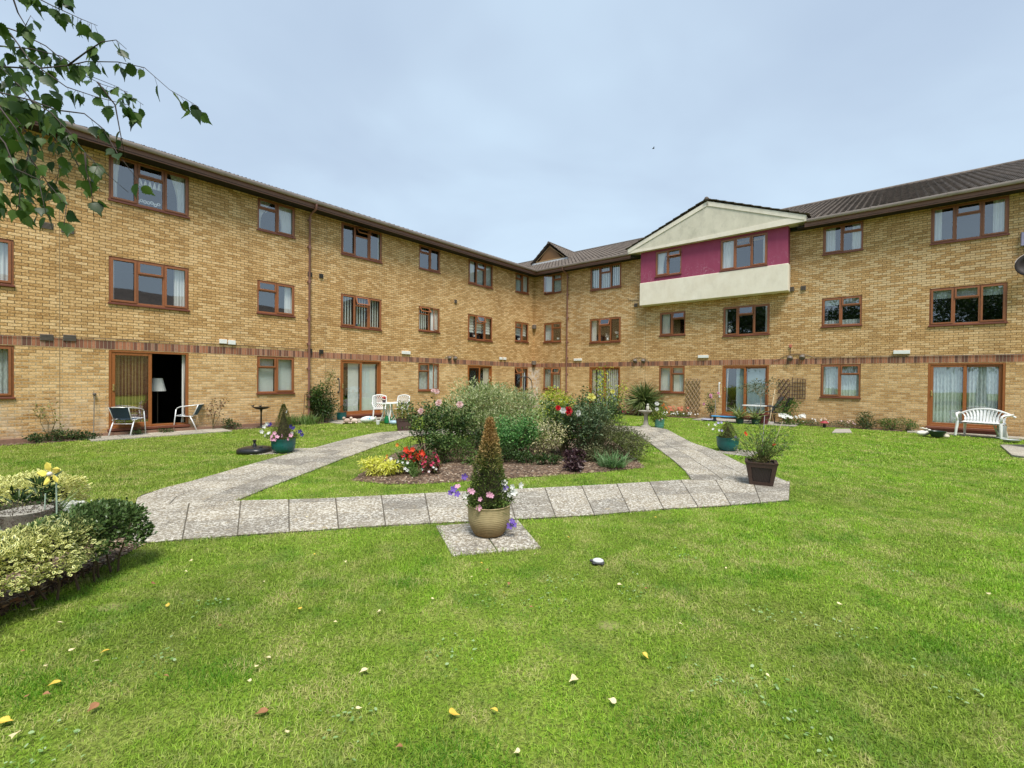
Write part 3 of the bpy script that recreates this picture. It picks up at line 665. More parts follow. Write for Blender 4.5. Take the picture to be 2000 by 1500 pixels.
for px, py in ((435, 667), (452, 669), (788, 688.5), (796.5, 689), (977.5, 700), (985, 700.5)): fit('L', px, py, .20, .13, .06, 'vent_cover', WHITEP)
for px, py in ((877, 700), (888, 700.5)): fit('L', px, py, .20, .2, .07, 'flue_cowl', GREYV, 'round')
fit('L', 889.5, 589, .15, .17, .05, 'air_vent', GREYV, 'louvre')
for px, py in ((1125, 702.5), (1133, 702.3), (1369, 696.5), (1379, 696.3), (1753, 688), (1769, 687.8)): fit('R', px, py, .22, .12, .06, 'vent_cover', WHITEP)
for px, py in ((1241, 705.5), (1257, 705.5), (1543, 700), (1567, 698)): fit('R', px, py, .20, .2, .07, 'flue_cowl', GREYV, 'round')
for px, py in ((1242, 596), (1546, 565), (1569, 563)): fit('R', px, py, .17, .17, .05, 'air_vent', GREYV, 'louvre')
mb = MB(); mb.bbox((.02, .02, 4.42), (.20, .20, 4.66), .02); mb.build('vent_cover', GREYV, BLD); mb = MB(); mb.tube([(.1, .1, 2.42), (.1, .1, 2.62)], .13, 12); mb.build('flue_cowl', GREYV, BLD)
# cable that runs on top of the soldier course and rises over the flues
def cab(side, pts, r=.009):
    q = [onwall(side, *p) for p in pts]; MB().tube([(v.x, .02, v.z) if side == 'L' else (.02, v.y, v.z) for v in q], r, 5).build('cable', DARKP, BLD)
cab('R', [(1510, 705), (1522, 702), (1532, 696), (1545, 692.5), (1568, 691.5), (1580, 695), (1592, 698.5), (1700, 696.5), (1850, 694.5), (2000, 692)]); cab('R', [(1544, 690), (1543.5, 677)])
cab('R', [(1230, 707), (1237, 701), (1250, 698), (1262, 702), (1268, 707)]); cab('L', [(868, 700), (874, 695.5), (886, 694.5), (894, 699)]); cab('R', [(1226, 583), (1230, 587), (1250, 586)])
cab('L', [(0, 655), (210, 662), (430, 672), (610, 683)], .006)
q = onwall('R', 1544, 676); MB().bbox((0, q.y - .04, q.z - .06), (.05, q.y + .04, q.z + .06)).build('outlet_box', P('dull_red_plastic', (.45, .13, .09), .6), BLD)
q = onwall('R', 1999, 468); MB().bbox((0, q.y - .06, q.z - .2), (.12, q.y + .35, q.z + .2)).build('meter_box', P('lavender_plastic', (.30, .28, .42), .5), BLD)
# grab rails beside the doors
def rail(side, px, y0_, y1_, mat):
    a, e = onwall(side, px, y0_), onwall(side, px, y1_); f = (lambda v, d: (v.x, d, v.z)) if side == 'L' else (lambda v, d: (d, v.y, v.z))
    mb = MB().tube([f(a, .0), f(a, .06), f(a.lerp(e, .08), .08), f(a.lerp(e, .92), .08), f(e, .06), f(e, 0)], .017, 8); mb.tube([f(a, 0), f(a, .012)], .04, 10); mb.tube([f(e, 0), f(e, .012)], .04, 10)
    mb.build('grab_rail', mat, BLD, auto=40)
rail('L', 660.5, 740, 766, DARKP); rail('R', 1405.5, 748, 775, WHITEP)
# things seen in windows
def inwin(side, u, z, depth): return (u, -depth, z) if side == 'L' else (-depth, u, z)
# ------------------------------------------------------------------ ground
def inpoly(px, py, poly):
    r = np.zeros(len(px), bool); n = len(poly)
    for i in range(n):
        x0, y0 = poly[i][0], poly[i][1]; x1, y1 = poly[(i + 1) % n][0], poly[(i + 1) % n][1]
        c = ((y0 > py) != (y1 > py)) & (px < (x1 - x0) * (py - y0) / ((y1 - y0) or 1e-9) + x0); r ^= c
    return r
def GP(pts, z=0): return [G(x, y, z) for x, y in pts]
# worn spots and lush tufts: (photo x, y, radius)
WORN = [(215, 1186, .06), (1190, 1222, .05)]
LUSH = [(62, 1345, .22), (430, 1318, .17), (790, 1140, .10), (880, 1478, .16), (1515, 1120, .16), (1330, 1430, .2), (1890, 1270, .3), (460, 905, .4), (60, 905, .4)]
def lawn_mat():
    m, b, p, o = newmat('lawn_turf'); v = b.obj()
    n = b.noise(v, .55, 5, .6, .4); n2 = b.noise(v, 3.2, 4, .65)
    c = b.mix(b.rng(n, .35, .65), (.13, .21, .020), (.22, .34, .030)); c = b.mix(b.rng(n2, .45, .72, 0, .55), c, (.40, .39, .12))
    c = b.mix(b.rng(b.noise(v, 2.1, 3), .55, .7, 0, .55), c, (.11, .22, .02))
    f = b.noise(b.scalev(v, (1, 1, 1)), 42, 4, .75); c = b.mix(b.rng(f, .38, .62, .85, 0), c, (.050, .058, .014)); c = b.mix(b.rng(b.noise(v, 75, 2, .7), .55, .7, 0, .5), c, (.36, .42, .10))
    for wx, wy, wr in WORN:
        q_ = G(wx, wy); dd_ = b.node('ShaderNodeVectorMath', operation='DISTANCE'); b.L.new(b.scalev(v, (1 / 1.5, 1, 1)), dd_.inputs[0]); dd_.inputs[1].default_value = (q_.x / 1.5, q_.y, 0)
        c = b.mix(b.rng(b.m('ADD', dd_.outputs['Value'], b.m('MULTIPLY', b.m('SUBTRACT', f, .5), .12)), wr * .4, wr * 1.4, .45, 0), c, (.40, .33, .17))
    setp(b, p, c, .95, bump=f, bdist=.02, bstr=.6); p.inputs['Specular IOR Level'].default_value = .1; return m
mb = MB(); mb.quad((-90, -60, 0), (90, -60, 0), (90, 120, 0), (-90, 120, 0)); tag(mb.build('lawn', lawn_mat()), kind='structure')
def soil_mat():
    m, b, p, o = newmat('bark_mulch_soil'); v = b.obj()
    vo = b.node('ShaderNodeTexVoronoi', {'Vector': v, 'Scale': 38, 'Randomness': 1}); cs = b.node('ShaderNodeSeparateColor', {0: vo.outputs['Color']}).outputs[0]
    c = b.ramp(cs, [(0, (.045, .026, .016)), (.45, (.105, .062, .036)), (.75, (.19, .12, .075)), (.93, (.33, .23, .15)), (1, (.55, .46, .36))])
    c = b.mix(b.rng(b.noise(v, 3, 3), .4, .65), c, b.mix(.5, c, (.05, .03, .02)))
    setp(b, p, c, .95, bump=b.m('ADD', vo.outputs['Distance'], b.noise(v, 30, 3)), bdist=.012, bstr=.8); return m
SOIL = soil_mat()
def sheet(name, poly, z, mat, mound=0, sub=1):
    c = sum((Vector((p[0], p[1], 0)) for p in poly), Vector()) / len(poly); n = len(poly); P_ = []
    for i in range(n):
        a, e = Vector((poly[i][0], poly[i][1], 0)), Vector((poly[(i + 1) % n][0], poly[(i + 1) % n][1], 0)); k = max(1, int((e - a).length / .18)) if sub > 1 else 1
        for j in range(k):
            q = a.lerp(e, j / k); w = random.uniform(-.035, .035) if sub > 1 else 0; P_.append(q + (q - c).normalized() * w)
    n = len(P_); rings = [(1, z), (.93, z + mound * .6), (.75, z + mound), (.4, z + mound * 1.2)] if mound else [(1, z)]
    vs = [c + (q - c) * r + Vector((0, 0, zz)) for r, zz in rings for q in P_]; fs = []
    for k in range(len(rings) - 1): fs += [(k * n + i, k * n + (i + 1) % n, (k + 1) * n + (i + 1) % n, (k + 1) * n + i) for i in range(n)]
    fs.append(tuple((len(rings) - 1) * n + i for i in range(n))); mb = MB(); mb.add(vs, fs); return mb.build(name, mat)
BED = GP([(686, 938), (722, 912), (775, 884), (812, 868), (860, 860), (1190, 856), (1212, 872), (1238, 892), (1258, 914), (1180, 922), (1080, 929), (960, 938), (850, 945), (760, 947)])
tag(sheet('flower_bed', BED, .006, SOIL, .05, 2), kind='structure')
HB = [(-3.30, 2.3), (-3.34, 2.94), (-3.34, 3.3), (-3.37, 3.75), (-3.42, 4.2), (-3.6, 4.25), (-3.75, 4.4), (-4.5, 5.1), (-5.2, 5.55), (-6.8, 5.2), (-7.5, 2.5)]
tag(sheet('flower_bed', HB, .007, SOIL, .03, 2), kind='structure')
def stone_mat(name, base=(.27, .235, .18), lich=.9):
    m, b, p, o = newmat(name); v = b.obj(); r = b.island()
    c = b.ramp(r, [(0, (base[0] * .62, base[1] * .64, base[2] * .70)), (.5, base), (1, (base[0] * 1.12, base[1] * 1.08, base[2] * 1.0))])
    c = b.mix(b.rng(b.noise(v, 5, 5, .7), .4, .65), c, b.mix(.5, c, (.20, .17, .13)))
    off = b.node('ShaderNodeVectorMath', operation='ADD'); b.L.new(v, off.inputs[0]); b.L.new(b.node('ShaderNodeCombineXYZ', {0: b.m('MULTIPLY', r, 9), 1: b.m('MULTIPLY', r, 31), 2: 0}).outputs[0], off.inputs[1])
    n1 = b.noise(off.outputs[0], 34, 6, .8, .3); n2 = b.noise(v, 3.0, 4, .6)
    wh = b.m('MULTIPLY', b.rng(n1, .505, .535), b.rng(b.m('ADD', n2, b.m('MULTIPLY', r, .25)), .42, .68, .25, lich)); c = b.mix(b.m('MULTIPLY', wh, .85), c, (.76, .73, .65))
    dk = b.m('MULTIPLY', b.rng(b.noise(off.outputs[0], 40, 5, .8), .51, .55, 0, .9), b.rng(b.noise(v, 1.7, 4), .35, .62)); c = b.mix(dk, c, (.115, .105, .095))
    oc = b.rng(b.noise(v, 9, 4, .7), .60, .70, 0, .35); c = b.mix(oc, c, (.42, .31, .14))
    setp(b, p, c, .93, bump=b.m('ADD', n1, b.noise(v, 70, 3)), bdist=.004, bstr=.7); p.inputs['Specular IOR Level'].default_value = .2; return m
STONE = stone_mat('lichen_covered_paving'); STONE2 = stone_mat('grey_patio_slabs', (.36, .33, .27), .45)
def slab(mb, q, z0, z1, gap=.006):
    c = sum(q, Vector()) / 4; k = [p + (c - p).normalized() * gap * 1.4 for p in q]; t = random.uniform(-.001, .001); tx = [random.uniform(-.0012, .0012) for _ in q]
    k2 = [p + (c - p).normalized() * .004 for p in k]
    vs = [Vector((p.x, p.y, z0)) for p in k] + [Vector((p.x, p.y, z1 - .004 + t + e)) for p, e in zip(k, tx)] + [Vector((p.x, p.y, z1 + t + e)) for p, e in zip(k2, tx)]
    mb.add(vs, [(0, 1, 5, 4), (1, 2, 6, 5), (2, 3, 7, 6), (3, 0, 4, 7), (4, 5, 9, 8), (5, 6, 10, 9), (6, 7, 11, 10), (7, 4, 8, 11), (8, 9, 10, 11)])
def resample(pts, n):
    P_ = [Vector((p[0], p[1], 0)) for p in pts]; L_ = [0]
    for a, e in zip(P_, P_[1:]): L_.append(L_[-1] + (e - a).length)
    out = []
    for i in range(n + 1):
        s = L_[-1] * i / n
        for k in range(len(P_) - 1):
            if s <= L_[k + 1] + 1e-9: out.append(P_[k].lerp(P_[k + 1], (s - L_[k]) / max(1e-9, L_[k + 1] - L_[k]))); break
    return out
def loft(mb, outer, inner, cols, ln=.6, z1=.022, stag=True, te=None):
    te = te or [c / cols for c in range(cols + 1)]; cols = len(te) - 1
    n = max(1, round((sum((Vector(a) - Vector(e)).length for a, e in zip(outer, outer[1:]))) / ln)); A, B_ = resample(outer, n * 2), resample(inner, n * 2)
    for c in range(cols):
        st = list(range(0, n * 2 + 1, 2)) if (c % 2 == 0 or not stag) else [0] + list(range(1, n * 2, 2)) + [n * 2]
        for a, e in zip(st, st[1:]):
            f = lambda i, t: A[i].lerp(B_[i], t)
            slab(mb, [f(a, te[c]), f(e, te[c]), f(e, te[c + 1]), f(a, te[c + 1])], .0, z1)
PO = [(262, 992), (269, 971), (318, 956), (370, 943), (449, 920), (541, 894), (600, 879.5), (675, 859), (733, 846.7), (800, 841)]
PI_ = [(460, 981), (530, 952), (602, 924.4), (675, 895.4), (747, 869), (800, 853)]
RO = [(1543, 945), (1529, 938), (1461, 912), (1430, 897.5), (1404, 883), (1352, 866), (1326, 852), (1300, 838), (1262, 834.5)]
RI = [(1349, 938), (1339, 922), (1313, 899), (1274, 870), (1234, 844)]
FO = [(238, 1068), (391, 1053.5), (588, 1040.4), (770, 1028.2), (1040, 1015), (1170, 1008), (1274, 997.6), (1404, 991), (1541, 979.4)]
FI = [(262, 992), (460, 981), (631, 976.6), (773, 968.5), (1040, 956), (1196, 948), (1349, 938), (1543, 945)]
mb = MB(); loft(mb, GP(PO), GP(PI_), 3, .5, stag=False); loft(mb, GP(RO), GP(RI), 3, .5, stag=False)
loft(mb, GP(FO), [Vector((a.x, a.y, 0)) for a in GP([(262, 992), (460, 981), (631, 976.6), (773, 968.5), (1040, 956), (1196, 948), (1349, 938), (1543, 943)])], 3, .47, stag=False, te=[0, .43, .86, 1])
loft(mb, GP([(800, 841), (1000, 834), (1193, 832), (1262, 834.5)]), GP([(800, 853), (1000, 845), (1196, 843), (1234, 844)]), 2, .6)
def quadslabs(mb, pts, nu, nv, z1=.02):
    a, b_, c, d = [Vector((p[0], p[1], 0)) for p in pts]
    f = lambda s, t: a.lerp(b_, s).lerp(d.lerp(c, s), t)
    for i in range(nu):
        for j in range(nv): slab(mb, [f(i / nu, j / nv), f((i + 1) / nu, j / nv), f((i + 1) / nu, (j + 1) / nv), f(i / nu, (j + 1) / nv)], 0, z1)
PAD = GP([(882, 1088), (1058, 1072), (1012, 1017), (850, 1029)]); quadslabs(mb, PAD, 2, 2, .016)
PAD2 = GP([(488, 889), (600, 885), (612, 876), (520, 878)]); quadslabs(mb, PAD2, 2, 1, .015)
PAD3 = GP([(1400, 885), (1470, 893), (1482, 884), (1410, 874)]); quadslabs(mb, PAD3, 2, 1, .015)
pth = tag(mb.build('path', STONE), kind='structure')
PATH_POLY = GP(FO) + GP([(1543, 945)]) + GP(RO)[1:] + GP([(1193, 832), (1000, 834)]) + GP(PO)[::-1]
INNER_POLY = GP([(460, 981), (631, 976.6), (773, 968.5), (1040, 956), (1196, 948), (1349, 938), (1339, 922), (1313, 899), (1274, 870), (1234, 844), (1196, 843), (1000, 845), (800, 853), (747, 869), (675, 895.4), (602, 924.4), (530, 952)])
jm = P('path_joint_earth', (.10, .085, .06), .95, var=.5, scale=20)
m_ = MB(); A_, B_ = [resample(q, 60) for q in (GP(PO), GP(PI_))]; 
def strip(o, i, n=40):
    A_, B_ = resample(o, n), resample(i, n); vs = [Vector((p.x, p.y, .0150)) for p in A_ + B_]; m_.add(vs, [(k, k + 1, n + 2 + k, n + 1 + k) for k in range(n)])
strip(GP(PO), GP(PI_)); m_2 = m_; strip(GP(RO), GP(RI)); strip(GP(FO), GP(FI)); strip(GP([(800, 841), (1193, 832), (1262, 834.5)]), GP([(800, 853), (1196, 843), (1234, 844)]))
tag(m_.build('path_bedding', jm), kind='structure')
# patios and borders in the building frame
PATIOS = []
def patio(x0, x1, y0, y1, nu, nv, z=.03):
    mb = MB(); q = [B2W(x0, y0), B2W(x1, y0), B2W(x1, y1), B2W(x0, y1)]; quadslabs(mb, q, nu, nv, z); PATIOS.append(q); tag(mb.build('patio', STONE2), kind='structure')
patio(15.5, 18.5, .02, 1.02, 5, 2); patio(9.6, 12.3, .02, 1.25, 5, 2); patio(.02, 1.5, 9.3, 12.9, 2, 6); patio(.02, 1.1, 3.2, 5.6, 2, 4); patio(.02, .85, 15.9, 19.6, 1, 6); patio(3.2, 5.4, .02, 1.1, 4, 2)
q = GP([(1953, 872), (2030, 871), (2030, 900), (1976, 892)]); mb = MB(); quadslabs(mb, [q[3], q[2], q[1], q[0]], 1, 1, .045); tag(mb.build('patio', STONE2), kind='structure')
BORD = []
def border(x0, x1, y0, y1):
    q = [B2W(x0, y0), B2W(x1, y0), B2W(x1, y1), B2W(x0, y1)]; BORD.append(q); tag(sheet('border_soil', q, .008, SOIL, 0, 2), kind='structure')
border(12.35, 15.45, .01, .62); border(18.55, 26, .01, .55); border(5.5, 9.5, .01, .5); border(.0, .7, 5.7, 9.2); border(.0, .62, 13.0, 15.8); border(0, 3.1, .02, .5)
# ------------------------------------------------------------------ grass blades (uncountable)
def grass_mat():
    m, b, p, o = newmat('grass_blades'); v = b.obj(); r = b.island()
    n = b.noise(v, .55, 5, .6, .4); n2 = b.noise(v, 3.2, 4, .65); n3 = b.noise(v, 2.1, 3)
    g = b.ramp(r, [(0, (.035, .10, .006)), (.22, (.10, .24, .012)), (.55, (.24, .46, .026)), (.85, (.40, .62, .055)), (1, (.60, .66, .20))])
    px_ = b.node('ShaderNodeSeparateXYZ', {0: v}).outputs[0]; nn_ = b.m('ADD', n, b.m('MULTIPLY', px_, .016)); c = b.mix(b.rng(nn_, .36, .62), b.mix(.45, g, (.31, .30, .075)), b.mix(.25, g, (.30, .60, .015)))
    dry = b.m('MULTIPLY', b.rng(b.m('ADD', b.m('MULTIPLY', n2, .6), b.m('MULTIPLY', b.noise(v, 1.1, 3), .4)), .47, .60, 0, .85), b.m('LESS_THAN', b.m('FRACT', b.m('MULTIPLY', r, 7.3)), .6)); c = b.mix(dry, c, (.62, .54, .25))
    c = b.mix(b.rng(n3, .54, .64, 0, .8), c, b.mix(.6, c, (.05, .22, .005)))
    c = b.mix(b.rng(b.noise(v, 1.3, 4, .6), .38, .62, .36, 0), c, b.mix(.55, c, (.10, .17, .02)))
    setp(b, p, c, .6); p.inputs['Specular IOR Level'].default_value = .25
    t = b.node('ShaderNodeBsdfTranslucent', {0: c}); mx = b.node('ShaderNodeMixShader', {0: .3}); b.L.new(p.outputs[0], mx.inputs[1]); b.L.new(t.outputs[0], mx.inputs[2]); b.L.new(mx.outputs[0], o.inputs[0]); return m
GRASSM = grass_mat()
def grass():
    Ps = []; S = []
    for y0, y1, den, h, w in ((1.5, 2.6, 11000, .026, .0036), (2.6, 4, 7500, .027, .0042), (4, 6, 4200, .030, .0055), (6, 9, 2000, .034, .008), (9, 13, 800, .038, .013), (13, 19, 300, .042, .02)):
        xm = 1.32 * y1 + .8; n = int(den * 2 * xm * (y1 - y0)); x = rng.uniform(-xm, xm, n); y = rng.uniform(y0, y1, n)
        k = np.abs(x) < 1.32 * y + .8; x, y = x[k], y[k]
        dxy = np.stack([x - CORNER.x, y - CORNER.y], 1); bx = dxy @ np.array([DL.x, DL.y]); by = dxy @ np.array([DR.x, DR.y])
        bad = (bx < .12) | (by < .12)
        bad |= inpoly(x, y, PATH_POLY) & ~inpoly(x, y, INNER_POLY) | inpoly(x, y, BED) | inpoly(x, y, HB)
        for q in [PAD, PAD2, PAD3] + PATIOS + BORD: bad |= inpoly(x, y, q)
        clump = (np.sin(x * 7.1 + np.sin(y * 5.3) * 1.7) + np.sin(y * 8.3 + np.sin(x * 6.1) * 1.9)) * .25 + .5
        big_ = np.sin(x * 1.3 + 2 * np.sin(y * .9)) * np.sin(y * 1.7 + 1.5 * np.sin(x * 1.1)) * .5 + .5; bad |= rng.random(len(x)) > .35 + .35 * clump + .45 * big_
        for wx, wy, wr in WORN: q_ = G(wx, wy); dd_ = ((x - q_.x) / 1.5) ** 2 + (y - q_.y) ** 2; bad |= (dd_ < wr * wr * (1 + .5 * np.sin(x * 40) * np.sin(y * 37))) & (rng.random(len(x)) < .45)
        x, y, clump = x[~bad], y[~bad], clump[~bad]; Ps.append(np.stack([x, y, np.zeros(len(x))], 1)); big_ = big_[~bad]; S.append(np.stack([h * (.45 + .55 * rng.random(len(x)) + .25 * clump + .5 * big_ ** 2), w * (.7 + .6 * rng.random(len(x)))], 1))
    P_ = np.concatenate(Ps); s = np.concatenate(S); N = len(P_); print('grass blades', N)
    a = rng.uniform(0, 2 * math.pi, N); d = np.stack([np.cos(a), np.sin(a), np.zeros(N)], 1); lean = rng.uniform(.15, 1.75, N)[:, None]
    h, w = s[:, :1], s[:, 1:2]; t = np.stack([-d[:, 1], d[:, 0], np.zeros(N)], 1); up = np.array([0, 0, 1.])
    mid = P_ + up * h * (.58 - .16 * lean) + d * lean * h * .3; tip = P_ + up * h * np.maximum(.22, 1 - .45 * lean) + d * lean * h * .85
    V = np.stack([P_ - t * w * .5, P_ + t * w * .5, mid + t * w * .38, mid - t * w * .38, tip], 1).reshape(-1, 3)
    F = (np.array([(0, 1, 2), (0, 2, 3), (3, 2, 4)])[None] + (np.arange(N) * 5)[:, None, None]).reshape(-1, 3)
    return tag(npmesh('grass', V, F, GRASSM), 'short green mown grass with drier straw coloured patches', 'grass', kind='stuff')
grass()
# longer fringe of grass along the paving and bed edges
def fringe():
    pts = []
    for line, inset in ((FO, -.03), (PO, 0), (RO, 0), ([(460, 981), (631, 976.6), (773, 968.5), (1040, 956), (1196, 948), (1349, 938), (1313, 899), (1234, 844)], 0), ([(460, 981), (530, 952), (602, 924.4), (675, 895.4), (747, 869)], 0)):
        q = resample(GP(line), 900); pts += [(p.x + random.gauss(0, .02), p.y + random.gauss(0, .02) + inset, 0) for p in q if random.random() < .8]
    for poly in (BED, PAD, HB[:8]):
        q = resample(list(poly) + [poly[0]], 900); pts += [(p.x + random.gauss(0, .025), p.y + random.gauss(0, .025), 0) for p in q]
    pts = np.array(pts); d = np.tile([0, 0, 1.], (len(pts), 1)); scatter('x', T_strap(.1, .6), pts, d, rng.uniform(.03, .06, len(pts)), GRASSM, None, .45, .2).name = 'grass'
    o = [o for o in COL.objects if o.name.startswith('grass')][-1]; return o
def lush():
    pts = []
    for wx, wy, wr in LUSH:
        q_ = G(wx, wy); pts += [(q_.x + random.gauss(0, wr * .9), q_.y + random.gauss(0, wr * .5), 0) for _ in range(int(5600 * wr))]
    pts = np.array(pts); o = scatter('grass', T_strap(.085, .7), pts, np.tile([0, 0, 1.], (len(pts), 1)), rng.uniform(.022, .048, len(pts)), leafmat('lush_grass_blades', [(.06, .17, .008), (.12, .30, .014), (.22, .42, .03)], .3, .6), None, .55, .2)
    tag(o, 'darker lush tufts of longer grass dotted over the lawn', 'grass', kind='stuff')
lush()
fo_ = fringe(); tag(fo_, 'longer grass fringe growing over the paving and bed edges', 'grass', kind='stuff')
# bark chips and petals lying on the bed
def chips():
    bx = np.array([(p[0], p[1]) for p in BED]); n = 5200; x = rng.uniform(bx[:, 0].min(), bx[:, 0].max(), n); y = rng.uniform(bx[:, 1].min(), bx[:, 1].max(), n); k = inpoly(x, y, BED); x, y = x[k], y[k]
    n2 = 2600; x2 = rng.uniform(-3.8, -3.3, n2); y2 = rng.uniform(2.3, 4.3, n2); k = inpoly(x2, y2, HB); x = np.concatenate([x, x2[k]]); y = np.concatenate([y, y2[k]])
    z = np.where(x < -3.2, .03, .06); P_ = np.stack([x, y, z], 1); d = rng.normal(size=(len(x), 3)) * [1, 1, .25]
    o = scatter('bark_chips', T_leaf(.55, .1, .05), P_, d, rng.uniform(.012, .034, len(x)), leafmat('bark_chip_colours', [(.09, .05, .03), (.16, .10, .06), (.25, .16, .10), (.38, .28, .19), (.60, .52, .44)], .05, .9), None, .2, 1.2)
    tag(o, 'brown bark chips and shrivelled petals lying on the soil of the beds', 'bark chips', kind='stuff')
chips()

def litter():
    n = 150; x = rng.uniform(-3.42, -3.10, n); y = rng.uniform(2.3, 4.25, n); k = inpoly(x, y, HB); x, y = x[k], y[k]; P_ = np.stack([x, y, np.full(len(x), .045)], 1)
    o = scatter('leaf_litter', OVAL, P_, rng.normal(size=(len(x), 3)) * [1, 1, .15], rng.uniform(.035, .065, len(x)), leafmat('dead_leaf_colours', [(.22, .09, .04), (.42, .20, .09), (.55, .36, .18), (.62, .52, .36)], .1, .8), None, .2, 1.3)
    tag(o, 'brown and orange dead leaves littering the soil under the front hedge', 'leaf litter', kind='stuff')
litter()
# ------------------------------------------------------------------ leaf and flower colours
L_YEW = leafmat('conifer_needles', [(.035, .055, .010), (.075, .10, .018), (.14, .15, .03), (.20, .19, .05)], .15, .6)
L_YEWD = leafmat('half_dead_conifer_needles', [(.028, .055, .010), (.06, .10, .018), (.11, .16, .03), (.18, .21, .05)], .15, .6, zc=(.70, .98, (.24, .13, .035), (.66, .45, .20)))
L_PETU = leafmat('petunia_leaves', [(.045, .09, .015), (.10, .17, .03), (.17, .22, .05)], .3)
L_ROSE = leafmat('rose_leaves', [(.022, .05, .015), (.05, .11, .025), (.10, .18, .04), (.26, .33, .12)], .3, .38)
L_ROSEB = leafmat('bright_rose_leaves', [(.03, .10, .025), (.07, .22, .05), (.15, .36, .09), (.30, .48, .18)], .35, .38)
L_WILLOW = leafmat('variegated_willow_leaves', [(.12, .19, .05), (.26, .34, .11), (.46, .52, .24), (.72, .74, .46)], .35)
L_CREAM = leafmat('cream_variegated_leaves', [(.09, .15, .04), (.34, .34, .12), (.66, .60, .32), (.82, .74, .52)], .3)
L_YELLOW = leafmat('golden_leaves', [(.60, .62, .05), (.80, .80, .14), (.92, .90, .34)], .35)
L_CHOI = leafmat('yellow_green_leaves', [(.14, .24, .02), (.32, .42, .03), (.52, .56, .06), (.62, .60, .12)], .35)
L_HEATH = leafmat('grey_green_sprigs', [(.06, .075, .03), (.11, .13, .05), (.17, .18, .08), (.24, .22, .12)], .25)
L_DARK = leafmat('dark_green_leaves', [(.02, .045, .012), (.04, .085, .02), (.075, .13, .03)], .25, .42)
L_MID = leafmat('mid_green_leaves', [(.04, .095, .018), (.09, .17, .03), (.16, .25, .05)], .35, .45)
L_PURPLE = leafmat('dark_purple_leaves', [(.03, .015, .02), (.065, .03, .04), (.10, .06, .06)], .2, .4)
L_STRAP = leafmat('strap_leaves', [(.07, .14, .03), (.13, .22, .05), (.22, .30, .10)], .3, .45)
L_CORD = leafmat('cordyline_leaves', [(.045, .085, .025), (.09, .14, .04), (.17, .22, .07), (.30, .34, .15)], .25, .45)
L_EUO = leafmat('variegated_euonymus_leaves', [(.09, .16, .02), (.16, .24, .04), (.55, .56, .16)], .25, .33, rim=(.88, .86, .36))
L_EUO2 = leafmat('part_reverted_euonymus_leaves', [(.025, .075, .018), (.045, .11, .028), (.08, .16, .04)], .25, .30, rim=(.88, .86, .36), tint=(2.2, 1.36, 1.55))
L_ALY = leafmat('silvery_flower_heads', [(.50, .56, .44), (.72, .75, .68), (.80, .82, .80)], .3)
L_BIRCH = leafmat('birch_leaves', [(.018, .045, .008), (.036, .082, .014), (.065, .13, .022), (.12, .19, .045)], .36, .42)
L_BIRCH2 = leafmat('thyme_sprigs', [(.06, .035, .03), (.13, .09, .08), (.10, .10, .05)], .2)
L_LAWNW = leafmat('clover_leaves', [(.14, .28, .05), (.26, .42, .14), (.42, .54, .30)], .3)
BARK = P('rose_stem_bark', (.10, .085, .035), .8); TWIG = P('brown_twig', (.10, .065, .04), .85); CANE = P('pale_bamboo_cane', (.50, .42, .27), .6)
def fl(name, col, trans=.3): return leafmat(name, [tuple(c * .82 for c in col), col], trans, .6)
F_WHITE = fl('white_petals', (.82, .82, .80)); F_PINK = fl('pink_petals', (.80, .42, .58)); F_PALEP = fl('pale_pink_petals', (.84, .60, .58)); F_PURP = fl('purple_petals', (.20, .11, .50)); F_NAVY = fl('deep_violet_petals', (.045, .03, .22))
F_RED = fl('red_petals', (.62, .015, .03)); F_SCAR = fl('scarlet_petals', (.80, .07, .025)); F_CRIM = fl('crimson_petals', (.60, .05, .13)); F_YEL = fl('yellow_petals', (.82, .78, .22)); F_ORG = fl('orange_petals', (.80, .28, .05)); F_LIL = fl('lilac_petals', (.46, .42, .74))
TEAL = P('teal_glazed_plastic', (.010, .115, .110), .32, var=.12, scale=4); SOILP = P('potting_soil', (.05, .035, .022), .95, bump=.5)

def bushel(par, n, r, z, mat, T=LEAF, size=(.02, .04), lumps=16, sig=.24, spread=.6, up=.6, name='foliage', c=(0, 0), core=None, stemr=.007, stem=True, shell=.72):
    p, d, tips = blob(n, r, lumps, sig, (c[0], c[1], z), shell); k = p[:, 2] > .01; p, d = p[k], d[k]
    if stem: stems((c[0], c[1], 0), tips[tips[:, 2] > .03], stemr, .002).build('stem', TWIG, par)
    return scatter(name, T, p, d, rng.uniform(size[0], size[1], len(p)), mat, par, spread, up)
def blooms(par, pts, nrm, mat, size=.05, name='flower', T=BLOOM, single=True):
    """each bloom is a mesh of its own (sharing data)"""
    me = None
    for p, n in zip(pts, nrm):
        V, F, A = T
        if me is None:
            me = bpy.data.meshes.new(name); me.from_pydata([tuple(v) for v in V], [], [tuple(f) for f in F]); me.materials.append(mat)
        o = bpy.data.objects.new(name, me); COL.objects.link(o); o.parent = par; o.location = p; o.scale = (size * random.uniform(.85, 1.2),) * 3
        o.rotation_euler = (Vector(n) + Vector((random.gauss(0, .25), random.gauss(0, .25), random.gauss(0, .25)))).to_track_quat('Z', 'Y').to_euler()
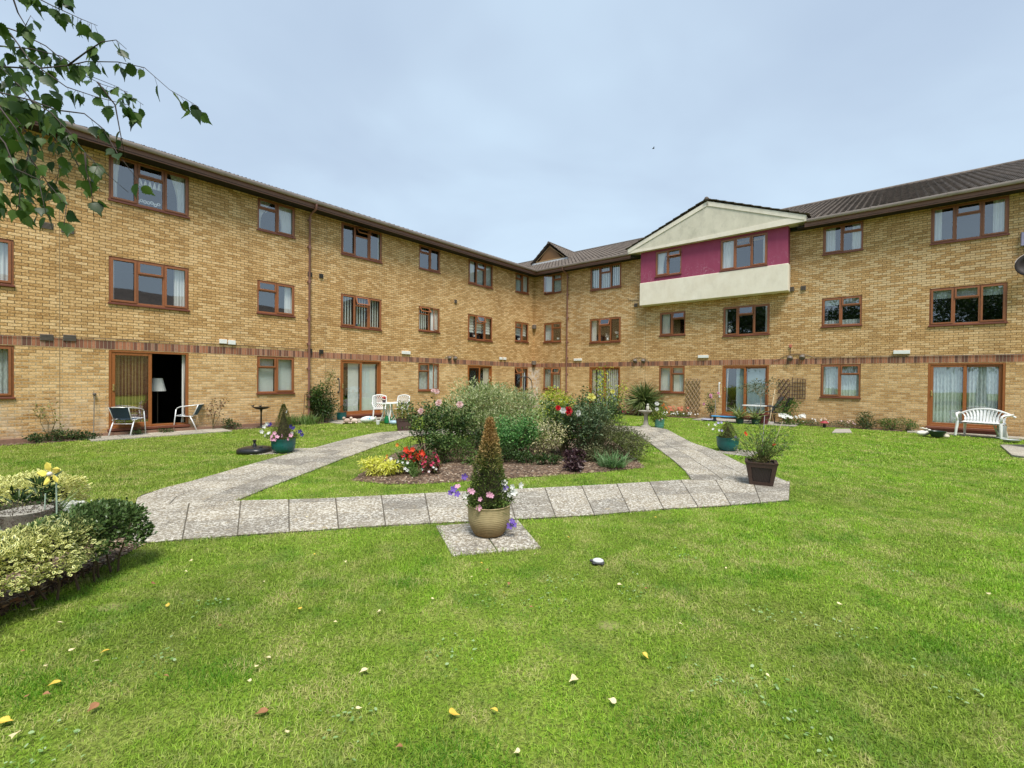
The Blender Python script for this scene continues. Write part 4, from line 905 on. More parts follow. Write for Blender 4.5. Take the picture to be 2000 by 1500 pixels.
def T_rose():
    V = []; F = []
    for L_, (rad, z, tilt, k) in enumerate(((.50, 0, .16, 6), (.38, .06, .42, 5), (.24, .10, .75, 5), (.13, .12, 1.1, 4))):
        for i in range(k):
            a = 2 * math.pi * (i + .5 * (L_ % 2)) / k; h = math.pi / k * 1.25; ct, st = math.cos(tilt), math.sin(tilt); o = len(V)
            V += [(0, 0, z - .1)] + [(rad * ct * rr * math.cos(a + da), rad * ct * rr * math.sin(a + da), z + rad * st * rr) for da, rr in ((-h, .55), (-h * .6, 1), (0, 1.12), (h * .6, 1), (h, .55))]
            F += [(o, o + 1, o + 2), (o, o + 2, o + 3), (o, o + 3, o + 4), (o, o + 4, o + 5)]
    return np.array(V, float), np.array(F), np.zeros(len(V))
ROSE = T_rose()
def around(n, r, z, zr=.04, face=None, cam=True):
    out = []; nn = []
    for i in range(n):
        a = random.uniform(0, 2 * math.pi); rr = r * random.uniform(.8, 1.15); out.append((rr * math.cos(a), rr * math.sin(a), z + random.uniform(-zr, zr))); nn.append((math.cos(a), math.sin(a), .7))
    return out, nn

# ---- pots with conifers and petunias
def conifer(par, z0, z1, r, mat, n=5000, size=(.012, .03), taper=.85, c=(0, 0)):
    t = rng.random(n) ** 1.25; a = rng.uniform(0, 6.283, n); rad = r * (1 - t) ** taper * (1 + .09 * np.sin(a * 3 + t * 9) + .07 * np.sin(a * 7 - t * 17)) * np.where(rng.random(n) < .78, rng.uniform(.80, 1.05, n), rng.uniform(.2, .8, n)) + .008
    rad *= np.clip(t / .12 + .55, 0, 1) * (1 + .13 * np.sin(a * 5 + t * 31) * np.sin(t * 23 + a * 2)) + (rng.random(n) < .12) * .018
    p = np.stack([c[0] + rad * np.cos(a), c[1] + rad * np.sin(a), z0 + t * (z1 - z0)], 1); d = np.stack([np.cos(a) * .8, np.sin(a) * .8, np.full(n, .9)], 1)
    MB().tube([(c[0], c[1], z0 - .05), (c[0], c[1], z0 + (z1 - z0) * .9)], [.014, .003], 6).build('stem', TWIG, par)
    MB().lathe([(.001, z0), (r * .62, z0 + .03), (r * .55, z0 + .2 * (z1 - z0)), (.001, z0 + .85 * (z1 - z0))], 12, (c[0], c[1], 0)).build('inner_shade', P('shaded_core', (.035, .03, .012), .95), par)  # solid added core, its dark colour stands for shade between the needles
    return scatter('foliage', NARROW, p, d, rng.uniform(size[0], size[1], n), mat, par, .5, .3)
g = G(955, 1057); mp = thing('potted_conifer', 'half browned dwarf conifer with petunias in a ribbed beige foreground pot', 'potted plant', (g.x - .01, g.y + .17, .018))
prof = [(.001, .0), (.125, 0), (.145, .012)]
for i in range(16): z = .012 + .282 * i / 16; R_ = .150 + .062 * math.sin(min(1, (i + .5) / 10) * math.pi / 2); prof += [(R_, z), (R_ + .0022, z + .006), (R_ + .0022, z + .012), (R_, z + .0165)]
prof += [(.218, .296), (.221, .304), (.212, .308), (.203, .300), (.200, .26), (.001, .262)]
def potm():
    m, b, p, o = newmat('ribbed_beige_pot_clay'); v = b.obj(); z = b.node('ShaderNodeSeparateXYZ', {0: v}).outputs[2]
    c = b.mix(b.rng(b.m('ADD', z, b.m('MULTIPLY', b.noise(v, 5, 4), .12)), .08, .26), (.21, .125, .045), (.40, .315, .17)); c = b.mix(b.rng(b.noise(v, 14, 4), .5, .7, 0, .4), c, (.22, .16, .08)); setp(b, p, c, .75); return m
MB().lathe(prof, 40).build('pot', potm(), mp, auto=35); MB().lathe([(.001, .285), (.201, .275)], 20).build('soil', SOILP, mp)
conifer(mp, .28, 1.17, .215, L_YEWD, 9000, (.018, .044), taper=.92)
pp, dd, tt = blob(900, (.27, .27, .07), 16, .22, (0, 0, .36)); scatter('petunia_leaves', LEAF, pp, dd, rng.uniform(.02, .035, len(pp)), L_PETU, mp)
stems((0, 0, .28), [(-.28, -.03, .40), (-.25, .02, .52), (.30, -.05, .42), (.33, -.05, .38), (.2, -.2, .25), (.26, -.16, .12), (-.24, -.05, .36)], .003, .0015).build('petunia_stem', L_PETU, mp)
def at_px(par, lst, mat, size, dy=-.1, T=BLOOM):
    o = par.location; pts = []; 
    for px, py in lst: q = AT(px, py, o.y + dy); pts.append(Matrix.Rotation(-par.rotation_euler.z, 3, 'Z') @ (q - o))
    blooms(par, pts, [Matrix.Rotation(-par.rotation_euler.z, 3, 'Z') @ Vector((random.gauss(0, .5), -.9, .35)) for p in pts], mat, size, T=T)
at_px(mp, [(880, 962), (886, 955), (893, 965), (907, 931), (978, 1010), (1000, 1018), (1004, 1024), (996, 1027), (988, 952)], F_PURP, .068)
at_px(mp, [(894, 950), (916, 957), (938, 975), (955, 966), (960, 968), (935, 992), (922, 960)], F_PINK, .055, -.22)
at_px(mp, [(985, 943), (1001, 951), (1004, 962), (986, 955), (1017, 948), (995, 966), (908, 968)], F_WHITE, .065)
def teal_pot(par, r=.25, h=.30):
    pr = [(.001, 0), (r * .62, 0), (r * .78, h * .08), (r * .92, h * .28), (r * .99, h * .6), (r, h * .92), (r * 1.03, h * .95), (r * 1.03, h), (r * .95, h), (r * .93, h * .9), (.001, h * .88)]
    MB().lathe(pr, 36).build('pot', TEAL, par, auto=40); MB().lathe([(.001, h * .92), (r * .93, h * .91)], 16).build('soil', SOILP, par)
g = G(543, 888); tp = thing('potted_conifer', 'teal pot of petunias round a pointed conifer beside the black parasol base', 'potted plant', (g.x, g.y + .22, .016))
teal_pot(tp, .235, .29); conifer(tp, .27, 1.0, .235, L_YEW, 5200, (.015, .034))
MB().tube([(.0, 0, .95), (.01, 0, 1.1)], .003, 4).build('leader_twig', CANE, tp)
pp, dd, tt = blob(700, (.32, .30, .08), 14, .22, (.02, 0, .33)); scatter('petunia_leaves', LEAF, pp, dd, rng.uniform(.02, .035, len(pp)), L_PETU, tp)
at_px(tp, [(511, 843), (518, 850), (525, 846), (516, 833), (522, 828), (560, 804), (570, 846)], F_WHITE, .085); at_px(tp, [(531, 852), (536, 846), (541, 853), (531, 858), (551, 851), (537, 859), (563, 857), (568, 850)], F_PINK, .085, -.24); at_px(tp, [(579, 843), (586, 843), (590, 849), (573, 836), (568, 833), (527, 829)], F_NAVY, .085)
g = G(1430, 884); tp2 = thing('potted_conifer', 'teal pot of pansies round a rounded conifer at the right of the path', 'potted plant', (g.x, g.y + .22, .016))
teal_pot(tp2, .235, .30); conifer(tp2, .27, .62, .19, L_YEW, 2600, (.015, .034), taper=.5)
pp, dd, tt = blob(500, (.38, .30, .14), 12, .2, (-.05, 0, .36)); scatter('pansy_leaves', LEAF, pp, dd, rng.uniform(.015, .03, len(pp)), L_PETU, tp2); stems((0, 0, .28), tt, .004, .0015).build('pansy_stem', L_PETU, tp2)
at_px(tp2, [(1384, 829), (1404, 840), (1397, 829), (1393, 838)], F_WHITE, .06); at_px(tp2, [(1403, 826), (1409, 825), (1437, 853), (1410, 841)], F_LIL, .06); at_px(tp2, [(1455, 845), (1457, 848)], F_SCAR, .07)
# ---- tall square planter
def square_planter(par, w0, w1, h, mat, panel):
    mb = MB(); t = .03
    for k in range(4):
        M = Matrix.Rotation(k * math.pi / 2, 4, 'Z')
        q = lambda u, z, d=0: M @ Vector(((w0 + (w1 - w0) * z / h) / 2 * u, -(w0 + (w1 - w0) * z / h) / 2 + d, z))
        def plank(u0, u1, z0, z1, d0, d1):
            vs = [q(u0, z0, d0), q(u1, z0, d0), q(u1, z1, d0), q(u0, z1, d0), q(u0, z0, d1), q(u1, z0, d1), q(u1, z1, d1), q(u0, z1, d1)]
            mb.add(vs, [(0, 1, 2, 3), (7, 6, 5, 4), (4, 5, 1, 0), (5, 6, 2, 1), (6, 7, 3, 2), (7, 4, 0, 3)])
        plank(-1, -.72, 0, h, -.008, .01); plank(.72, 1, 0, h, -.008, .01); plank(-.72, .72, 0, .05, -.006, .01); plank(-.72, .72, h - .06, h, -.006, .01); plank(-1.06, 1.06, h, h + .014, -.016, .03)
    mb.build('frame', mat, par)
    mb = MB()
    for k in range(4):
        M = Matrix.Rotation(k * math.pi / 2, 4, 'Z'); q = lambda u, z: M @ Vector(((w0 + (w1 - w0) * z / h) / 2 * u, -(w0 + (w1 - w0) * z / h) / 2 + .008, z)); mb.quad(q(-.9, .0), q(.9, .0), q(.9, h), q(-.9, h))
    mb.build('panel', panel, par)
    a = w1 / 2 * .93; MB().quad((-a, -a, h - .02), (a, -a, h - .02), (a, a, h - .02), (-a, a, h - .02)).build('soil', SOILP, par)
DKW = wood('dark_brown_planter', (.045, .024, .018), (.075, .042, .032), .5)
def panel_m():
    m, b, p, o = newmat('ridged_dark_panel'); v = b.obj(); sp = b.node('ShaderNodeSeparateXYZ', {0: v}); s = b.m('SINE', b.m('MULTIPLY', b.m('ADD', sp.outputs[0], sp.outputs[1]), 300)); setp(b, p, b.mix(b.rng(s, -1, 1), (.018, .013, .012), (.045, .03, .026)), .55, bump=s, bdist=.004, bstr=.6); return m
PANEL = panel_m()
g = G(1500, 953); cp_ = thing('square_planter', 'tapered dark brown wooden planter with canes and twiggy feathery plant on the path corner', 'planter', (g.x, g.y + .20, .022), R(-27))
square_planter(cp_, .30, .41, .335, DKW, PANEL)
tips = [(random.gauss(0, .22), random.gauss(0, .16), random.uniform(.55, .98)) for _ in range(34)]
tips += [(-.36, -.02, .55), (-.34, .0, .45), (.40, 0, .62), (.42, .02, .75), (-.33, 0, .8), (.3, 0, .9)]
stems((0, 0, .3), tips, .006, .002, .14).build('stem', P('green_brown_stem', (.12, .13, .04), .7), cp_)
P_ = []; D_ = []
for t in tips:
    for k in range(19): s = random.uniform(.45, 1.05); P_.append((t[0] * s + random.gauss(0, .04), t[1] * s + random.gauss(0, .04), .3 + (t[2] - .3) * s + random.gauss(0, .03))); D_.append((t[0] + random.gauss(0, .3), t[1] + random.gauss(0, .3), .3))
scatter('foliage', NARROW, np.array(P_), np.array(D_), rng.uniform(.04, .075, len(P_)), L_STRAP, cp_)
pp, dd, tt = blob(420, (.17, .17, .07), 12, .3, (0, 0, .37)); scatter('low_foliage', LEAF, pp, dd, rng.uniform(.02, .035, len(pp)), leafmat('brownish_leaves', [(.10, .06, .03), (.14, .14, .04), (.22, .20, .08)], .2), cp_)
loc_ = lambda px, py: Matrix.Rotation(-cp_.rotation_euler.z, 3, 'Z') @ (AT(px, py, cp_.location.y) - cp_.location)
MB().tube([(.0, .02, .3), loc_(1493.5, 812)], .005, 5).build('cane', P('lilac_cane', (.50, .42, .50), .5), cp_); MB().tube([(.06, .02, .3), loc_(1529.5, 822)], .005, 5).build('cane', CANE, cp_)
at_px(cp_, [(1512, 868)], F_SCAR, .05); at_px(cp_, [(1526, 889)], F_PALEP, .06)
# ---- brown pot at left of the rose bed
g = G(786, 843); bp = thing('square_planter', 'low dark brown square planter of yellowing lilies beside the rose bed', 'planter', (g.x, g.y + .22, .02), R(18))
square_planter(bp, .36, .47, .36, P('brown_plastic_planter', (.075, .04, .035), .5), P('brown_plastic_panel', (.085, .048, .042), .5))
pp, dd, tt = blob(420, (.24, .22, .24), 14, .3, (0, 0, .6)); stems((0, 0, .34), tt, .005, .002).build('stem', BARK, bp); scatter('foliage', NARROW, pp, dd + np.array([0, 0, .5]), rng.uniform(.06, .12, len(pp)), leafmat('yellowing_leaves', [(.10, .16, .03), (.20, .26, .05), (.40, .38, .08)], .3), bp)
# ---- parasol base
g = G(484, 888); ub = thing('parasol_base', 'black plastic water filled parasol base lying on the lawn', 'parasol base', (g.x, g.y + .24, .0))
BLK = P('black_plastic', (.018, .019, .021), .33, var=.3, scale=5)
MB().lathe([(.001, 0), (.27, 0), (.295, .03), (.295, .075), (.27, .105), (.2, .125), (.06, .14), (.001, .14)], 40, sq=3.2).build('base', BLK, ub, auto=50)
MB().lathe([(.045, .13), (.04, .17), (.028, .185), (.022, .22), (.028, .235), (.036, .24), (.036, .27), (.015, .272), (.001, .272)], 18).build('socket', BLK, ub, auto=40); MB().lathe([(.001, .15), (.03, .15), (.03, .115)], 12, (.19, -.1, 0)).build('filler_cap', P('dark_cap', (.03, .03, .034), .3), ub)
# ---- slender bird bath by the left wing
bb = thing('bird_bath', 'slender dark metal bird bath with small birds on its rim by the left wing', 'bird bath', (G(510, 836).x, G(510, 836).y, .0))
DM = P('dark_bronze_metal', (.030, .024, .022), .45, .4)
MB().lathe([(.001, 0), (.12, 0), (.11, .02), (.05, .04), (.03, .08), (.022, .14), (.026, .3), (.020, .42), (.028, .52), (.04, .56), (.03, .58), (.001, .58)], 20).build('pedestal', DM, bb, auto=40)
MB().lathe([(.001, .57), (.06, .575), (.16, .60), (.245, .645), (.25, .655), (.235, .655), (.15, .62), (.001, .60)], 28).build('bowl', DM, bb, auto=40)
mb = MB()
for x in (-.2, .03): mb.ball((x, -.1, .685), (.035, .02, .022), 6); mb.ball((x + .03, -.1, .705), .014, 5); mb.tube([(x - .03, -.1, .69), (x - .07, -.1, .71)], [.01, .003], 4)
mb.build('bird_figure', DM, bb, smooth=True)
# ---- stone bird bath with a bird figure
GST = P('weathered_grey_stone', (.33, .31, .26), .9, var=.3, scale=10, bump=.4, dirt=.5)
g = G(1264, 836); sb = thing('bird_bath', 'grey stone pedestal bird bath with an upright bird figure next to the pale green tub', 'bird bath', (g.x, g.y + .16, .02))
MB().lathe([(.001, 0), (.175, 0), (.165, .03), (.10, .06), (.085, .12), (.07, .2), (.075, .3), (.062, .38), (.08, .45), (.1, .48), (.001, .48)], 20).build('pedestal', GST, sb, auto=40)
MB().lathe([(.001, .46), (.1, .47), (.24, .52), (.255, .55), (.225, .555), (.1, .52), (.001, .515)], 24).build('bowl', GST, sb, auto=40)
mb = MB(); mb.ball((.05, -.02, .64), (.055, .05, .11), 8); mb.ball((.05, -.03, .755), (.038, .038, .035), 7); mb.tube([(.05, -.06, .755), (.05, -.09, .748)], [.01, .002], 5); mb.tube([(.05, .0, .6), (.05, .08, .54)], [.03, .01], 6); mb.build('bird_figure', P('pale_stone', (.52, .50, .44), .85, bump=.3), sb, smooth=True)
g = G(1291, 837); gt = thing('potted_plant', 'pale green banded tub of white and orange begonias beside the stone bird bath', 'potted plant', (g.x, g.y + .16, .018))
MB().lathe([(.001, 0), (.135, 0), (.142, .05), (.149, .052), (.149, .07), (.143, .072), (.15, .13), (.156, .132), (.156, .15), (.151, .152), (.16, .27), (.165, .275), (.165, .29), (.15, .29), (.148, .25), (.001, .25)], 28).build('pot', P('pale_green_plastic', (.09, .27, .21), .5), gt, auto=30); MB().lathe([(.001, .262), (.148, .26)], 14).build('soil', SOILP, gt)
pp, dd, tt = blob(420, (.24, .22, .20), 14, .3, (0, 0, .45)); stems((0, 0, .25), tt, .006, .003).build('stem', L_MID, gt); scatter('foliage', LEAF, pp, dd, rng.uniform(.06, .10, len(pp)), leafmat('begonia_leaves', [(.10, .20, .03), (.22, .32, .05), (.36, .34, .08)], .35), gt)
at_px(gt, [(1283, 799), (1283, 788.5), (1281, 800)], F_WHITE, .12, -.2, ROSE); at_px(gt, [(1293, 792), (1300, 797), (1306, 805), (1296, 790)], F_ORG, .10, -.1, ROSE); at_px(gt, [(1288, 820), (1293, 818)], F_PALEP, .07, -.2)

# ---- aluminium chairs
ALU = P('brushed_aluminium', (.80, .81, .82), .4, .35, var=.05); NAVY = P('dark_blue_sling_fabric', (.022, .05, .085), .75, var=.3, scale=30); NAVY2 = P('worn_blue_sling_fabric', (.05, .11, .16), .75, var=.3, scale=30)
def surf(fn, nu, nv, th=.006):
    mb = MB(); vs = [Vector(fn(i / nu, j / nv)) for j in range(nv + 1) for i in range(nu + 1)]; k = len(vs); vs += [v + Vector((0, .0, -th)) for v in vs]
    m = nu + 1; fs = [(j * m + i, j * m + i + 1, (j + 1) * m + i + 1, (j + 1) * m + i) for j in range(nv) for i in range(nu)]; fs += [tuple(k + q for q in reversed(f)) for f in fs]; mb.add(vs, fs); return mb
def arc(p0, p1, p2, n=6):
    p0, p1, p2 = map(Vector, (p0, p1, p2)); return [p0 * (1 - t) ** 2 + p1 * 2 * t * (1 - t) + p2 * t * t for t in [i / n for i in range(n + 1)]]
def bistro(name, label, loc, rz, fab):
    t = thing(name, label, 'chair', loc, rz, 'aluminium garden chairs at the left wing door')
    mb = MB(); r = .0125
    rail = [(-.265, .20, .60)] + arc((-.265, .18, .64), (-.265, .14, .675), (-.262, .06, .69)) + arc((-.255, -.16, .715), (-.24, -.36, .735), (0, -.385, .745)) + arc((0, -.385, .745), (.24, -.36, .735), (.255, -.16, .715))[1:] + arc((.262, .06, .69), (.265, .14, .675), (.265, .18, .64)) + [(.265, .20, .60)]
    mb.tube(rail, r, 8); mb.build('armrest', ALU, t, smooth=True)
    for s in (-1, 1):
        MB().tube([(s * .265, .20, .61), (s * .268, .235, .3), (s * .27, .26, 0)], r * 1.15, 8).build('leg', ALU, t, smooth=True); MB().tube([(s * .235, -.12, .42), (s * .245, -.22, .2), (s * .25, -.30, 0)], r * 1.25, 8).build('leg', ALU, t, smooth=True)
    mb = MB(); mb.tube([(-.235, -.20, .40), (-.24, .23, .425), (.24, .23, .425), (.235, -.20, .40)], r * .9, 6); mb.tube([(-.24, -.18, .30), (.24, -.18, .30)], .008, 5); mb.tube([(-.21, -.19, .41), (-.225, -.33, .74)], r * .9, 6); mb.tube([(.21, -.19, .41), (.225, -.33, .74)], r * .9, 6); mb.build('seat_frame', ALU, t, smooth=True)
    surf(lambda u, v: ((u - .5) * .47, .25 - v * .45, .43 - .03 * math.sin(v * 3.1) - .012 * math.sin(u * 3.14)), 8, 6).build('seat', fab, t, smooth=True)
    surf(lambda u, v: ((u - .5) * (.43 + .04 * v), -.19 - .145 * v - .035 * math.sin(u * 3.14), .44 + .30 * v), 8, 6).build('backrest', fab, t, smooth=True)
    return t
def bpos(bx, by, z=.03): v = B2W(bx, by, z); return (v.x, v.y, v.z)
g = G(246, 852); bistro('garden_chair', 'aluminium chair with dark navy sling at the left of the left wing door', (g.x - .04, g.y + .10, .03), R(8), NAVY)
g = G(362, 842); bistro('garden_chair', 'aluminium chair with blue sling turned sideways right of the left wing door', (g.x + .0, g.y + .10, .03), R(108), NAVY2)
# ---- white plastic set at the second door of the left wing
WP = P('white_garden_plastic', (.78, .79, .78), .35, var=.04, scale=4, dirt=.12)
def lattice_chair(label, loc, rz):
    t = thing('plastic_chair', label, 'chair', loc, rz, 'white plastic garden chairs')
    def bp2(u, v): return Vector(((u - .5) * (.40 + .10 * math.sin(v * 2.4)), -.20 - .12 * v - .05 * math.cos((u - .5) * 2.6) , .42 + .46 * v + (.05 * math.sin(u * math.pi) if v > .9 else 0)))
    mb = MB(); mb.tube([bp2(0, v / 8) for v in range(9)] + [bp2(u / 8, 1) for u in range(1, 8)] + [bp2(1, 1 - v / 8) for v in range(9)], .020, 6); mb.tube([bp2(u / 6, .08) for u in range(7)], .014, 5)
    n = 6
    for k in range(-n, n + 1):
        for s in (1, -1):
            pts = []
            for i in range(13):
                v = i / 12; u = (k / n + s * v * .8) if s > 0 else (k / n + 1 - v * .8 + 0); u = k / n + (v if s > 0 else 1 - v)
                if 0 <= u <= 1: pts.append(bp2(u, .08 + .9 * v))
            if len(pts) > 1: mb.tube(pts, .0085, 4)
    mb.build('backrest', WP, t, smooth=True)
    surf(lambda u, v: ((u - .5) * (.46 - .05 * v), .24 - v * .46, .43 - .015 * math.sin(v * 3.1)), 6, 6, .025).build('seat', WP, t, smooth=True)
    for s in (-1, 1):
        MB().tube([(s * .23, .20, .42), (s * .26, .26, 0)], [.030, .022], 6).build('leg', WP, t); MB().tube([(s * .20, -.19, .42), (s * .24, -.32, 0)], [.030, .022], 6).build('leg', WP, t)
        MB().tube([(s * .24, .18, .40), (s * .27, .20, .60), (s * .28, .12, .645), (s * .27, -.1, .65), (s * .24, -.24, .66)], [.018, .02, .024, .024, .018], 6).build('armrest', WP, t, smooth=True)
    return t
c_tab = G(757, 827)
lattice_chair('white plastic chair with lattice back at the left of the round white table', (G(738, 824).x, G(738, 824).y + .25, .03), R(200))
lattice_chair('white plastic chair with lattice back at the right of the round white table', (G(776, 824).x, G(776, 824).y + .30, .03), R(165))
tb = thing('garden_table', 'round white plastic garden table between two lattice chairs', 'table', (c_tab.x + .02, c_tab.y - .05, .03))
MB().lathe([(.001, .66), (.36, .66), (.385, .67), (.39, .685), (.385, .70), (.36, .705), (.001, .70)], 36).build('tabletop', WP, tb, auto=40)
for k in range(4):
    a = k * math.pi / 2 + .5; c, s = math.cos(a), math.sin(a); MB().tube([(c * .13, s * .13, .66), (c * .14, s * .14, .45), (c * .20, s * .20, .2), (c * .30, s * .30, 0)], [.03, .026, .024, .022], 6).build('leg', WP, tb, smooth=True)
def small(name, label, cat, px, py, dz=0, **k): g = G(px, py, dz); return thing(name, label, cat, (g.x, g.y, dz), **k)
rf = small('flower_pot', 'small pot of red flowers standing on the round white table', 'flower pot', 748, 780, .735); rf.location = (tb.location.x - .12, tb.location.y - .05, .735)
MB().lathe([(.001, 0), (.05, 0), (.065, .09), (.06, .09), (.001, .08)], 14).build('pot', P('dark_pot', (.05, .04, .04), .5), rf); bushel(rf, 60, (.08, .08, .05), .12, L_MID, size=(.03, .05), lumps=6, stem=False); p_, n_ = around(9, .07, .16, .03); blooms(rf, p_, n_, F_RED, .07)
wb_ = small('plastic_bag', 'white bag with a blue print lying on the patio under the table edge', 'bag', 716, 826, .03)
def bagm():
    m, b, p, o = newmat('printed_white_bag'); v = b.obj(); vo = b.node('ShaderNodeTexVoronoi', {'Vector': v, 'Scale': 6}); setp(b, p, b.mix(b.rng(vo.outputs['Distance'], .22, .27, 1, 0), (.78, .80, .80), (.10, .36, .50)), .45, bump=b.noise(v, 14, 4), bdist=.02, bstr=.7); return m
mb = MB(); mb.ball((0, .1, .11), (.26, .13, .115), 10, Matrix.Rotation(R(-6), 3, 'Y')); o_ = mb.build('bag_body', bagm(), wb_, smooth=True); MB().tube([(.24, .1, .14), (.30, .1, .16)], [.05, .08], 8).build('bag_neck', WHITEP, wb_)
ga = small('watering_can', 'green plastic watering can on the patio beneath the white table', 'watering can', 757, 826, .03); GRN = P('green_plastic', (.01, .20, .07), .4)
MB().lathe([(.001, 0), (.11, 0), (.12, .05), (.11, .2), (.06, .25), (.055, .25), (.001, .2)], 18).build('body', GRN, ga, auto=40); MB().tube([(.1, 0, .06), (.2, 0, .2), (.25, 0, .27)], [.03, .018, .016], 8).build('spout', GRN, ga); MB().tube([(-.05, 0, .23), (-.12, 0, .30), (-.16, 0, .2), (-.11, 0, .08)], .012, 6).build('handle', GRN, ga)
ga = small('plastic_bag', 'crumpled blue and white bag on the patio in front of the green can', 'bag', 768, 829, .03); mb = MB(); mb.ball((0, 0, .07), (.15, .1, .075), 9); mb.build('bag_body', P('blue_white_plastic', (.35, .48, .66), .4, var=.7, scale=9, bump=.5), ga, smooth=True); MB().tube([(.1, 0, .12), (.15, 0, .17)], [.03, .05], 6).build('bag_neck', WHITEP, ga)
ga = small('flower_pot', 'little white pot with dark soil beside the watering can', 'flower pot', 738, 829, .03); MB().lathe([(.001, 0), (.05, 0), (.075, .13), (.07, .13), (.001, .11)], 14).build('pot', WHITEP, ga); MB().lathe([(.001, .118), (.069, .116)], 10).build('soil', SOILP, ga)
g = G(663, 822); t3 = thing('potted_plant', 'deep teal pot with dark leafy plant left of the second left wing door', 'potted plant', (g.x, g.y + .15, .01)); teal_pot(t3, .19, .30); bushel(t3, 260, (.17, .15, .14), .42, L_DARK, size=(.03, .05), stem=False)
for px, lab, col in ((678, 'pinkish stone frog ornament by the second left wing door', (.46, .34, .28)), (692, 'pale stone dog ornament by the second left wing door', (.62, .50, .42))):
    ga = small('stone_ornament', lab, 'ornament', px, 827, .02); mt = P('ornament_stone_%d' % px, col, .85, var=.35, scale=14)
    mb = MB(); mb.ball((0, 0, .09), (.13, .08, .085), 8); mb.build('body', mt, ga, smooth=True); mb = MB(); mb.ball((-.1, -.03, .18), (.055, .05, .05), 7); mb.build('head', mt, ga, smooth=True)
    mb = MB()
    for x, y in ((-.09, -.06), (-.09, .05), (.09, -.06), (.09, .05)): mb.ball((x, y, .03), (.035, .03, .03), 6)
    mb.build('paws', mt, ga, smooth=True)

# ---- white plastic bench
f1, f2 = G(1871, 852), G(1951, 859); ang = math.atan2((f2 - f1).y, (f2 - f1).x)
bn = thing('garden_bench', 'white plastic bench with a curved slatted back at the far right door', 'bench', ((f1.x + f2.x) / 2, (f1.y + f2.y) / 2, .03), ang)
W_ = 1.08; hw = (f2 - f1).length / 2 + .02
surf(lambda u, v: ((u - .5) * (hw * 2 + .02), .0 + v * .42, .42 - .02 * math.sin(v * 3.1) - (.012 if v > .9 else 0)), 12, 8, .035).build('seat', WP, bn, smooth=True)
def backp(u, v): a = (u - .5) * 2; return Vector((a * (hw + .10 * v), .42 + .10 * v - .0 * a * a, .40 + (.42 - .17 * a * a) * v))
mb = MB(); mb.tube([backp(.5 + .57 * (i / 12 - .5) * 2 , 1) for i in range(13)], .026, 8); mb.tube([backp(i / 12, .05) for i in range(13)], .02, 6)
for i in range(13):
    u = .03 + .94 * i / 12; pts = [backp(.5 + (u - .5) * (1 - .12 * math.sin(v * math.pi)), v) for v in (0, .25, .5, .75, 1)]
    for a, e in zip(pts, pts[1:]): mb.box((-.026, -.007, 0), (.026, .007, (e - a).length + .002), Matrix.Translation(a) @ (e - a).to_track_quat('Z', 'Y').to_matrix().to_4x4() @ Matrix.Rotation(0, 4, 'Z'))
mb.build('backrest', WP, bn)
for s in (-1, 1):
    MB().tube([(s * hw, .03, .42), (s * (hw + .02), -.01, .2), (s * (hw + .03), -.03, 0)], [.042, .034, .028], 8, ).build('leg', WP, bn); MB().tube([(s * (hw - .05), .40, .40), (s * (hw - .02), .48, .2), (s * hw, .54, 0)], [.040, .032, .026], 8).build('leg', WP, bn)
    MB().tube([(s * hw, .03, .40), (s * (hw + .03), .01, .63), (s * (hw + .05), .1, .655), (s * (hw + .09), .3, .66), (s * (hw + .12), .51, .68)], [.026, .03, .034, .034, .026], 8).build('armrest', WP, bn, smooth=True)
# ---- things round the bench
rb = small('rabbit_ornament', 'white rabbit ornament lying by the far right door step', 'ornament', 1803, 851, .02); WS = P('white_painted_stone', (.74, .72, .66), .7)
mb = MB(); mb.ball((0, 0, .08), (.19, .09, .08), 9); mb.build('body', WS, rb, smooth=True); mb = MB(); mb.ball((.15, -.02, .15), (.07, .05, .055), 8); mb.build('head', WS, rb, smooth=True)
for y in (-.03, .03): MB().tube([(.12, y, .19), (.04, y * 2, .225), (-.03, y * 3, .22)], [.015, .022, .005], 6).build('ear', WS, rb)
gb = small('planter_bowl', 'dark green bowl between the rabbit ornament and the small cream pot', 'bowl', 1830, 853, .03); MB().lathe([(.001, 0), (.12, 0), (.20, .14), (.21, .17), (.195, .17), (.11, .03), (.001, .03)], 24).build('bowl', P('dark_green_plastic', (.015, .045, .03), .4), gb, auto=40); MB().lathe([(.001, .13), (.18, .125)], 14).build('soil', SOILP, gb)
gb = small('flower_pot', 'small cream pot on the paving next to the white bench', 'flower pot', 1847.5, 854, .03); MB().lathe([(.001, 0), (.07, 0), (.085, .03), (.07, .06), (.055, .085), (.05, .085), (.001, .06)], 16).build('pot', P('cream_ceramic', (.62, .56, .44), .5), gb, auto=40); MB().lathe([(.001, .072), (.05, .07)], 10).build('soil', SOILP, gb)
wc = small('watering_can', 'grey metal watering can standing right of the white bench', 'watering can', 1967, 857, .03); ZN = P('zinc', (.36, .40, .40), .45, .5); wc.location.y += .15
MB().lathe([(.001, 0), (.13, 0), (.13, .01), (.105, .03), (.10, .33), (.09, .35), (.08, .35), (.001, .30)], 20).build('body', ZN, wc, auto=40); MB().tube([(-.09, 0, .08), (-.2, -.02, .25), (-.26, -.03, .36)], [.03, .018, .014], 8).build('spout', ZN, wc); MB().tube([(.03, 0, .34), (.08, 0, .42), (.15, 0, .36), (.12, 0, .15)], .01, 6).build('handle', ZN, wc)
gb = small('planter_bowl', 'shallow pale plastic tray on the paving by the grey watering can', 'tray', 1975, 862, .03); MB().lathe([(.001, 0), (.15, 0), (.19, .05), (.18, .05), (.14, .012), (.001, .012)], 20).build('bowl', P('grey_tray', (.40, .43, .42), .5), gb)
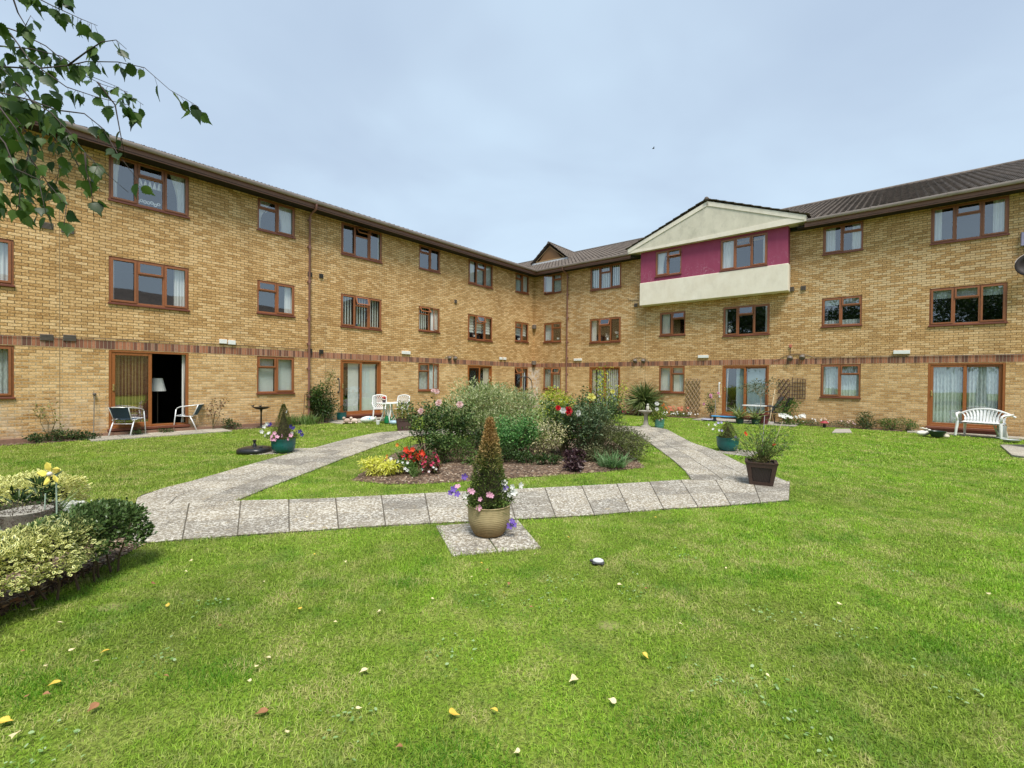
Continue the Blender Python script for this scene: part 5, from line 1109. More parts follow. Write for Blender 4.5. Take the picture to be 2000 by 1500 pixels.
bx_ = G(2012, 880); ck = thing('storage_chest', 'dark slatted garden cupboard cut by the right edge of the picture', 'cupboard', (bx_.x + .52, bx_.y + .1, .0), math.atan2(DR.y, DR.x)); DS = P('near_black_wood', (.022, .018, .02), .6)
mb = MB(); mb.box((-.25, -.25, .0), (.5, .3, .95)); mb.build('body', DS, ck); mb = MB(); mb.bbox((-.29, -.29, .95), (.54, .34, .99), .006); mb.build('lid', DS, ck)
mb = MB()
for k in range(7): mb.box((-.262, -.262, .06 + k * .125), (.51, .31, .15 + k * .125))
mb.build('slats', DS, ck)
q = onwall('R', 1999, 522); ds = thing('satellite_dish', 'dark brown round dish with a pale cable on the right wing at the picture edge', 'satellite dish', B2W(0, q.y + .12, q.z), BROT)
DB = P('dark_brown_metal', (.022, .013, .011), .6)
M = Matrix.Translation((.33, 0, 0)) @ Matrix.Rotation(R(84), 4, 'Y') @ Matrix.Rotation(R(8), 4, 'X'); mb = MB(); mb.lathe([(.001, -.10), (.12, -.09), (.24, -.045), (.33, .02), (.345, .025), (.34, .035), (.24, -.03), (.12, -.075), (.001, -.085)], 32); mb.v = [tuple(M @ Vector(v)) for v in mb.v]; mb.build('dish', DB, ds, smooth=True)
MB().tube([(0, 0, -.12), (.2, 0, -.10), (.30, 0, -.03)], .022, 8).build('bracket', DB, ds); mb = MB(); mb.tube([M @ Vector(v) for v in ((-.2, 0, -.02), (-.05, 0, .25), (0, 0, .38))], .012, 6); mb.ball(M @ Vector((0, 0, .4)), .045, 7); mb.build('feed_arm', P('pale_grey_plastic', (.45, .45, .44), .5), ds)
mb = MB(); mb.tube([M @ Vector((.352 * math.cos(a), .352 * math.sin(a), .03)) for a in np.linspace(1.6, 4.4, 16)], .011, 6); mb.build('cable', P('pale_pink_cable', (.62, .52, .48), .5), ds)
# ---- gnome, paving slab, turtle
gn = small('garden_gnome', 'small red and dark gnome ornament in the right wing border', 'ornament', 1614, 836, .01); gn.location.y += .1
MB().lathe([(.001, 0), (.05, 0), (.045, .12), (.03, .13), (.001, .13)], 12).build('body', P('black_paint', (.02, .018, .02), .6), gn); MB().lathe([(.12, .15), (.14, .17), (.05, .24), (.001, .245)], 14).build('coat', P('dull_red_paint', (.32, .04, .05), .6), gn); mb = MB(); mb.ball((0, 0, .26), (.045, .04, .045), 8); mb.build('head', P('skin_paint', (.55, .36, .27), .6), gn, smooth=True); MB().lathe([(.055, .285), (.03, .33), (.001, .40)], 12).build('hat', P('tan_paint', (.42, .28, .17), .6), gn)
q = GP([(1625, 846), (1664, 846), (1660, 839), (1632, 839)]); sl_ = MB(); slab(sl_, [q[0], q[1], q[2], q[3]], 0, .03); tag(sl_.build('stepping_stone', P('pale_concrete', (.36, .33, .29), .9, bump=.3)), 'pale rectangular slab lying at the edge of the lawn by the gnome', 'paving slab')
tt_ = small('turtle_ornament', 'small white and dark grey turtle shaped stone on the front lawn', 'ornament', 1168, 1103, .0); tt_.location.z = .012; tt_.rotation_euler = (0, 0, R(170))
MB().ball((0, 0, .024), (.048, .034, .020), 10).build('shell', P('chalky_white_stone', (.62, .63, .66), .8, var=.3, scale=40, bump=.4), tt_, smooth=True)
mb = MB(); mb.ball((.058, 0, .02), (.016, .013, .012), 7); [mb.ball((x, y, .010), (.014, .012, .009), 6) for x, y in ((.035, .034), (.035, -.034), (-.035, .034), (-.035, -.034))]; mb.ball((0, 0, .010), (.058, .042, .010), 9); mb.build('limbs', P('dark_slate', (.045, .045, .05), .7), tt_, smooth=True)
# ------------------------------------------------------------------ central bed
def plant(name, label, cat, x, y, z=.05, group=None): return thing(name, label, cat, (x, y, z), 0, group)
w = plant('variegated_willow', 'large rounded pale green and cream willow bush at the back of the central bed', 'shrub', -.50, 10.25)
p_, d_, t_ = blob(13000, (1.25, .95, .70), 90, .17, (0, 0, .74), .80); p2_, d2_, _ = blob(4000, (1.1, .85, .6), 40, .3, (0, 0, .7), .4); p_ = np.concatenate([p_, p2_]); d_ = np.concatenate([d_, d2_]); k = p_[:, 2] > .06; p_, d_ = p_[k], d_[k]
stems((0, 0, 0), t_[t_[:, 2] > .3], .014, .003).build('stem', TWIG, w); scatter('foliage', NARROW, p_, d_ * .7 + np.array([0, 0, .55]), rng.uniform(.05, .095, len(p_)), L_WILLOW, w, .55, .4)
def rose(label, x, y, h, r, nst, mat, n=1500, z0=.35, size=(.042, .078), seed=1, name='rose_bush'):
    random.seed(seed); o = plant(name, label, 'rose bush', x, y); tips = []
    for i in range(nst): a = random.uniform(0, 6.28); rr = r * random.uniform(.2, 1); tips.append((rr * math.cos(a), rr * math.sin(a) * .8, h * random.uniform(.6, 1)))
    stems((0, 0, 0), tips, .011, .004, .10).build('stem', BARK, o); P_ = []; D_ = []
    for i in range(n):
        t = random.choice(tips); s = 1 - abs(random.gauss(0, .26)); s = max(z0 / h, s) if random.random() < .85 else random.uniform(.2, 1); sg = .055 + .05 * r
        P_.append((t[0] * s + random.gauss(0, sg), t[1] * s + random.gauss(0, sg), t[2] * s + random.gauss(0, sg * .8))); D_.append((t[0] + random.gauss(0, .25), t[1] + random.gauss(0, .25), .1))
    scatter('foliage', LEAF, np.array(P_), np.array(D_), rng.uniform(size[0], size[1], n) , mat, o, .6, .9); return o
r1 = rose('leggy dark rose bush with pale pink roses at the left of the central bed', -1.62, 8.55, 1.12, .42, 13, L_ROSE, 1700, .5, seed=3)
at_px(r1, [(822, 803), (857, 787)], F_PALEP, .125, -.25, ROSE); at_px(r1, [(846, 763), (853, 765)], F_PALEP, .09, 0, ROSE)
r2 = rose('rose bush with one pale pink rose and bare canes beside the willow', -1.05, 8.75, 1.10, .40, 12, L_ROSE, 1500, .4, seed=8); at_px(r2, [(898, 790)], F_PALEP, .125, -.3, ROSE)
r9 = rose('low dark leaved rose in front of the leggy pink rose', -1.25, 8.15, .62, .34, 9, L_ROSE, 1100, .15, seed=18)
o = plant('shrub', 'feathery mid green plant at the foot of the pink roses', 'shrub', -.95, 8.2); bushel(o, 900, (.26, .2, .24), .24, L_MID, NARROW, (.03, .06))
r3 = rose('dense bright green rose bush without flowers behind the browned conifer', -.02, 8.55, .82, .52, 20, L_ROSEB, 3600, .12, (.035, .065), seed=5)
o = plant('shrub', 'small dark green bush at the foot of the dense green rose', 'shrub', -.25, 8.3); bushel(o, 900, (.35, .25, .22), .22, L_DARK, LEAF, (.03, .05))
o = plant('variegated_shrub', 'open twiggy shrub with small cream edged leaves right of the dense green rose', 'shrub', .62, 8.55); bushel(o, 1500, (.34, .28, .36), .48, L_CREAM, LEAF, (.03, .055), 18, .26)
r4 = rose('tall rose bush with the big deep red rose in the middle of the bed', 1.05, 9.1, 1.22, .50, 18, L_ROSE, 2300, .3, seed=12)
at_px(r4, [(1110, 803)], F_RED, .20, -.3, ROSE); at_px(r4, [(1090, 797), (1130, 832)], F_RED, .11, -.3, ROSE)
r5 = rose('rose bush with white roses and bare brown canes right of the red rose', 1.45, 8.8, 1.10, .5, 18, leafmat('grey_green_rose_leaves', [(.05, .09, .04), (.10, .16, .07), (.22, .29, .15)], .3), 2300, .25, seed=15); at_px(r5, [(1129, 807), (1100, 802)], F_WHITE, .13, -.3, ROSE); 
r6 = rose('tall leafy rose bush with a pale yellow rose at the right of the bed', 1.95, 9.9, 1.32, .58, 18, L_ROSE, 2600, .3, seed=19); at_px(r6, [(1155, 776)], F_YEL, .17, -.3, ROSE); at_px(r6, [(1180, 806), (1172, 830)], F_WHITE, .10, -.3, ROSE)
o = plant('grey_green_shrub', 'low sprawling grey green heathery shrub at the right end of the bed', 'shrub', 2.05, 9.05); bushel(o, 7500, (.66, .46, .35), .27, L_HEATH, NARROW, (.03, .065), 26)
o = plant('grey_green_shrub', 'thin twiggy grey green shrub behind the sprawling one', 'shrub', 1.75, 9.5); bushel(o, 2600, (.55, .4, .42), .42, L_HEATH, NARROW, (.025, .05), 22)
o = plant('golden_shrub', 'bright yellow green rounded shrub behind the red rose', 'shrub', 1.30, 12.9); bushel(o, 2600, (.52, .45, .55), .68, L_CHOI, LEAF, (.05, .09), 20, .24)
tl = plant('climbing_rose', 'tall thin climbing rose with few leaves in front of the right wing door', 'rose bush', 2.75, 13.6, .0)
tips = [(random.uniform(-.25, .75), random.uniform(-.2, .2), random.uniform(1.2, 1.95)) for _ in range(12)]; stems((0, 0, 0), tips, .012, .004, .2).build('stem', BARK, tl)
P_ = np.array([np.array(random.choice(tips)) * random.uniform(.55, 1.03) + rng.normal(size=3) * .09 for _ in range(520)]); scatter('foliage', LEAF, P_, rng.normal(size=(520, 3)), rng.uniform(.05, .09, 520), L_CHOI, tl); at_px(tl, [(1197, 765)], F_YEL, .14, -.2, ROSE)
o = plant('ornamental_grass', 'blue green grass tuft at the front right of the bed', 'grass tuft', 1.82, 8.05); n = 240; a = rng.uniform(0, 6.28, n); rr = rng.uniform(0, .16, n); scatter('blades', T_strap(.05, 1.0), np.stack([rr * np.cos(a) * 1.4, rr * np.sin(a), np.zeros(n)], 1), np.stack([np.cos(a) * .55, np.sin(a) * .55, np.ones(n)], 1), rng.uniform(.18, .36, n), leafmat('blue_green_blades', [(.07, .16, .05), (.13, .25, .09), (.24, .36, .17)], .3), o, .15, .2)
o = plant('heuchera', 'low clump of blackish purple leaves at the front of the bed', 'perennial', 1.05, 7.78); bushel(o, 420, (.20, .15, .09), .08, L_PURPLE, OVAL, (.04, .07), 10, stem=False)
o = plant('heuchera', 'dark purple leaved clump behind the front purple clump', 'perennial', 1.25, 8.5); bushel(o, 420, (.24, .16, .12), .12, L_PURPLE, OVAL, (.04, .07), 10, stem=False)
o = plant('perennial', 'spreading low dark green clump in the bark near the purple leaves', 'perennial', .72, 8.1); bushel(o, 380, (.26, .16, .08), .07, L_DARK, NARROW, (.05, .09), 10, stem=False)
o = plant('golden_foliage_plant', 'bright yellow feathery foliage plant at the left corner of the bed', 'bedding plant', -2.08, 7.22); bushel(o, 1300, (.27, .22, .13), .13, L_YELLOW, NARROW, (.05, .09), 16, .24)
o = plant('white_begonia', 'white begonia at the right of the yellow foliage plant', 'bedding plant', -1.72, 7.25); bushel(o, 500, (.17, .15, .12), .12, L_MID, OVAL, (.03, .05), 10); p_, n_ = around(16, .13, .15, .1); blooms(o, p_, n_, F_WHITE, .05)
o = plant('pink_begonia', 'pink begonia with reddish leaves behind the white begonia', 'bedding plant', -1.72, 7.7); bushel(o, 420, (.20, .15, .12), .15, leafmat('bronze_leaves', [(.10, .04, .03), (.16, .08, .04), (.12, .14, .04)], .3), OVAL, (.03, .05), 10); p_, n_ = around(22, .16, .22, .08); blooms(o, p_, n_, F_CRIM, .055)
o = plant('crimson_begonia', 'crimson and white begonia at the right of the small green tuft', 'bedding plant', -1.32, 7.28); bushel(o, 480, (.17, .14, .16), .15, leafmat('bronze_leaves', [(.10, .04, .03)], .3), OVAL, (.03, .05), 10); p_, n_ = around(34, .13, .18, .14); blooms(o, p_, n_, F_CRIM, .052); p_, n_ = around(8, .15, .1, .05); blooms(o, p_, n_, F_WHITE, .04)
o = plant('scarlet_bedding', 'scarlet flowered bedding plants behind the begonias', 'bedding plant', -1.55, 7.72); bushel(o, 900, (.32, .22, .16), .16, L_DARK, LEAF, (.04, .07), 14); at_px(o, [(793, 878), (802, 887), (806, 878), (818, 890), (823, 884), (817, 893), (828, 900), (830, 906), (789, 893), (809, 899), (803, 895), (822, 895), (812, 888), (796, 882), (827, 887)], F_SCAR, .10, -.15); at_px(o, [(776, 869), (756, 892)], F_ORG, .085, .2)
o = plant('strap_leaved_clump', 'bright green strap leaved clump behind the scarlet flowers', 'perennial', -1.85, 8.25); n = 90; a = rng.uniform(0, 6.28, n); scatter('blades', T_strap(.05, 1.3), np.stack([rng.normal(size=n) * .1, rng.normal(size=n) * .08, np.zeros(n)], 1), np.stack([np.cos(a) * .6, np.sin(a) * .6, np.ones(n)], 1), rng.uniform(.3, .5, n), L_STRAP, o, .1, .2)
o = plant('ornamental_grass', 'small green grass tuft between the begonias', 'grass tuft', -1.52, 7.08); n = 110; a = rng.uniform(0, 6.28, n); scatter('blades', T_strap(.04, .8), np.stack([rng.normal(size=n) * .03, rng.normal(size=n) * .03, np.zeros(n)], 1), np.stack([np.cos(a) * .5, np.sin(a) * .5, np.ones(n)], 1), rng.uniform(.12, .22, n), L_STRAP, o, .1, .2)
o = plant('daisy', 'pair of small white flowers at the left edge of the bed', 'bedding plant', -2.1, 7.75, .02); bushel(o, 60, (.10, .08, .05), .05, L_MID, NARROW, (.05, .08), 5, stem=False); blooms(o, [(.0, -.05, .16), (.03, -.03, .19)], [(0, -1, .6), (0, -1, .8)], F_WHITE, .06)
for x_, y_, r_, h_, m_q, lab in ((-.55, 8.1, .3, .22, L_MID, 'low fresh green plants between the pink roses and the browned conifer'), (.35, 8.25, .28, .2, L_DARK, 'low dark foliage in front of the cream edged shrub'), (1.6, 8.55, .34, .25, L_HEATH, 'low grey green sprigs at the foot of the white roses'), (-.1, 9.3, .8, .5, L_DARK, 'dark green undergrowth in the middle of the bed'), (1.2, 9.6, .7, .5, L_MID, 'mid green undergrowth behind the red rose')):
    o = plant('low_plant', lab, 'perennial', x_, y_); bushel(o, int(2600 * r_), (r_, r_ * .7, h_ * .6), h_ * .55, m_q, LEAF, (.035, .06), 14, .26)
# plant support with hoops
ar = plant('plant_support', 'black metal hooped plant support with a pale finial standing behind the willow', 'plant support', .30, 10.95, 0); BM = P('black_metal', (.016, .017, .02), .4, .3)
for rz_ in (0, math.pi / 2):
    M = Matrix.Rotation(rz_ + .1, 4, 'Z'); mb = MB(); mb.tube([M @ Vector(v) for v in [(-.19, 0, 0), (-.19, 0, 1.44)] + arc((-.19, 0, 1.44), (-.19, 0, 1.66), (0, 0, 1.66)) + arc((0, 0, 1.66), (.19, 0, 1.66), (.19, 0, 1.44)) + [(.19, 0, 1.44), (.19, 0, 0)]], .010, 7); mb.build('hoop', BM, ar, smooth=True)
mb = MB()
for z in (.5, .95, 1.26): mb.tube([(.19 * math.cos(a), .19 * math.sin(a), z) for a in np.linspace(0, 6.283, 17)], .008, 5)
mb.build('ring', BM, ar); mb = MB(); mb.tube([(0, 0, 0), (0, 0, 1.55), (0, 0, 1.78)], [.012, .012, .004], 6); mb.tube([(0, 0, 1.66), (0, 0, 1.72), (0, 0, 1.76)], [.02, .014, .003], 6); mb.build('finial', P('pale_metal', (.42, .45, .46), .5, .4), ar)

# ------------------------------------------------------------------ hedges and bed at the left
def hedge(label, c, rz, sx, sy, z0, z1, n, mat, size=(.030, .046), round_=.05):
    o = thing('clipped_hedge', label, 'hedge', (c[0], c[1], 0), rz, 'clipped variegated hedges'); P_ = []; N_ = []
    def f(u): return u
    area = [sx * sy, sx * (z1 - z0), sx * (z1 - z0), sy * (z1 - z0), sy * (z1 - z0)]; tot = sum(area); x = []
    for i in range(n):
        k = random.choices(range(5), area)[0]; a, b_ = random.uniform(-1, 1), random.uniform(-1, 1)
        if k == 0: p = Vector((a * sx / 2, b_ * sy / 2, z1)); q = Vector((0, 0, 1))
        elif k < 3: s = 1 if k == 1 else -1; p = Vector((a * sx / 2, s * sy / 2, z0 + (z1 - z0) * (b_ + 1) / 2)); q = Vector((0, s, 0))
        else: s = 1 if k == 3 else -1; p = Vector((s * sx / 2, a * sy / 2, z0 + (z1 - z0) * (b_ + 1) / 2)); q = Vector((s, 0, 0))
        # soften the edges of the box
        m = max(0, abs(p.x) - (sx / 2 - round_)); l = max(0, abs(p.y) - (sy / 2 - round_)); t = max(0, p.z - (z1 - round_)); e = math.sqrt(m * m + l * l + t * t)
        if e > round_ * 1.0: kf = (e - round_ * 1.0) / e; p.x -= math.copysign(m * kf, p.x); p.y -= math.copysign(l * kf, p.y); p.z -= t * kf; q = (Vector((math.copysign(m, p.x), math.copysign(l, p.y), t)) / e + q * .3)
        bump = .030 * math.sin(p.x * 9 + p.y * 5) + .024 * math.sin(p.y * 13 + p.z * 17) + .018 * math.sin(p.x * 23)
        p += q * (bump + random.gauss(0, .013) - (random.random() < .45) * random.uniform(0, .07)); P_.append(tuple(p)); N_.append(tuple(q + Vector((0, 0, .35))))
    P_ = np.array(P_); N_ = np.array(N_); k = P_[:, 2] > .03; P_, N_ = P_[k], N_[k]
    scatter('foliage', OVAL, P_, N_, rng.uniform(size[0], size[1], len(P_)), mat, o, .6, .6)
    mb = MB()
    for i in range(int(sx * sy * 46)):
        x, y = random.uniform(-.42, .42) * sx, random.uniform(-.42, .42) * sy; mb.tube([(x, y, 0), (x + random.gauss(0, .03), y + random.gauss(0, .03), .12), (x + random.gauss(0, .08), y + random.gauss(0, .08), z1 * .85)], [.009, .007, .003], 5)
    mb.build('stem', TWIG, o)
    mb = MB(); mb.bbox((-sx / 2 + .1, -sy / 2 + .1, z0 + .07), (sx / 2 - .1, sy / 2 - .1, z1 - .09), .06); mb.build('inner_shade', P('hedge_inside_shade', (.016, .020, .008), .95, bump=.6), o)  # added near-black block that stands for the shade inside the hedge
    return o
hedge('long clipped hedge nearest the front lawn, yellow edged with a plain green right end', (-3.39, 2.80), R(88), 2.10, .46, .21, .48, 20000, L_EUO2, (.024, .037))
hd = hedge('low clipped hedge with bright yellow edged leaves behind the yellow windmill flower', (-6.05, 4.80), R(8), 2.3, .62, .04, .45, 12000, L_EUO, (.026, .040))
# between the hedges
sp_ = thing('stone_planter', 'round stone planter filled with dusky thyme between the two hedges', 'planter', (-4.22, 3.95, 0)); MB().lathe([(.001, 0), (.16, 0), (.16, .05), (.13, .08), (.15, .25), (.20, .36), (.215, .40), (.19, .405), (.001, .38)], 28).build('bowl', GST, sp_, auto=40); sp_.scale = (.85, .85, 1); sp_.location.x -= .06
pp, dd, tt = blob(1900, (.27, .26, .09), 24, .25, (0, 0, .385)); scatter('thyme', NARROW, pp, dd, rng.uniform(.015, .035, len(pp)), L_BIRCH2, sp_)
q = plant('leafy_clump', 'upright dark green leafy plant growing beside the stone planter', 'perennial', -4.55, 4.25, 0); bushel(q, 380, (.15, .14, .26), .34, L_DARK, NARROW, (.06, .12), 10); n = 60; a = rng.uniform(0, 6.28, n); scatter('blades', T_strap(.04, 1.2), np.zeros((n, 3)), np.stack([np.cos(a) * .9, np.sin(a) * .9, np.ones(n)], 1), rng.uniform(.3, .55, n), L_STRAP, q, .1, .2)
for i, (x, y, lab) in enumerate(((-4.72, 4.62, 'silvery white flowering mat at the foot of the far hedge'), (-4.18, 4.42, 'silvery white flowering mat in front of the far hedge, nearest the path'), (-4.95, 4.05, 'silvery white flowering mat at the left edge of the picture between the hedges'))):
    q = plant('alyssum', lab, 'bedding plant', x, y, 0); bushel(q, 700, (.42, .28, .10), .14, L_LAWNW, NARROW, (.02, .045), 14, stem=False); bushel(q, 900, (.42, .28, .09), .19, L_ALY, BLOOM, (.015, .03), 14, name='flower_heads', stem=False)
q = plant('leafy_clump', 'green leafy ground plant behind the front hedge', 'perennial', -3.98, 4.25, 0); bushel(q, 700, (.24, .22, .12), .13, L_MID, LEAF, (.025, .05), 12)
for i, (x, y, h, lab) in enumerate(((-3.98, 3.92, .80, 'yellow metal windmill flower on a pale stake between the hedges'),)):
    q = thing('garden_windmill', lab, 'garden ornament', (x, y, 0)); MT = P('yellow_painted_metal', (.88, .74, .14), .45, var=.15, scale=8)
    MB().tube([(0, 0, 0), (0, .01, .4), (.005, 0, .72)], .006, 6).build('stake', P('pale_green_stake', (.40, .52, .42), .5), q); MB().tube([(-.14, .03, .1), (-.12, .03, .55)], .005, 6).build('stake', P('pale_green_stake', (.4, .5, .4), .5), q)
    c_ = Vector((0, -.03, .74)); ks = .72
    for k in range(5):
        a = 2 * math.pi * k / 5 + .5; d = Vector((math.cos(a), -.25, math.sin(a))); s = Vector((-math.sin(a), 0, math.cos(a))); mb = MB()
        mb.add([c_ + d * .015, c_ + d * .05 + s * .028 + Vector((0, -.012, 0)), c_ + d * .085 + s * .026, c_ + d * .105, c_ + d * .085 - s * .020 + Vector((0, .01, 0)), c_ + d * .05 - s * .018], [(0, 1, 2, 3, 4, 5)]); ob = mb.build('petal', MT, q); so_ = ob.modifiers.new('th', 'SOLIDIFY'); so_.thickness = .003
    MB().ball(c_ + Vector((0, -.02, 0)), .020, 8).build('hub', P('white_hub', (.75, .72, .66), .5), q, smooth=True)
# ------------------------------------------------------------------ birch that hangs into the picture
bt = thing('birch_tree', 'birch branches with toothed green leaves hanging into the upper left corner', 'tree', (-4.6, 1.15, 0))
org = Vector((-4.6, 1.15, 0)); BB = P('birch_bark', (.50, .48, .43), .8, var=.35, scale=6, bump=.5); BT = P('dark_birch_twig', (.045, .030, .024), .7)
MB().tube([(0, 0, 0), (.03, .02, 1.5), (-.03, .05, 3.2), (0, .1, 5)], [.15, .12, .10, .06], 14).build('trunk', BB, bt, smooth=True)
def twigpx(pts, D): return [AT(x, y, D + (dd if len(p) > 2 else 0)) for p in pts for (x, y, dd) in [(p[0], p[1], p[2] if len(p) > 2 else 0)]]
TW = [  # (pixel path, distance) of every hanging twig
 ([(-160, 60), (0, 130), (70, 134), (132, 128), (169, 120), (230, 121), (282, 132), (331, 175), (377, 202), (391, 215)], 1.75),
 ([(-150, -60), (20, -30), (104, 12), (156, 36), (190, 50)], 1.75), ([(132, 128), (170, 100), (198, 82), (227, 78), (247, 96)], 1.75),
 ([(-150, 120), (0, 181), (61, 196), (101, 221), (135, 258), (166, 298), (202, 334), (251, 376)], 1.65),
 ([(-120, 60), (20, 65), (60, 120), (130, 170), (190, 190), (250, 205), (268, 225)], 1.7), ([(61, 196), (110, 215), (165, 222), (200, 250), (230, 300), (268, 350)], 1.7),
 ([(166, 298), (168, 330), (178, 368), (184, 430)], 1.65), ([(120, 240), (140, 300), (165, 345), (200, 375)], 1.75),
 ([(-80, 150), (0, 210), (30, 250), (60, 310), (95, 360), (130, 400), (125, 440)], 1.6), ([(-60, 200), (10, 280), (30, 330), (75, 350), (90, 420)], 1.55),
 ([(0, 130), (40, 170), (90, 230), (120, 300), (110, 360)], 1.8), ([(-100, 100), (0, 90), (60, 95), (120, 110), (180, 150), (230, 170), (280, 205)], 1.85),
 ([(-60, 30), (30, 60), (90, 90), (150, 140), (200, 165), (250, 180)], 1.9), ([(-60, 240), (0, 300), (40, 360), (36, 410)], 1.6), ([(-40, 170), (20, 215), (60, 270), (50, 330), (20, 380)], 1.7),
 ([(190, 160), (225, 205), (235, 260), (245, 310)], 1.75), ([(20, -20), (35, 25), (50, 50), (60, 30)], 1.7), ([(-80, -40), (-20, 20), (10, 60), (25, 75)], 1.7), ([(60, -30), (115, -15), (140, 0)], 1.8)]
P_ = []; D_ = []; mb = MB()
for path, D in TW:
    q = [AT(x, y, D + random.gauss(0, .03)) - org for x, y in path]; n = len(q); mb.tube(q, [max(.0009, .0034 * (1 - i / n)) for i in range(n)], 5)
    L_ = sum((e - a).length for a, e in zip(q, q[1:])); m_k = int(L_ / .030) if path[0][0] < 100 else int(L_ / .042)
    for k in range(m_k):
        s = random.uniform(.12, 1.0) * (n - 1); i = min(n - 2, int(s)); p = q[i].lerp(q[i + 1], s - i); px = path[i][0] + (path[i + 1][0] - path[i][0]) * (s - i)
        if px > 60 and random.random() < .30: continue
        d = Vector((random.gauss(.1, .4), random.gauss(0, .4), -1)).normalized(); st = p + d * random.uniform(.008, .03); mb.tube([p, st], .0007, 3); P_.append(tuple(st)); D_.append(tuple(d + Vector((random.gauss(.1, .35), random.gauss(0, .25), 0))))
for _ in range(260):   # the thick of the foliage at the picture edge
    x, y = random.triangular(-130, 150, -10), random.uniform(110, 425); 
    if x > 190 - (y - 130) * .25: continue
    p = AT(x, y, random.uniform(1.6, 2.1)) - org; P_.append(tuple(p)); D_.append((random.gauss(0, .4), random.gauss(0, .4), -1))
mb.tube([(0, .05, 3.0), (.8, .2, 3.05), (1.7, .4, 2.95)] + [AT(-150, 60, 1.75) - org], [.035, .025, .012, .005], 7); mb.tube([(0, .05, 2.6), (.9, .25, 2.7), AT(-150, 120, 1.65) - org], [.03, .016, .004], 7); mb.tube([(.8, .2, 3.05), AT(-150, -60, 1.75) - org], [.015, .004], 6)
mb.build('branch', BT, bt, smooth=True)
def T_birch():
    half = [(.0, .0), (.18, .04), (.34, .14), (.31, .20), (.42, .28), (.37, .33), (.43, .42), (.35, .46), (.35, .56), (.25, .60), (.22, .70), (.13, .75), (.08, .88), (0, 1.1)]
    V = []; mid = [(0, t, -.03 - .12 * t * t) for _, t in half]; L_ = [(-x, t, .06 * x / .4 - .12 * t * t) for x, t in half]; R_ = [(x, t, .06 * x / .4 - .12 * t * t) for x, t in half]; n = len(half); V = mid + L_ + R_; F = []
    for i in range(n - 1): F += [(i, i + 1, n + i + 1), (i, n + i + 1, n + i), (i, 2 * n + i, 2 * n + i + 1), (i, 2 * n + i + 1, i + 1)]
    return np.array(V, float), np.array(F), np.zeros(3 * n)
P_ = np.array(P_); D_ = np.array(D_); N = len(P_); V, F, A = T_birch(); t = unit(D_); nn = rng.normal(size=(N, 3)) * .75 + np.array([-.1, -.9, .35]); nn = unit(nn - t * (nn * t).sum(1, keepdims=True)); s = np.cross(t, nn); sz = rng.uniform(.034, .058, N)[:, None, None]
W = (V[None] * sz); W = W[:, :, 0:1] * s[:, None] + W[:, :, 1:2] * t[:, None] + W[:, :, 2:3] * nn[:, None] + P_[:, None]
npmesh('leaves', W.reshape(-1, 3), (F[None] + (np.arange(N) * len(V))[:, None, None]).reshape(-1, 3), L_BIRCH, bt)
# ------------------------------------------------------------------ along the left wing
def wallpt(side, px, py, off=.3):
    d = ray(px, py); dl = DL if side == 'R' else DR; t = (CORNER + dl * off - CAM).dot(dl) / d.dot(dl); q = CAM + d * t; return Vector((q.x, q.y, 0))
def wplant(side, px, off, name, label, cat, z=.0): v = wallpt(side, px, 800, off); return thing(name, label, cat, (v.x, v.y, z), 0)
cl = wplant('L', 627, .28, 'climbing_plant', 'dense dark leafy climber on the wall beside the left wing downpipe', 'climber'); bushel(cl, 2600, (.52, .22, .55), .75, L_DARK, LEAF, (.05, .09), 24, .26); bushel(cl, 700, (.40, .2, .5), .85, L_MID, LEAF, (.05, .08), 14, .22, name='young_foliage', stem=False)
bushel(cl, 240, (.16, .12, .45), 1.45, L_MID, LEAF, (.04, .07), 10, .3, c=(.28, .1), name='top_foliage', stem=False); MB().tube([(.2, .05, 0), (.3, .08, .9), (.26, .1, 1.5), (.36, .14, 2.0)], [.014, .01, .007, .003], 6).build('stem', TWIG, cl)
for px, w_, lab in ((585, .5, 'strap leaved iris clump below the small window of the left wing'), (608, .4, 'strap leaved iris clump in front of the downpipe climber'), (565, .25, 'shorter strap leaved clump behind the teal pot with the pointed conifer')):
    o = wplant('L', px, .42, 'iris_clump', lab, 'perennial'); n = 130; a = rng.uniform(0, 6.28, n); scatter('blades', T_strap(.055, .8), np.stack([rng.normal(size=n) * w_ * .45, rng.normal(size=n) * .1, np.zeros(n)], 1), np.stack([np.cos(a) * .35, np.sin(a) * .35, np.ones(n)], 1), rng.uniform(.25, .45, n), L_STRAP, o, .1, .2)
o = wplant('L', 650, .35, 'grey_leaf_plant', 'small grey leaved plant beside the deep teal pot', 'perennial'); bushel(o, 260, (.18, .14, .14), .14, leafmat('silver_leaves', [(.25, .32, .24), (.42, .48, .38)], .2), NARROW, (.04, .07), 8)
for px, off, r, h, n, lab in ((450, .28, .26, .30, 500, 'low dark green plant at the wall right of the blue sling chair'), (150, .35, .55, .22, 900, 'spreading low green plant in the border left of the striped curtain door'), (72, .3, .3, .2, 420, 'small low green plant at the left end of the left wing border'), (112, .3, .3, .25, 420, 'low bushy plant at the foot of the twiggy rose'), (270, .3, .14, .15, 120, 'weedy tuft in the patio joint under the navy chair'), (325, .25, .2, .13, 160, 'weedy tuft on the patio between the two aluminium chairs')):
    o = wplant('L', px, off, 'low_plant', lab, 'perennial', .03 if n < 200 else 0); bushel(o, n, (r, .18, h / 2), h / 2, L_DARK, LEAF, (.03, .06), 12)
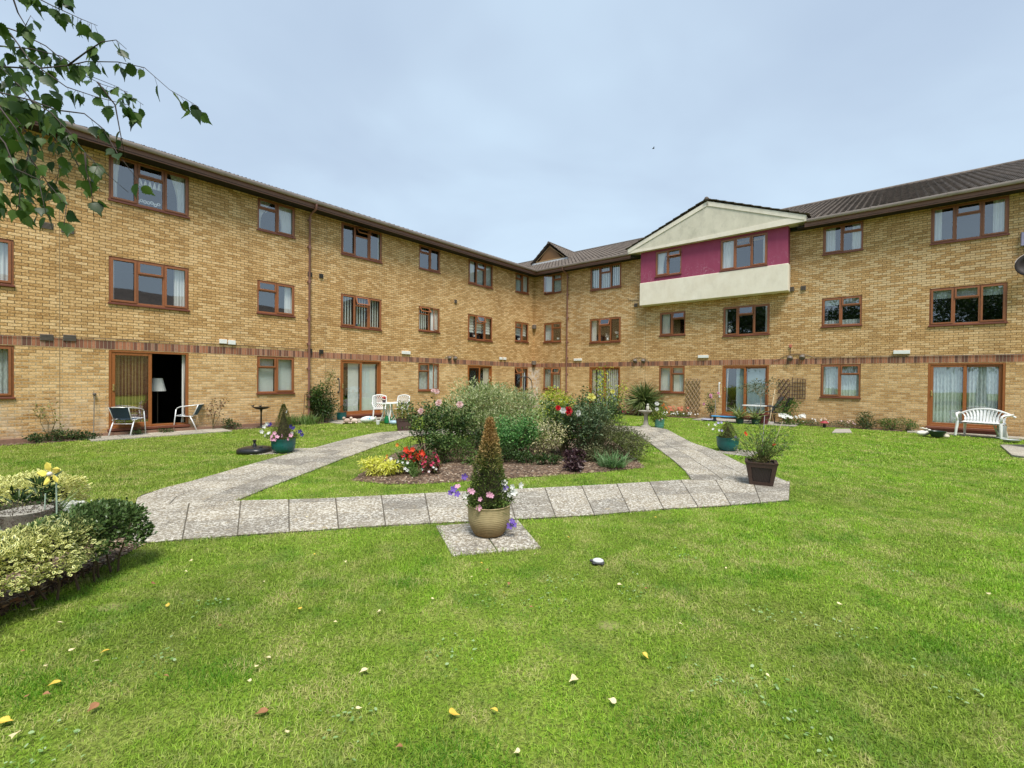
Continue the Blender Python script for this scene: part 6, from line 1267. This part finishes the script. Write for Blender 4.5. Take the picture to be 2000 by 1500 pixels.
o = wplant('L', 95, .3, 'rose_bush', 'thin young rose with few leaves against the left wing wall', 'rose bush'); tips = [(.2, 0, .55), (-.2, .0, .75), (.05, 0, .85), (-.3, .05, .8), (.35, 0, .4)]; stems((0, 0, 0), tips, .008, .003).build('stem', BARK, o); P_ = np.array([np.array(random.choice(tips)) * random.uniform(.75, 1.05) + rng.normal(size=3) * .06 for _ in range(70)]); scatter('foliage', LEAF, P_, rng.normal(size=(70, 3)), .075, leafmat('young_leaves', [(.16, .20, .05), (.34, .32, .12)], .3), o)
o = wplant('L', 415, .2, 'rose_bush', 'small half dead rose with brown leaves by the left wing wall', 'rose bush'); tips = [(.25, 0, .75), (.35, 0, .9), (0, 0, .8), (.1, 0, .5), (-.1, 0, .65)]; stems((0, 0, 0), tips, .007, .003).build('stem', BARK, o); P_ = np.array([np.array(random.choice(tips)) * random.uniform(.75, 1.05) + rng.normal(size=3) * .06 for _ in range(110)]); scatter('foliage', LEAF, P_, rng.normal(size=(110, 3)), .07, leafmat('browned_leaves', [(.12, .04, .03), (.22, .12, .06), (.12, .14, .05)], .3), o)
a = onwall('L', 184, 770); o = thing('garden_cane', 'grey cane leaning on the wall left of the striped curtain door', 'cane', B2W(a.x + .05, .3, 0)); e_ = (B2W(a.x, .04, a.z) - B2W(a.x + .05, .3, 0)); MB().tube([(0, 0, 0), e_ * .98], .012, 6).build('stick', P('grey_cane', (.20, .17, .13), .8), o); MB().ball(e_, .04, 6).build('top_knot', P('grey_cane_top', (.12, .10, .08), .8), o)
a = onwall('L', 590, 740); o = thing('garden_stake', 'rusty stake with a crosswire by the climber', 'stake', B2W(a.x + .12, .35, 0)); MB().tube([(0, 0, 0), (.05, 0, .95), (.06, 0, 1.02)], .009, 6).build('stick', P('rusty_iron', (.13, .06, .035), .8), o); MB().tube([(.05, 0, .95), (.3, 0, .95)], .006, 5).build('crosswire', P('rusty_iron', (.13, .06, .035), .8), o)
# ------------------------------------------------------------------ along the right wing
o = wplant('R', 1257, .55, 'cordyline', 'big spiky cordyline palm between the door and the small window of the right wing', 'palm'); 
n = 560; a = rng.uniform(0, 6.28, n); el = rng.uniform(-.25, 1.4, n); d = np.stack([np.cos(a) * np.cos(el), np.sin(a) * np.cos(el), np.sin(el)], 1); P0 = np.stack([np.zeros(n), np.zeros(n), rng.uniform(.45, .72, n)], 1)
scatter('fronds', T_strap(.055, .75), P0, d, rng.uniform(.8, 1.2, n), L_CORD, o, .05, .8); MB().tube([(0, 0, 0), (0, 0, .7)], [.09, .06], 9).build('trunk', TWIG, o)
o = wplant('R', 1217, .75, 'red_begonia', 'low red flowers between the dark trough and the cordyline', 'bedding plant'); bushel(o, 160, (.26, .16, .08), .09, L_PURPLE, OVAL, (.04, .06), 8, stem=False); p_, n_ = around(18, .2, .15, .06); blooms(o, p_, n_, F_CRIM, .08)
o = wplant('R', 1200, .85, 'trough_planter', 'black oval trough of grey green foliage at the first right wing door', 'planter', .03); MB().lathe([(.001, 0), (.30, 0), (.36, .2), (.37, .24), (.34, .24), (.001, .2)], 26, sx=1.15, sy=.6).build('trough', BLK, o, auto=40); bushel(o, 420, (.36, .2, .16), .34, leafmat('grey_green_leaves', [(.08, .12, .07), (.18, .22, .13)], .2), NARROW, (.04, .07), 12, stem=False)
def dark_chair(label, v, rz, z=.03, recline=.1):
    t = thing('mesh_chair', label, 'chair', (v.x, v.y, z), rz, 'dark mesh garden chairs'); DK = P('charcoal_metal', (.03, .032, .036), .5, .4); MS = P('charcoal_mesh', (.045, .05, .058), .8)
    surf(lambda u, v: ((u - .5) * .46, .22 - v * .44, .43 - .02 * math.sin(v * 3.1)), 4, 5).build('seat', MS, t); surf(lambda u, v: ((u - .5) * .46, -.22 - (.10 + recline) * v, .44 + .55 * v), 4, 5).build('backrest', MS, t)
    for s in (-1, 1):
        MB().tube([(s * .25, .23, 0), (s * .25, .22, .62)], .013, 6).build('leg', DK, t); MB().tube([(s * .25, -.28, 0), (s * .25, -.2, .44)], .013, 6).build('leg', DK, t); MB().tube([(s * .24, -.2, .43), (s * .24, -.33 - recline, 1.0)], .013, 6).build('back_frame', DK, t); MB().tube([(s * .25, .24, .62), (s * .25, -.27, .64)], .016, 6).build('armrest', DK, t)
    return t
v = wallpt('R', 1186, 800, .55); dark_chair('dark mesh chair standing at the first right wing door', v, BROT + R(0))
o = wplant('R', 1325, .40, 'border_flowers', 'low white flowers under the small window of the right wing', 'bedding plant'); bushel(o, 700, (1.05, .25, .1), .1, L_MID, LEAF, (.03, .06), 26, .12, stem=False); P_ = [(random.uniform(-.8, .8), random.uniform(-.3, .2) , random.uniform(.12, .25)) for _ in range(34)]; blooms(o, P_, [(0, -1, .8)] * 34, F_WHITE, .07)
o = wplant('R', 1328, .25, 'border_flowers', 'taller orange red flowers behind the white border flowers', 'bedding plant'); bushel(o, 300, (.55, .2, .16), .2, L_MID, LEAF, (.03, .06), 14, .2, stem=False); P_ = [(random.uniform(-.5, .5), random.uniform(-.2, .1), random.uniform(.28, .46)) for _ in range(20)]; blooms(o, P_, [(0, -1, .8)] * 20, fl('brick_red_petals', (.60, .20, .12)), .10)
def trellis(label, side, x0, x1, z0, z1, diag, mat, n=7, rot=0):
    t = thing('trellis', label, 'trellis', B2W(.02, (x0 + x1) / 2, z0), BROT, 'wooden trellises on the right wing'); W2, H = (x1 - x0), (z1 - z0); mb = MB(); mb2 = MB()
    if diag:
        st = W2 / 2.6; k = -H
        while k < W2 + H:
            for s, b_ in ((1, mb), (-1, mb2)):
                # line u = k + s*v clipped to the rectangle
                pts = [];
                for v_ in np.linspace(0, H, 60):
                    u = k + v_ * .62 if s > 0 else (W2 - k) - v_ * .62
                    if 0 <= u <= W2: pts.append((u, v_))
                if len(pts) > 2: (u0, v0), (u1, v1) = pts[0], pts[-1]; d_ = .008 if s > 0 else .02; b_.tube([(d_, u0 - W2 / 2, v0), (d_, u1 - W2 / 2, v1)], .015, 4)
            k += st * (.62 if n == 7 else 1.0)
    else:
        for i in range(n): u = -W2 / 2 + W2 * i / (n - 1); mb.box((.004, u - .01, H * .18 * abs(math.sin(i * 2.2))), (.014, u + .01, H * (1 - .15 * abs(math.cos(i * 1.7)))))
        for j in range(6): v_ = H * (.12 + .78 * j / 5); mb2.box((.016, -W2 / 2 + W2 * .1 * (j % 3), v_ - .01), (.026, W2 / 2, v_ + .01))
    a = mb.build('slat', mat, t); e = mb2.build('slat', mat, t)
    if rot: t.rotation_euler = (0, 0, BROT)
    return t
TRW = P('grey_weathered_lath', (.30, .21, .13), .85, var=.25); TRD = P('dark_brown_lath', (.095, .055, .04), .85, var=.3)
y0_, y1_ = onwall('R', 1339, 770).y, onwall('R', 1369, 770).y; trellis('pale diamond trellis on the wall right of the small right wing window', 'R', y0_, y1_, .22, 1.70, True, TRW)
y0_, y1_ = onwall('R', 1519, 770).y, onwall('R', 1542, 770).y; trellis('dark diamond trellis on the wall beside the third right wing door', 'R', y0_, y1_, .60, 1.70, True, TRD, 5)
y0_, y1_ = onwall('R', 1543, 760).y, onwall('R', 1573, 760).y; trellis('thin square grid trellis on the wall right of the dark diamond trellis', 'R', y0_, y1_, .85, 1.80, False, TRD)
o = wplant('R', 1389, .5, 'rose_bush', 'pink rose bush left of the white grab rail on the right wing', 'rose bush'); bushel(o, 620, (.30, .22, .42), .72, L_ROSE, LEAF, (.04, .07), 14, .26); blooms(o, [(.22, -.15, 1.10), (-.14, -.25, 1.02), (-.12, -.2, .93), (-.36, -.1, .65)], [(0, -1, .4)] * 4, F_PINK, .13, T=ROSE); 
v = wallpt('R', 1397, 800, 1.15); o = thing('garden_fork', 'upright wooden shafted garden tool beside the pink rose', 'garden tool', (v.x, v.y, 0)); MB().tube([(0, 0, .1), (0, 0, .85)], .014, 7).build('shaft', P('grey_ash_wood', (.33, .26, .24), .7), o); MB().lathe([(.001, 0), (.10, 0), (.07, .05), (.03, .1), (.02, .2), (.001, .2)], 14).build('base', P('slate_blue_metal', (.14, .14, .20), .6), o)
v = wallpt('R', 1420, 800, 1.45); o = thing('low_bench', 'low bright blue plank standing in front of the third right wing door', 'bench', (v.x, v.y, .0), math.atan2(DR.y, DR.x)); BLU = P('bright_blue_plastic', (.05, .30, .62), .4); MB().bbox((-.55, -.12, .2), (.50, .12, .24), .008).build('plank', BLU, o); MB().bbox((-.48, -.1, 0), (-.42, .1, .2), .005).build('leg', P('dark_navy_plastic', (.02, .03, .06), .5), o); MB().bbox((.38, -.1, 0), (.44, .1, .2), .005).build('leg', P('dark_navy_plastic', (.02, .03, .06), .5), o)
v = wallpt('R', 1385, 800, 1.25); o = thing('stone_dish', 'shallow lilac grey dish on the grass edge by the blue plank', 'dish', (v.x, v.y, 0)); MB().lathe([(.001, 0), (.16, 0), (.3, .06), (.28, .07), (.1, .03), (.001, .03)], 20).build('dish', P('lilac_grey_stone', (.33, .34, .44), .7), o)
v = wallpt('R', 1491, 800, 1.35); o = thing('potted_tree', 'small standard tree with thin crown in a maroon pot at the third right wing door', 'potted plant', (v.x, v.y, .02)); MB().lathe([(.001, 0), (.15, 0), (.205, .33), (.225, .33), (.23, .38), (.205, .38), (.001, .35)], 22).build('pot', P('maroon_glazed_pot', (.11, .02, .03), .35), o, auto=40)
MB().lathe([(.001, .36), (.204, .358)], 12).build('soil', SOILP, o); MB().tube([(-.1, 0, .35), (-.1, 0, .9), (-.12, 0, 1.02)], .013, 6).build('trunk', P('pale_stem', (.46, .42, .38), .7), o)
p_, d_, t_ = blob(420, (.62, .4, .28), 14, .3, (-.05, 0, 1.32)); stems((-.12, 0, 1.0), t_, .006, .003).build('branch', P('pale_stem', (.46, .42, .38), .7), o); scatter('foliage', LEAF, p_, d_, rng.uniform(.05, .09, len(p_)), leafmat('dull_green_leaves', [(.05, .07, .03), (.11, .13, .06), (.20, .18, .10)], .25), o)
v = wallpt('R', 1473, 800, .95); o = thing('garden_table', 'small round white topped table on dark legs at the third right wing door', 'table', (v.x, v.y, .03)); MB().lathe([(.001, .62), (.42, .62), (.43, .64), (.42, .655), (.001, .655)], 28).build('tabletop', WP, o, auto=40)
for k in range(3): a = k * 2.1; MB().tube([(.3 * math.cos(a), .3 * math.sin(a), .62), (-.25 * math.cos(a), -.25 * math.sin(a), 0)], .013, 6).build('leg', P('black_metal', (.02, .02, .02), .5), o)
v = wallpt('R', 1495, 800, .62); dark_chair('black reclining chair behind the small white topped table', v, BROT + R(200), recline=.25)
v = wallpt('R', 1521, 800, .55); dark_chair('black mesh chair half hidden by a leafy plant under the dark trellis', v, BROT + R(170), .01)
o = wplant('R', 1538, .7, 'leafy_shrub', 'leafy green shrub overhanging the black mesh chair', 'shrub'); bushel(o, 620, (.36, .28, .34), .58, L_MID, NARROW, (.07, .12), 14, .28)
for px, off, h, lab in ((1445, 1.65, .55, 'yellow green strap leaved pot plant at the left of the potted tree'), (1476, 1.55, .5, 'drooping pale leaved plant next to the maroon pot')):
    o = wplant('R', px, off, 'strappy_pot_plant', lab, 'potted plant', .0); MB().lathe([(.001, 0), (.11, 0), (.15, .2), (.16, .2), (.14, .18), (.001, .18)], 16).build('pot', P('dark_green_pot', (.02, .06, .05), .5), o); n = 70; a = rng.uniform(0, 6.28, n); scatter('blades', T_strap(.09, 1.4), np.tile([0, 0, .18], (n, 1)) , np.stack([np.cos(a) * .6, np.sin(a) * .6, np.ones(n)], 1), rng.uniform(h * .6, h * 1.1, n), leafmat('pale_strap_leaves', [(.16, .24, .06), (.36, .40, .16)], .3), o, .2, .2)
v = wallpt('R', 1503, 800, 1.05); o = thing('broom', 'broom leaning on the wall with its pale handle beside the potted tree', 'broom', (v.x, v.y, .02)); e_ = wallpt('R', 1513, 800, .1) - v; e_.z = 1.28; MB().tube([(0, 0, .06), e_], .013, 7).build('handle', CANE, o); MB().bbox((-.16, -.04, 0), (.16, .04, .07), .01).build('head', P('grey_bristle', (.40, .38, .36), .9), o)
o = wplant('R', 1546, .75, 'border_flowers', 'clump of white flowers on the border below the square grid trellis', 'bedding plant'); bushel(o, 420, (.5, .28, .14), .14, L_MID, LEAF, (.05, .08), 14, stem=False); P_ = [(random.uniform(-.45, .45), random.uniform(-.3, .1), random.uniform(.24, .40)) for _ in range(15)]; blooms(o, P_, [(0, -1, .9)] * 15, F_WHITE, .15)
o = wplant('R', 1595, .45, 'border_flowers', 'low green plants with tiny white flowers left of the gnome', 'bedding plant'); bushel(o, 520, (.5, .22, .1), .11, L_HEATH, LEAF, (.03, .06), 14, stem=False); P_ = [(random.uniform(-.45, .45), random.uniform(-.2, .1), random.uniform(.14, .26)) for _ in range(10)]; blooms(o, P_, [(0, -1, .9)] * 10, F_WHITE, .06)
o = wplant('R', 1648, .40, 'border_flowers', 'low mixed plants right of the gnome behind the pale slab', 'bedding plant'); bushel(o, 560, (.5, .22, .1), .11, L_HEATH, LEAF, (.03, .06), 14, stem=False); P_ = [(random.uniform(-.45, .45), random.uniform(-.2, .1), random.uniform(.14, .26)) for _ in range(8)]; blooms(o, P_, [(0, -1, .9)] * 8, F_PALEP, .06)
for px, off, rx, h, n, mt, lab in ((1694, .38, .34, .50, 1100, L_DARK, 'round dark green shrub in the right wing border left of the loose green one'), (1743, .36, .38, .36, 800, L_MID, 'lower loose green shrub right of the round dark one'), (1772, .36, .24, .36, 480, L_MID, 'small upright green shrub next to the rabbit ornament')):
    o = wplant('R', px, off, 'shrub', lab, 'shrub'); bushel(o, n, (rx, .26, h / 2), h / 2 + .03, mt, LEAF, (.035, .06), 16, .26)
# inside the open doorways
a = BLD
def inroom(bx, dep, z): return (bx, -dep, z)
lm = thing('floor_lamp', 'floor lamp with a pale shade standing inside the open left wing door', 'lamp', B2W(16.92, -.55, .2), BROT)
MB().lathe([(.001, 0), (.12, 0), (.12, .02), (.015, .04), (.015, .95)], 14).build('stand', P('dark_lamp_stand', (.05, .04, .03), .5), lm); MB().lathe([(.20, .95), (.12, 1.32)], 20).build('lamp_shade', DRAPE, lm)
# paper cut-out and lace in the top left window, heart hanger, sill ornaments
def wobj(name, mat, verts_fn): pass
# ------------------------------------------------------------------ fallen leaves on the front lawn
YL = [P('yellow_fallen_leaf', (.66, .45, .06), .6), P('pale_fallen_leaf', (.70, .60, .34), .6), P('brown_fallen_leaf', (.30, .14, .06), .7)]
TB = T_birch()
def fallen(px, py, kind, size, label):
    size *= .92
    g = G(px, py, .03); me = bpy.data.meshes.new('fallen_leaf'); V = TB[0].copy(); V[:, 2] += .16 * np.abs(V[:, 0]) + .10 * np.sin(V[:, 1] * 3 + random.random() * 6); V[:, 1] -= .5
    me.from_pydata([tuple(v) for v in V * size], [], [tuple(f) for f in TB[1]]); me.materials.append(YL[kind]); o = bpy.data.objects.new('fallen_leaf', me); COL.objects.link(o); o.location = (g.x, g.y, .036); o.rotation_euler = (random.uniform(-.35, .35), random.uniform(-.35, .35), random.uniform(0, 6.28))
    md = o.modifiers.new('th', 'SOLIDIFY'); md.thickness = .0006; tag(o, label, 'leaf', 'fallen leaves on the front lawn')
NM = ['yellow', 'pale cream', 'brown']
BIG = [(887, 1394, 0, .055, 'large bright yellow fallen leaf on the lawn near the bottom middle'), (965, 1388, 0, .038, 'smaller yellow fallen leaf just right of the large bright yellow one'), (710, 1310, 1, .05, 'pale peach fallen leaf lying alone left of the lawn middle'), (1120, 1328, 1, .055, 'broad cream fallen leaf below the turtle ornament'), (1196, 1370, 1, .042, 'narrow cream fallen leaf right of the broad cream one'), (1261, 1281, 0, .042, 'orange yellow fallen leaf right of the turtle ornament'), (585, 1189, 0, .035, 'orange yellow fallen leaf left of the path pad'), (328, 1182, 0, .035, 'orange yellow fallen leaf below the front hedge'), (205, 1273, 0, .045, 'yellow fallen leaf on the left of the lawn'), (107, 1335, 0, .05, 'pale yellow fallen leaf by the lush green patch at bottom left'), (10, 1408, 0, .06, 'yellow fallen leaf cut by the left edge of the picture'), (182, 1382, 2, .05, 'upturned brown fallen leaf at bottom left'), (28, 1437, 1, .05, 'crumpled whitish fallen leaf in the bottom left corner'), (70, 1190, 1, .055, 'cream fallen leaf at the soil edge below the front hedge'), (512, 1390, 2, .06, 'rust brown fallen leaf on the lawn at bottom left of the middle')]
for a in BIG: fallen(a[0], a[1], a[2], a[3], a[4])
SM = [(363, 1117, 1), (372, 1096, 1), (118, 1216, 1), (45, 1272, 2), (88, 1301, 1), (140, 1270, 1), (325, 1322, 2), (188, 1292, 1), (615, 1083, 0), (675, 1098, 1), (515, 1137, 1), (655, 1216, 1), (487, 1331, 1), (525, 1285, 1), (502, 1302, 1), (701, 1384, 1), (986, 1159, 0), (941, 1100, 0), (922, 1127, 1), (952, 1113, 2), (994, 1141, 2), (1037, 1186, 2), (1210, 1142, 1), (1262, 1150, 2), (1045, 1083, 1), (1280, 1011, 0), (1391, 1043, 1), (1110, 1050, 0), (845, 1170, 1), (300, 1140, 2), (430, 1222, 2), (53, 1360, 2), (91, 1357, 2), (740, 1195, 1), (560, 1430, 1), (1330, 1220, 1), (1500, 1320, 1), (1640, 1180, 1), (600, 1010, 1), (1418, 1110, 1), (260, 1010, 0), (215, 1110, 2), (150, 1135, 1), (160, 1120, 2), (1930, 1160, 1), (780, 1460, 2), (1010, 1470, 1)]
for x, y, k in SM: fallen(x, y, k, random.uniform(.020, .036), 'small %s fallen leaf, %s of the lawn, %s' % (NM[k], 'far left' if x < 150 else 'left edge' if x < 300 else 'left' if x < 560 else 'left middle' if x < 800 else 'middle' if x < 1000 else 'right middle' if x < 1350 else 'far right', 'by the paving' if y < 1110 else 'upper half' if y < 1200 else 'lower half' if y < 1340 else 'bottom'))
# pale clover rosettes in the turf
n = 420; xs = []; 
for cx_, cy_ in [(1100, 1140), (1390, 1330), (1480, 1340), (1560, 1430), (1070, 1180), (880, 1280), (300, 1290), (90, 1470), (1650, 1240), (960, 1170), (1230, 1150), (1500, 1200), (1850, 1350), (700, 1420), (1730, 1110), (420, 1180), (1330, 1090)]:
    g = G(cx_, cy_); xs += [(g.x + random.gauss(0, .09), g.y + random.gauss(0, .09), .022) for _ in range(26)]
xs = np.array(xs); tag(scatter('clover', OVAL, xs, rng.normal(size=(len(xs), 3)) * [1, 1, .15], rng.uniform(.012, .026, len(xs)), L_LAWNW, None, .1, 1.6), 'pale green clover and weeds growing through the front lawn', 'clover', kind='stuff')

bd = thing('bird', 'tiny distant bird flying in the sky above the cream gable', 'bird', AT(1276, 290, 60)); BDM = P('dark_feathers', (.03, .03, .035), .8)
MB().ball((0, 0, 0), (.16, .06, .05), 6).build('body', BDM, bd, smooth=True)
for s_b in (-1, 1): MB().prism([(0, 0), (.12, .02), (.04, .3), (-.03, .32), (-.06, .03)], -.006, .006, lambda u, v, t: (u, v * s_b, t + abs(v) * .3)).build('wing', BDM, bd)

# paper garland, lace and a heart in the upper windows of the left wing
PAP = P('white_paper', (.80, .80, .80), .8)
def winspot(px, py, dep): d = ray(px, py); t = (CORNER - DR * dep - CAM).dot(DR) / d.dot(DR); return CAM + d * t
wg = thing('window_garland', 'white paper cut-out hanging in the middle of the top left window', 'window decoration', winspot(293, 358, .10), BROT + math.pi)
mb = MB(); mb.box((-.23, 0, .12), (.23, .004, .14)); mb.box((-.23, 0, -.14), (-.21, .004, .12)); mb.box((.21, 0, -.14), (.23, .004, .12))
for k in range(5): x_ = -.2 + k * .1; mb.prism([(x_ - .045, -.14), (x_ - .02, .0), (x_, .05), (x_ + .02, .0), (x_ + .045, -.14)], 0, .004, lambda u, v, t: (u, t, v))
mb.build('cut_out', PAP, wg)
wl = thing('window_lace', 'scalloped white lace motif at the bottom of the top left window', 'window decoration', winspot(290, 398, .10), BROT + math.pi); mb = MB()
for k in range(7): mb.lathe([(.02, 0), (.045, 0), (.045, .003), (.02, .003), (.02, 0)], 10); mb.v[-50:] = [(v[0] + (k - 3) * .075, v[2], v[1] + .045 * abs(math.sin(k * 1.9))) for v in mb.v[-50:]]
mb.build('lace', PAP, wl)
wh_ = thing('heart_hanger', 'small white heart hanging in the top window next to the big top left one', 'window decoration', winspot(518.5, 411, .10), BROT + math.pi)
MB().tube([(.11 * math.sin(a) ** 3 * .6, 0, (.8 * math.cos(a) - .35 * math.cos(2 * a) - .12 * math.cos(3 * a)) * .075) for a in np.linspace(0, 6.283, 26)], .007, 5).build('heart', PAP, wh_)

# little things standing on the window sills
def sillthing(side, px, py, label, prof, mat):
    d = ray(px, py); dl = DL if side == 'R' else DR; t = (CORNER - dl * .11 - CAM).dot(dl) / d.dot(dl); q = CAM + d * t
    o = thing('vase', label, 'vase', q); MB().lathe(prof, 12).build('vase_body', mat, o, auto=40)
    if len(prof) > 5:
        p_, d_, t_ = blob(50, (.10, .10, .08), 6, .3, (0, 0, .24)); scatter('flowers', LEAF, p_, d_, .05, F_WHITE, o)
V1 = [(.001, 0), (.05, 0), (.07, .06), (.04, .13), (.05, .16), (.001, .15)]; V2 = [(.001, 0), (.06, 0), (.08, .09), (.001, .1)]; CH = P('white_china', (.72, .72, .72), .3); GT = P('dull_green_china', (.14, .24, .18), .4)
for a in (('R', 1187, 665, 'white vase on the sill of the first floor window beside the right downpipe', V1, CH), ('R', 1206, 660, 'flowering vase at the right end of the same first floor sill', V1, GT), ('L', 926, 658, 'white jar on the sill behind the slatted blind of the left wing', V2, CH), ('L', 1013, 664, 'small white bowl in the last first floor window of the left wing', V2, CH), ('R', 1090, 663, 'pale pot in the first floor window next to the corner', V2, CH), ('R', 1425, 650, 'white vase in the wide window below the cream bay', V1, CH), ('L', 700, 638, 'green pot behind the vertical blinds of the left wing', V2, GT)): sillthing(*a)
# ------------------------------------------------------------------ what closes the courtyard behind the camera (seen as reflections in the windows)
OP = thing('opposite_block', 'matching brick block across the courtyard, behind the viewer', 'building', B2W(0, 31, 0), BROT)
mb = MB(); mb.box((-4, 0, -.3), (34, 8, 6.8)); mb.build('wall', brick_mat('opposite_brick', False), OP)
mb = MB(); mb.add([(-4, -.6, 6.8), (34, -.6, 6.8), (34, 4, 9.0), (-4, 4, 9.0), (34, 8.6, 6.8), (-4, 8.6, 6.8)], [(0, 1, 2, 3), (3, 2, 4, 5), (0, 3, 5), (1, 4, 2)]); mb.build('roof', TILE, OP)
for i, (x, y, h, r) in enumerate(((33, 21, 11, 4.2), (34, 13, 9.5, 4.0), (33, 3, 10.5, 4.5))):
    o = thing('garden_tree', ['tall broad tree behind the viewer to the right', 'rounded tree behind the viewer', 'broad dark tree behind the viewer to the left'][i], 'tree', B2W(x, y, 0)); MB().tube([(0, 0, 0), (.1, 0, 3), (0, .2, h * .75)], [.3, .22, .06], 10).build('trunk', TWIG, o)
    p_, d_, t_ = blob(9000, (r, r, h * .34), 34, .2, (0, 0, h * .64)); scatter('crown', LEAF, p_, d_, rng.uniform(.22, .40, len(p_)), L_DARK, o)
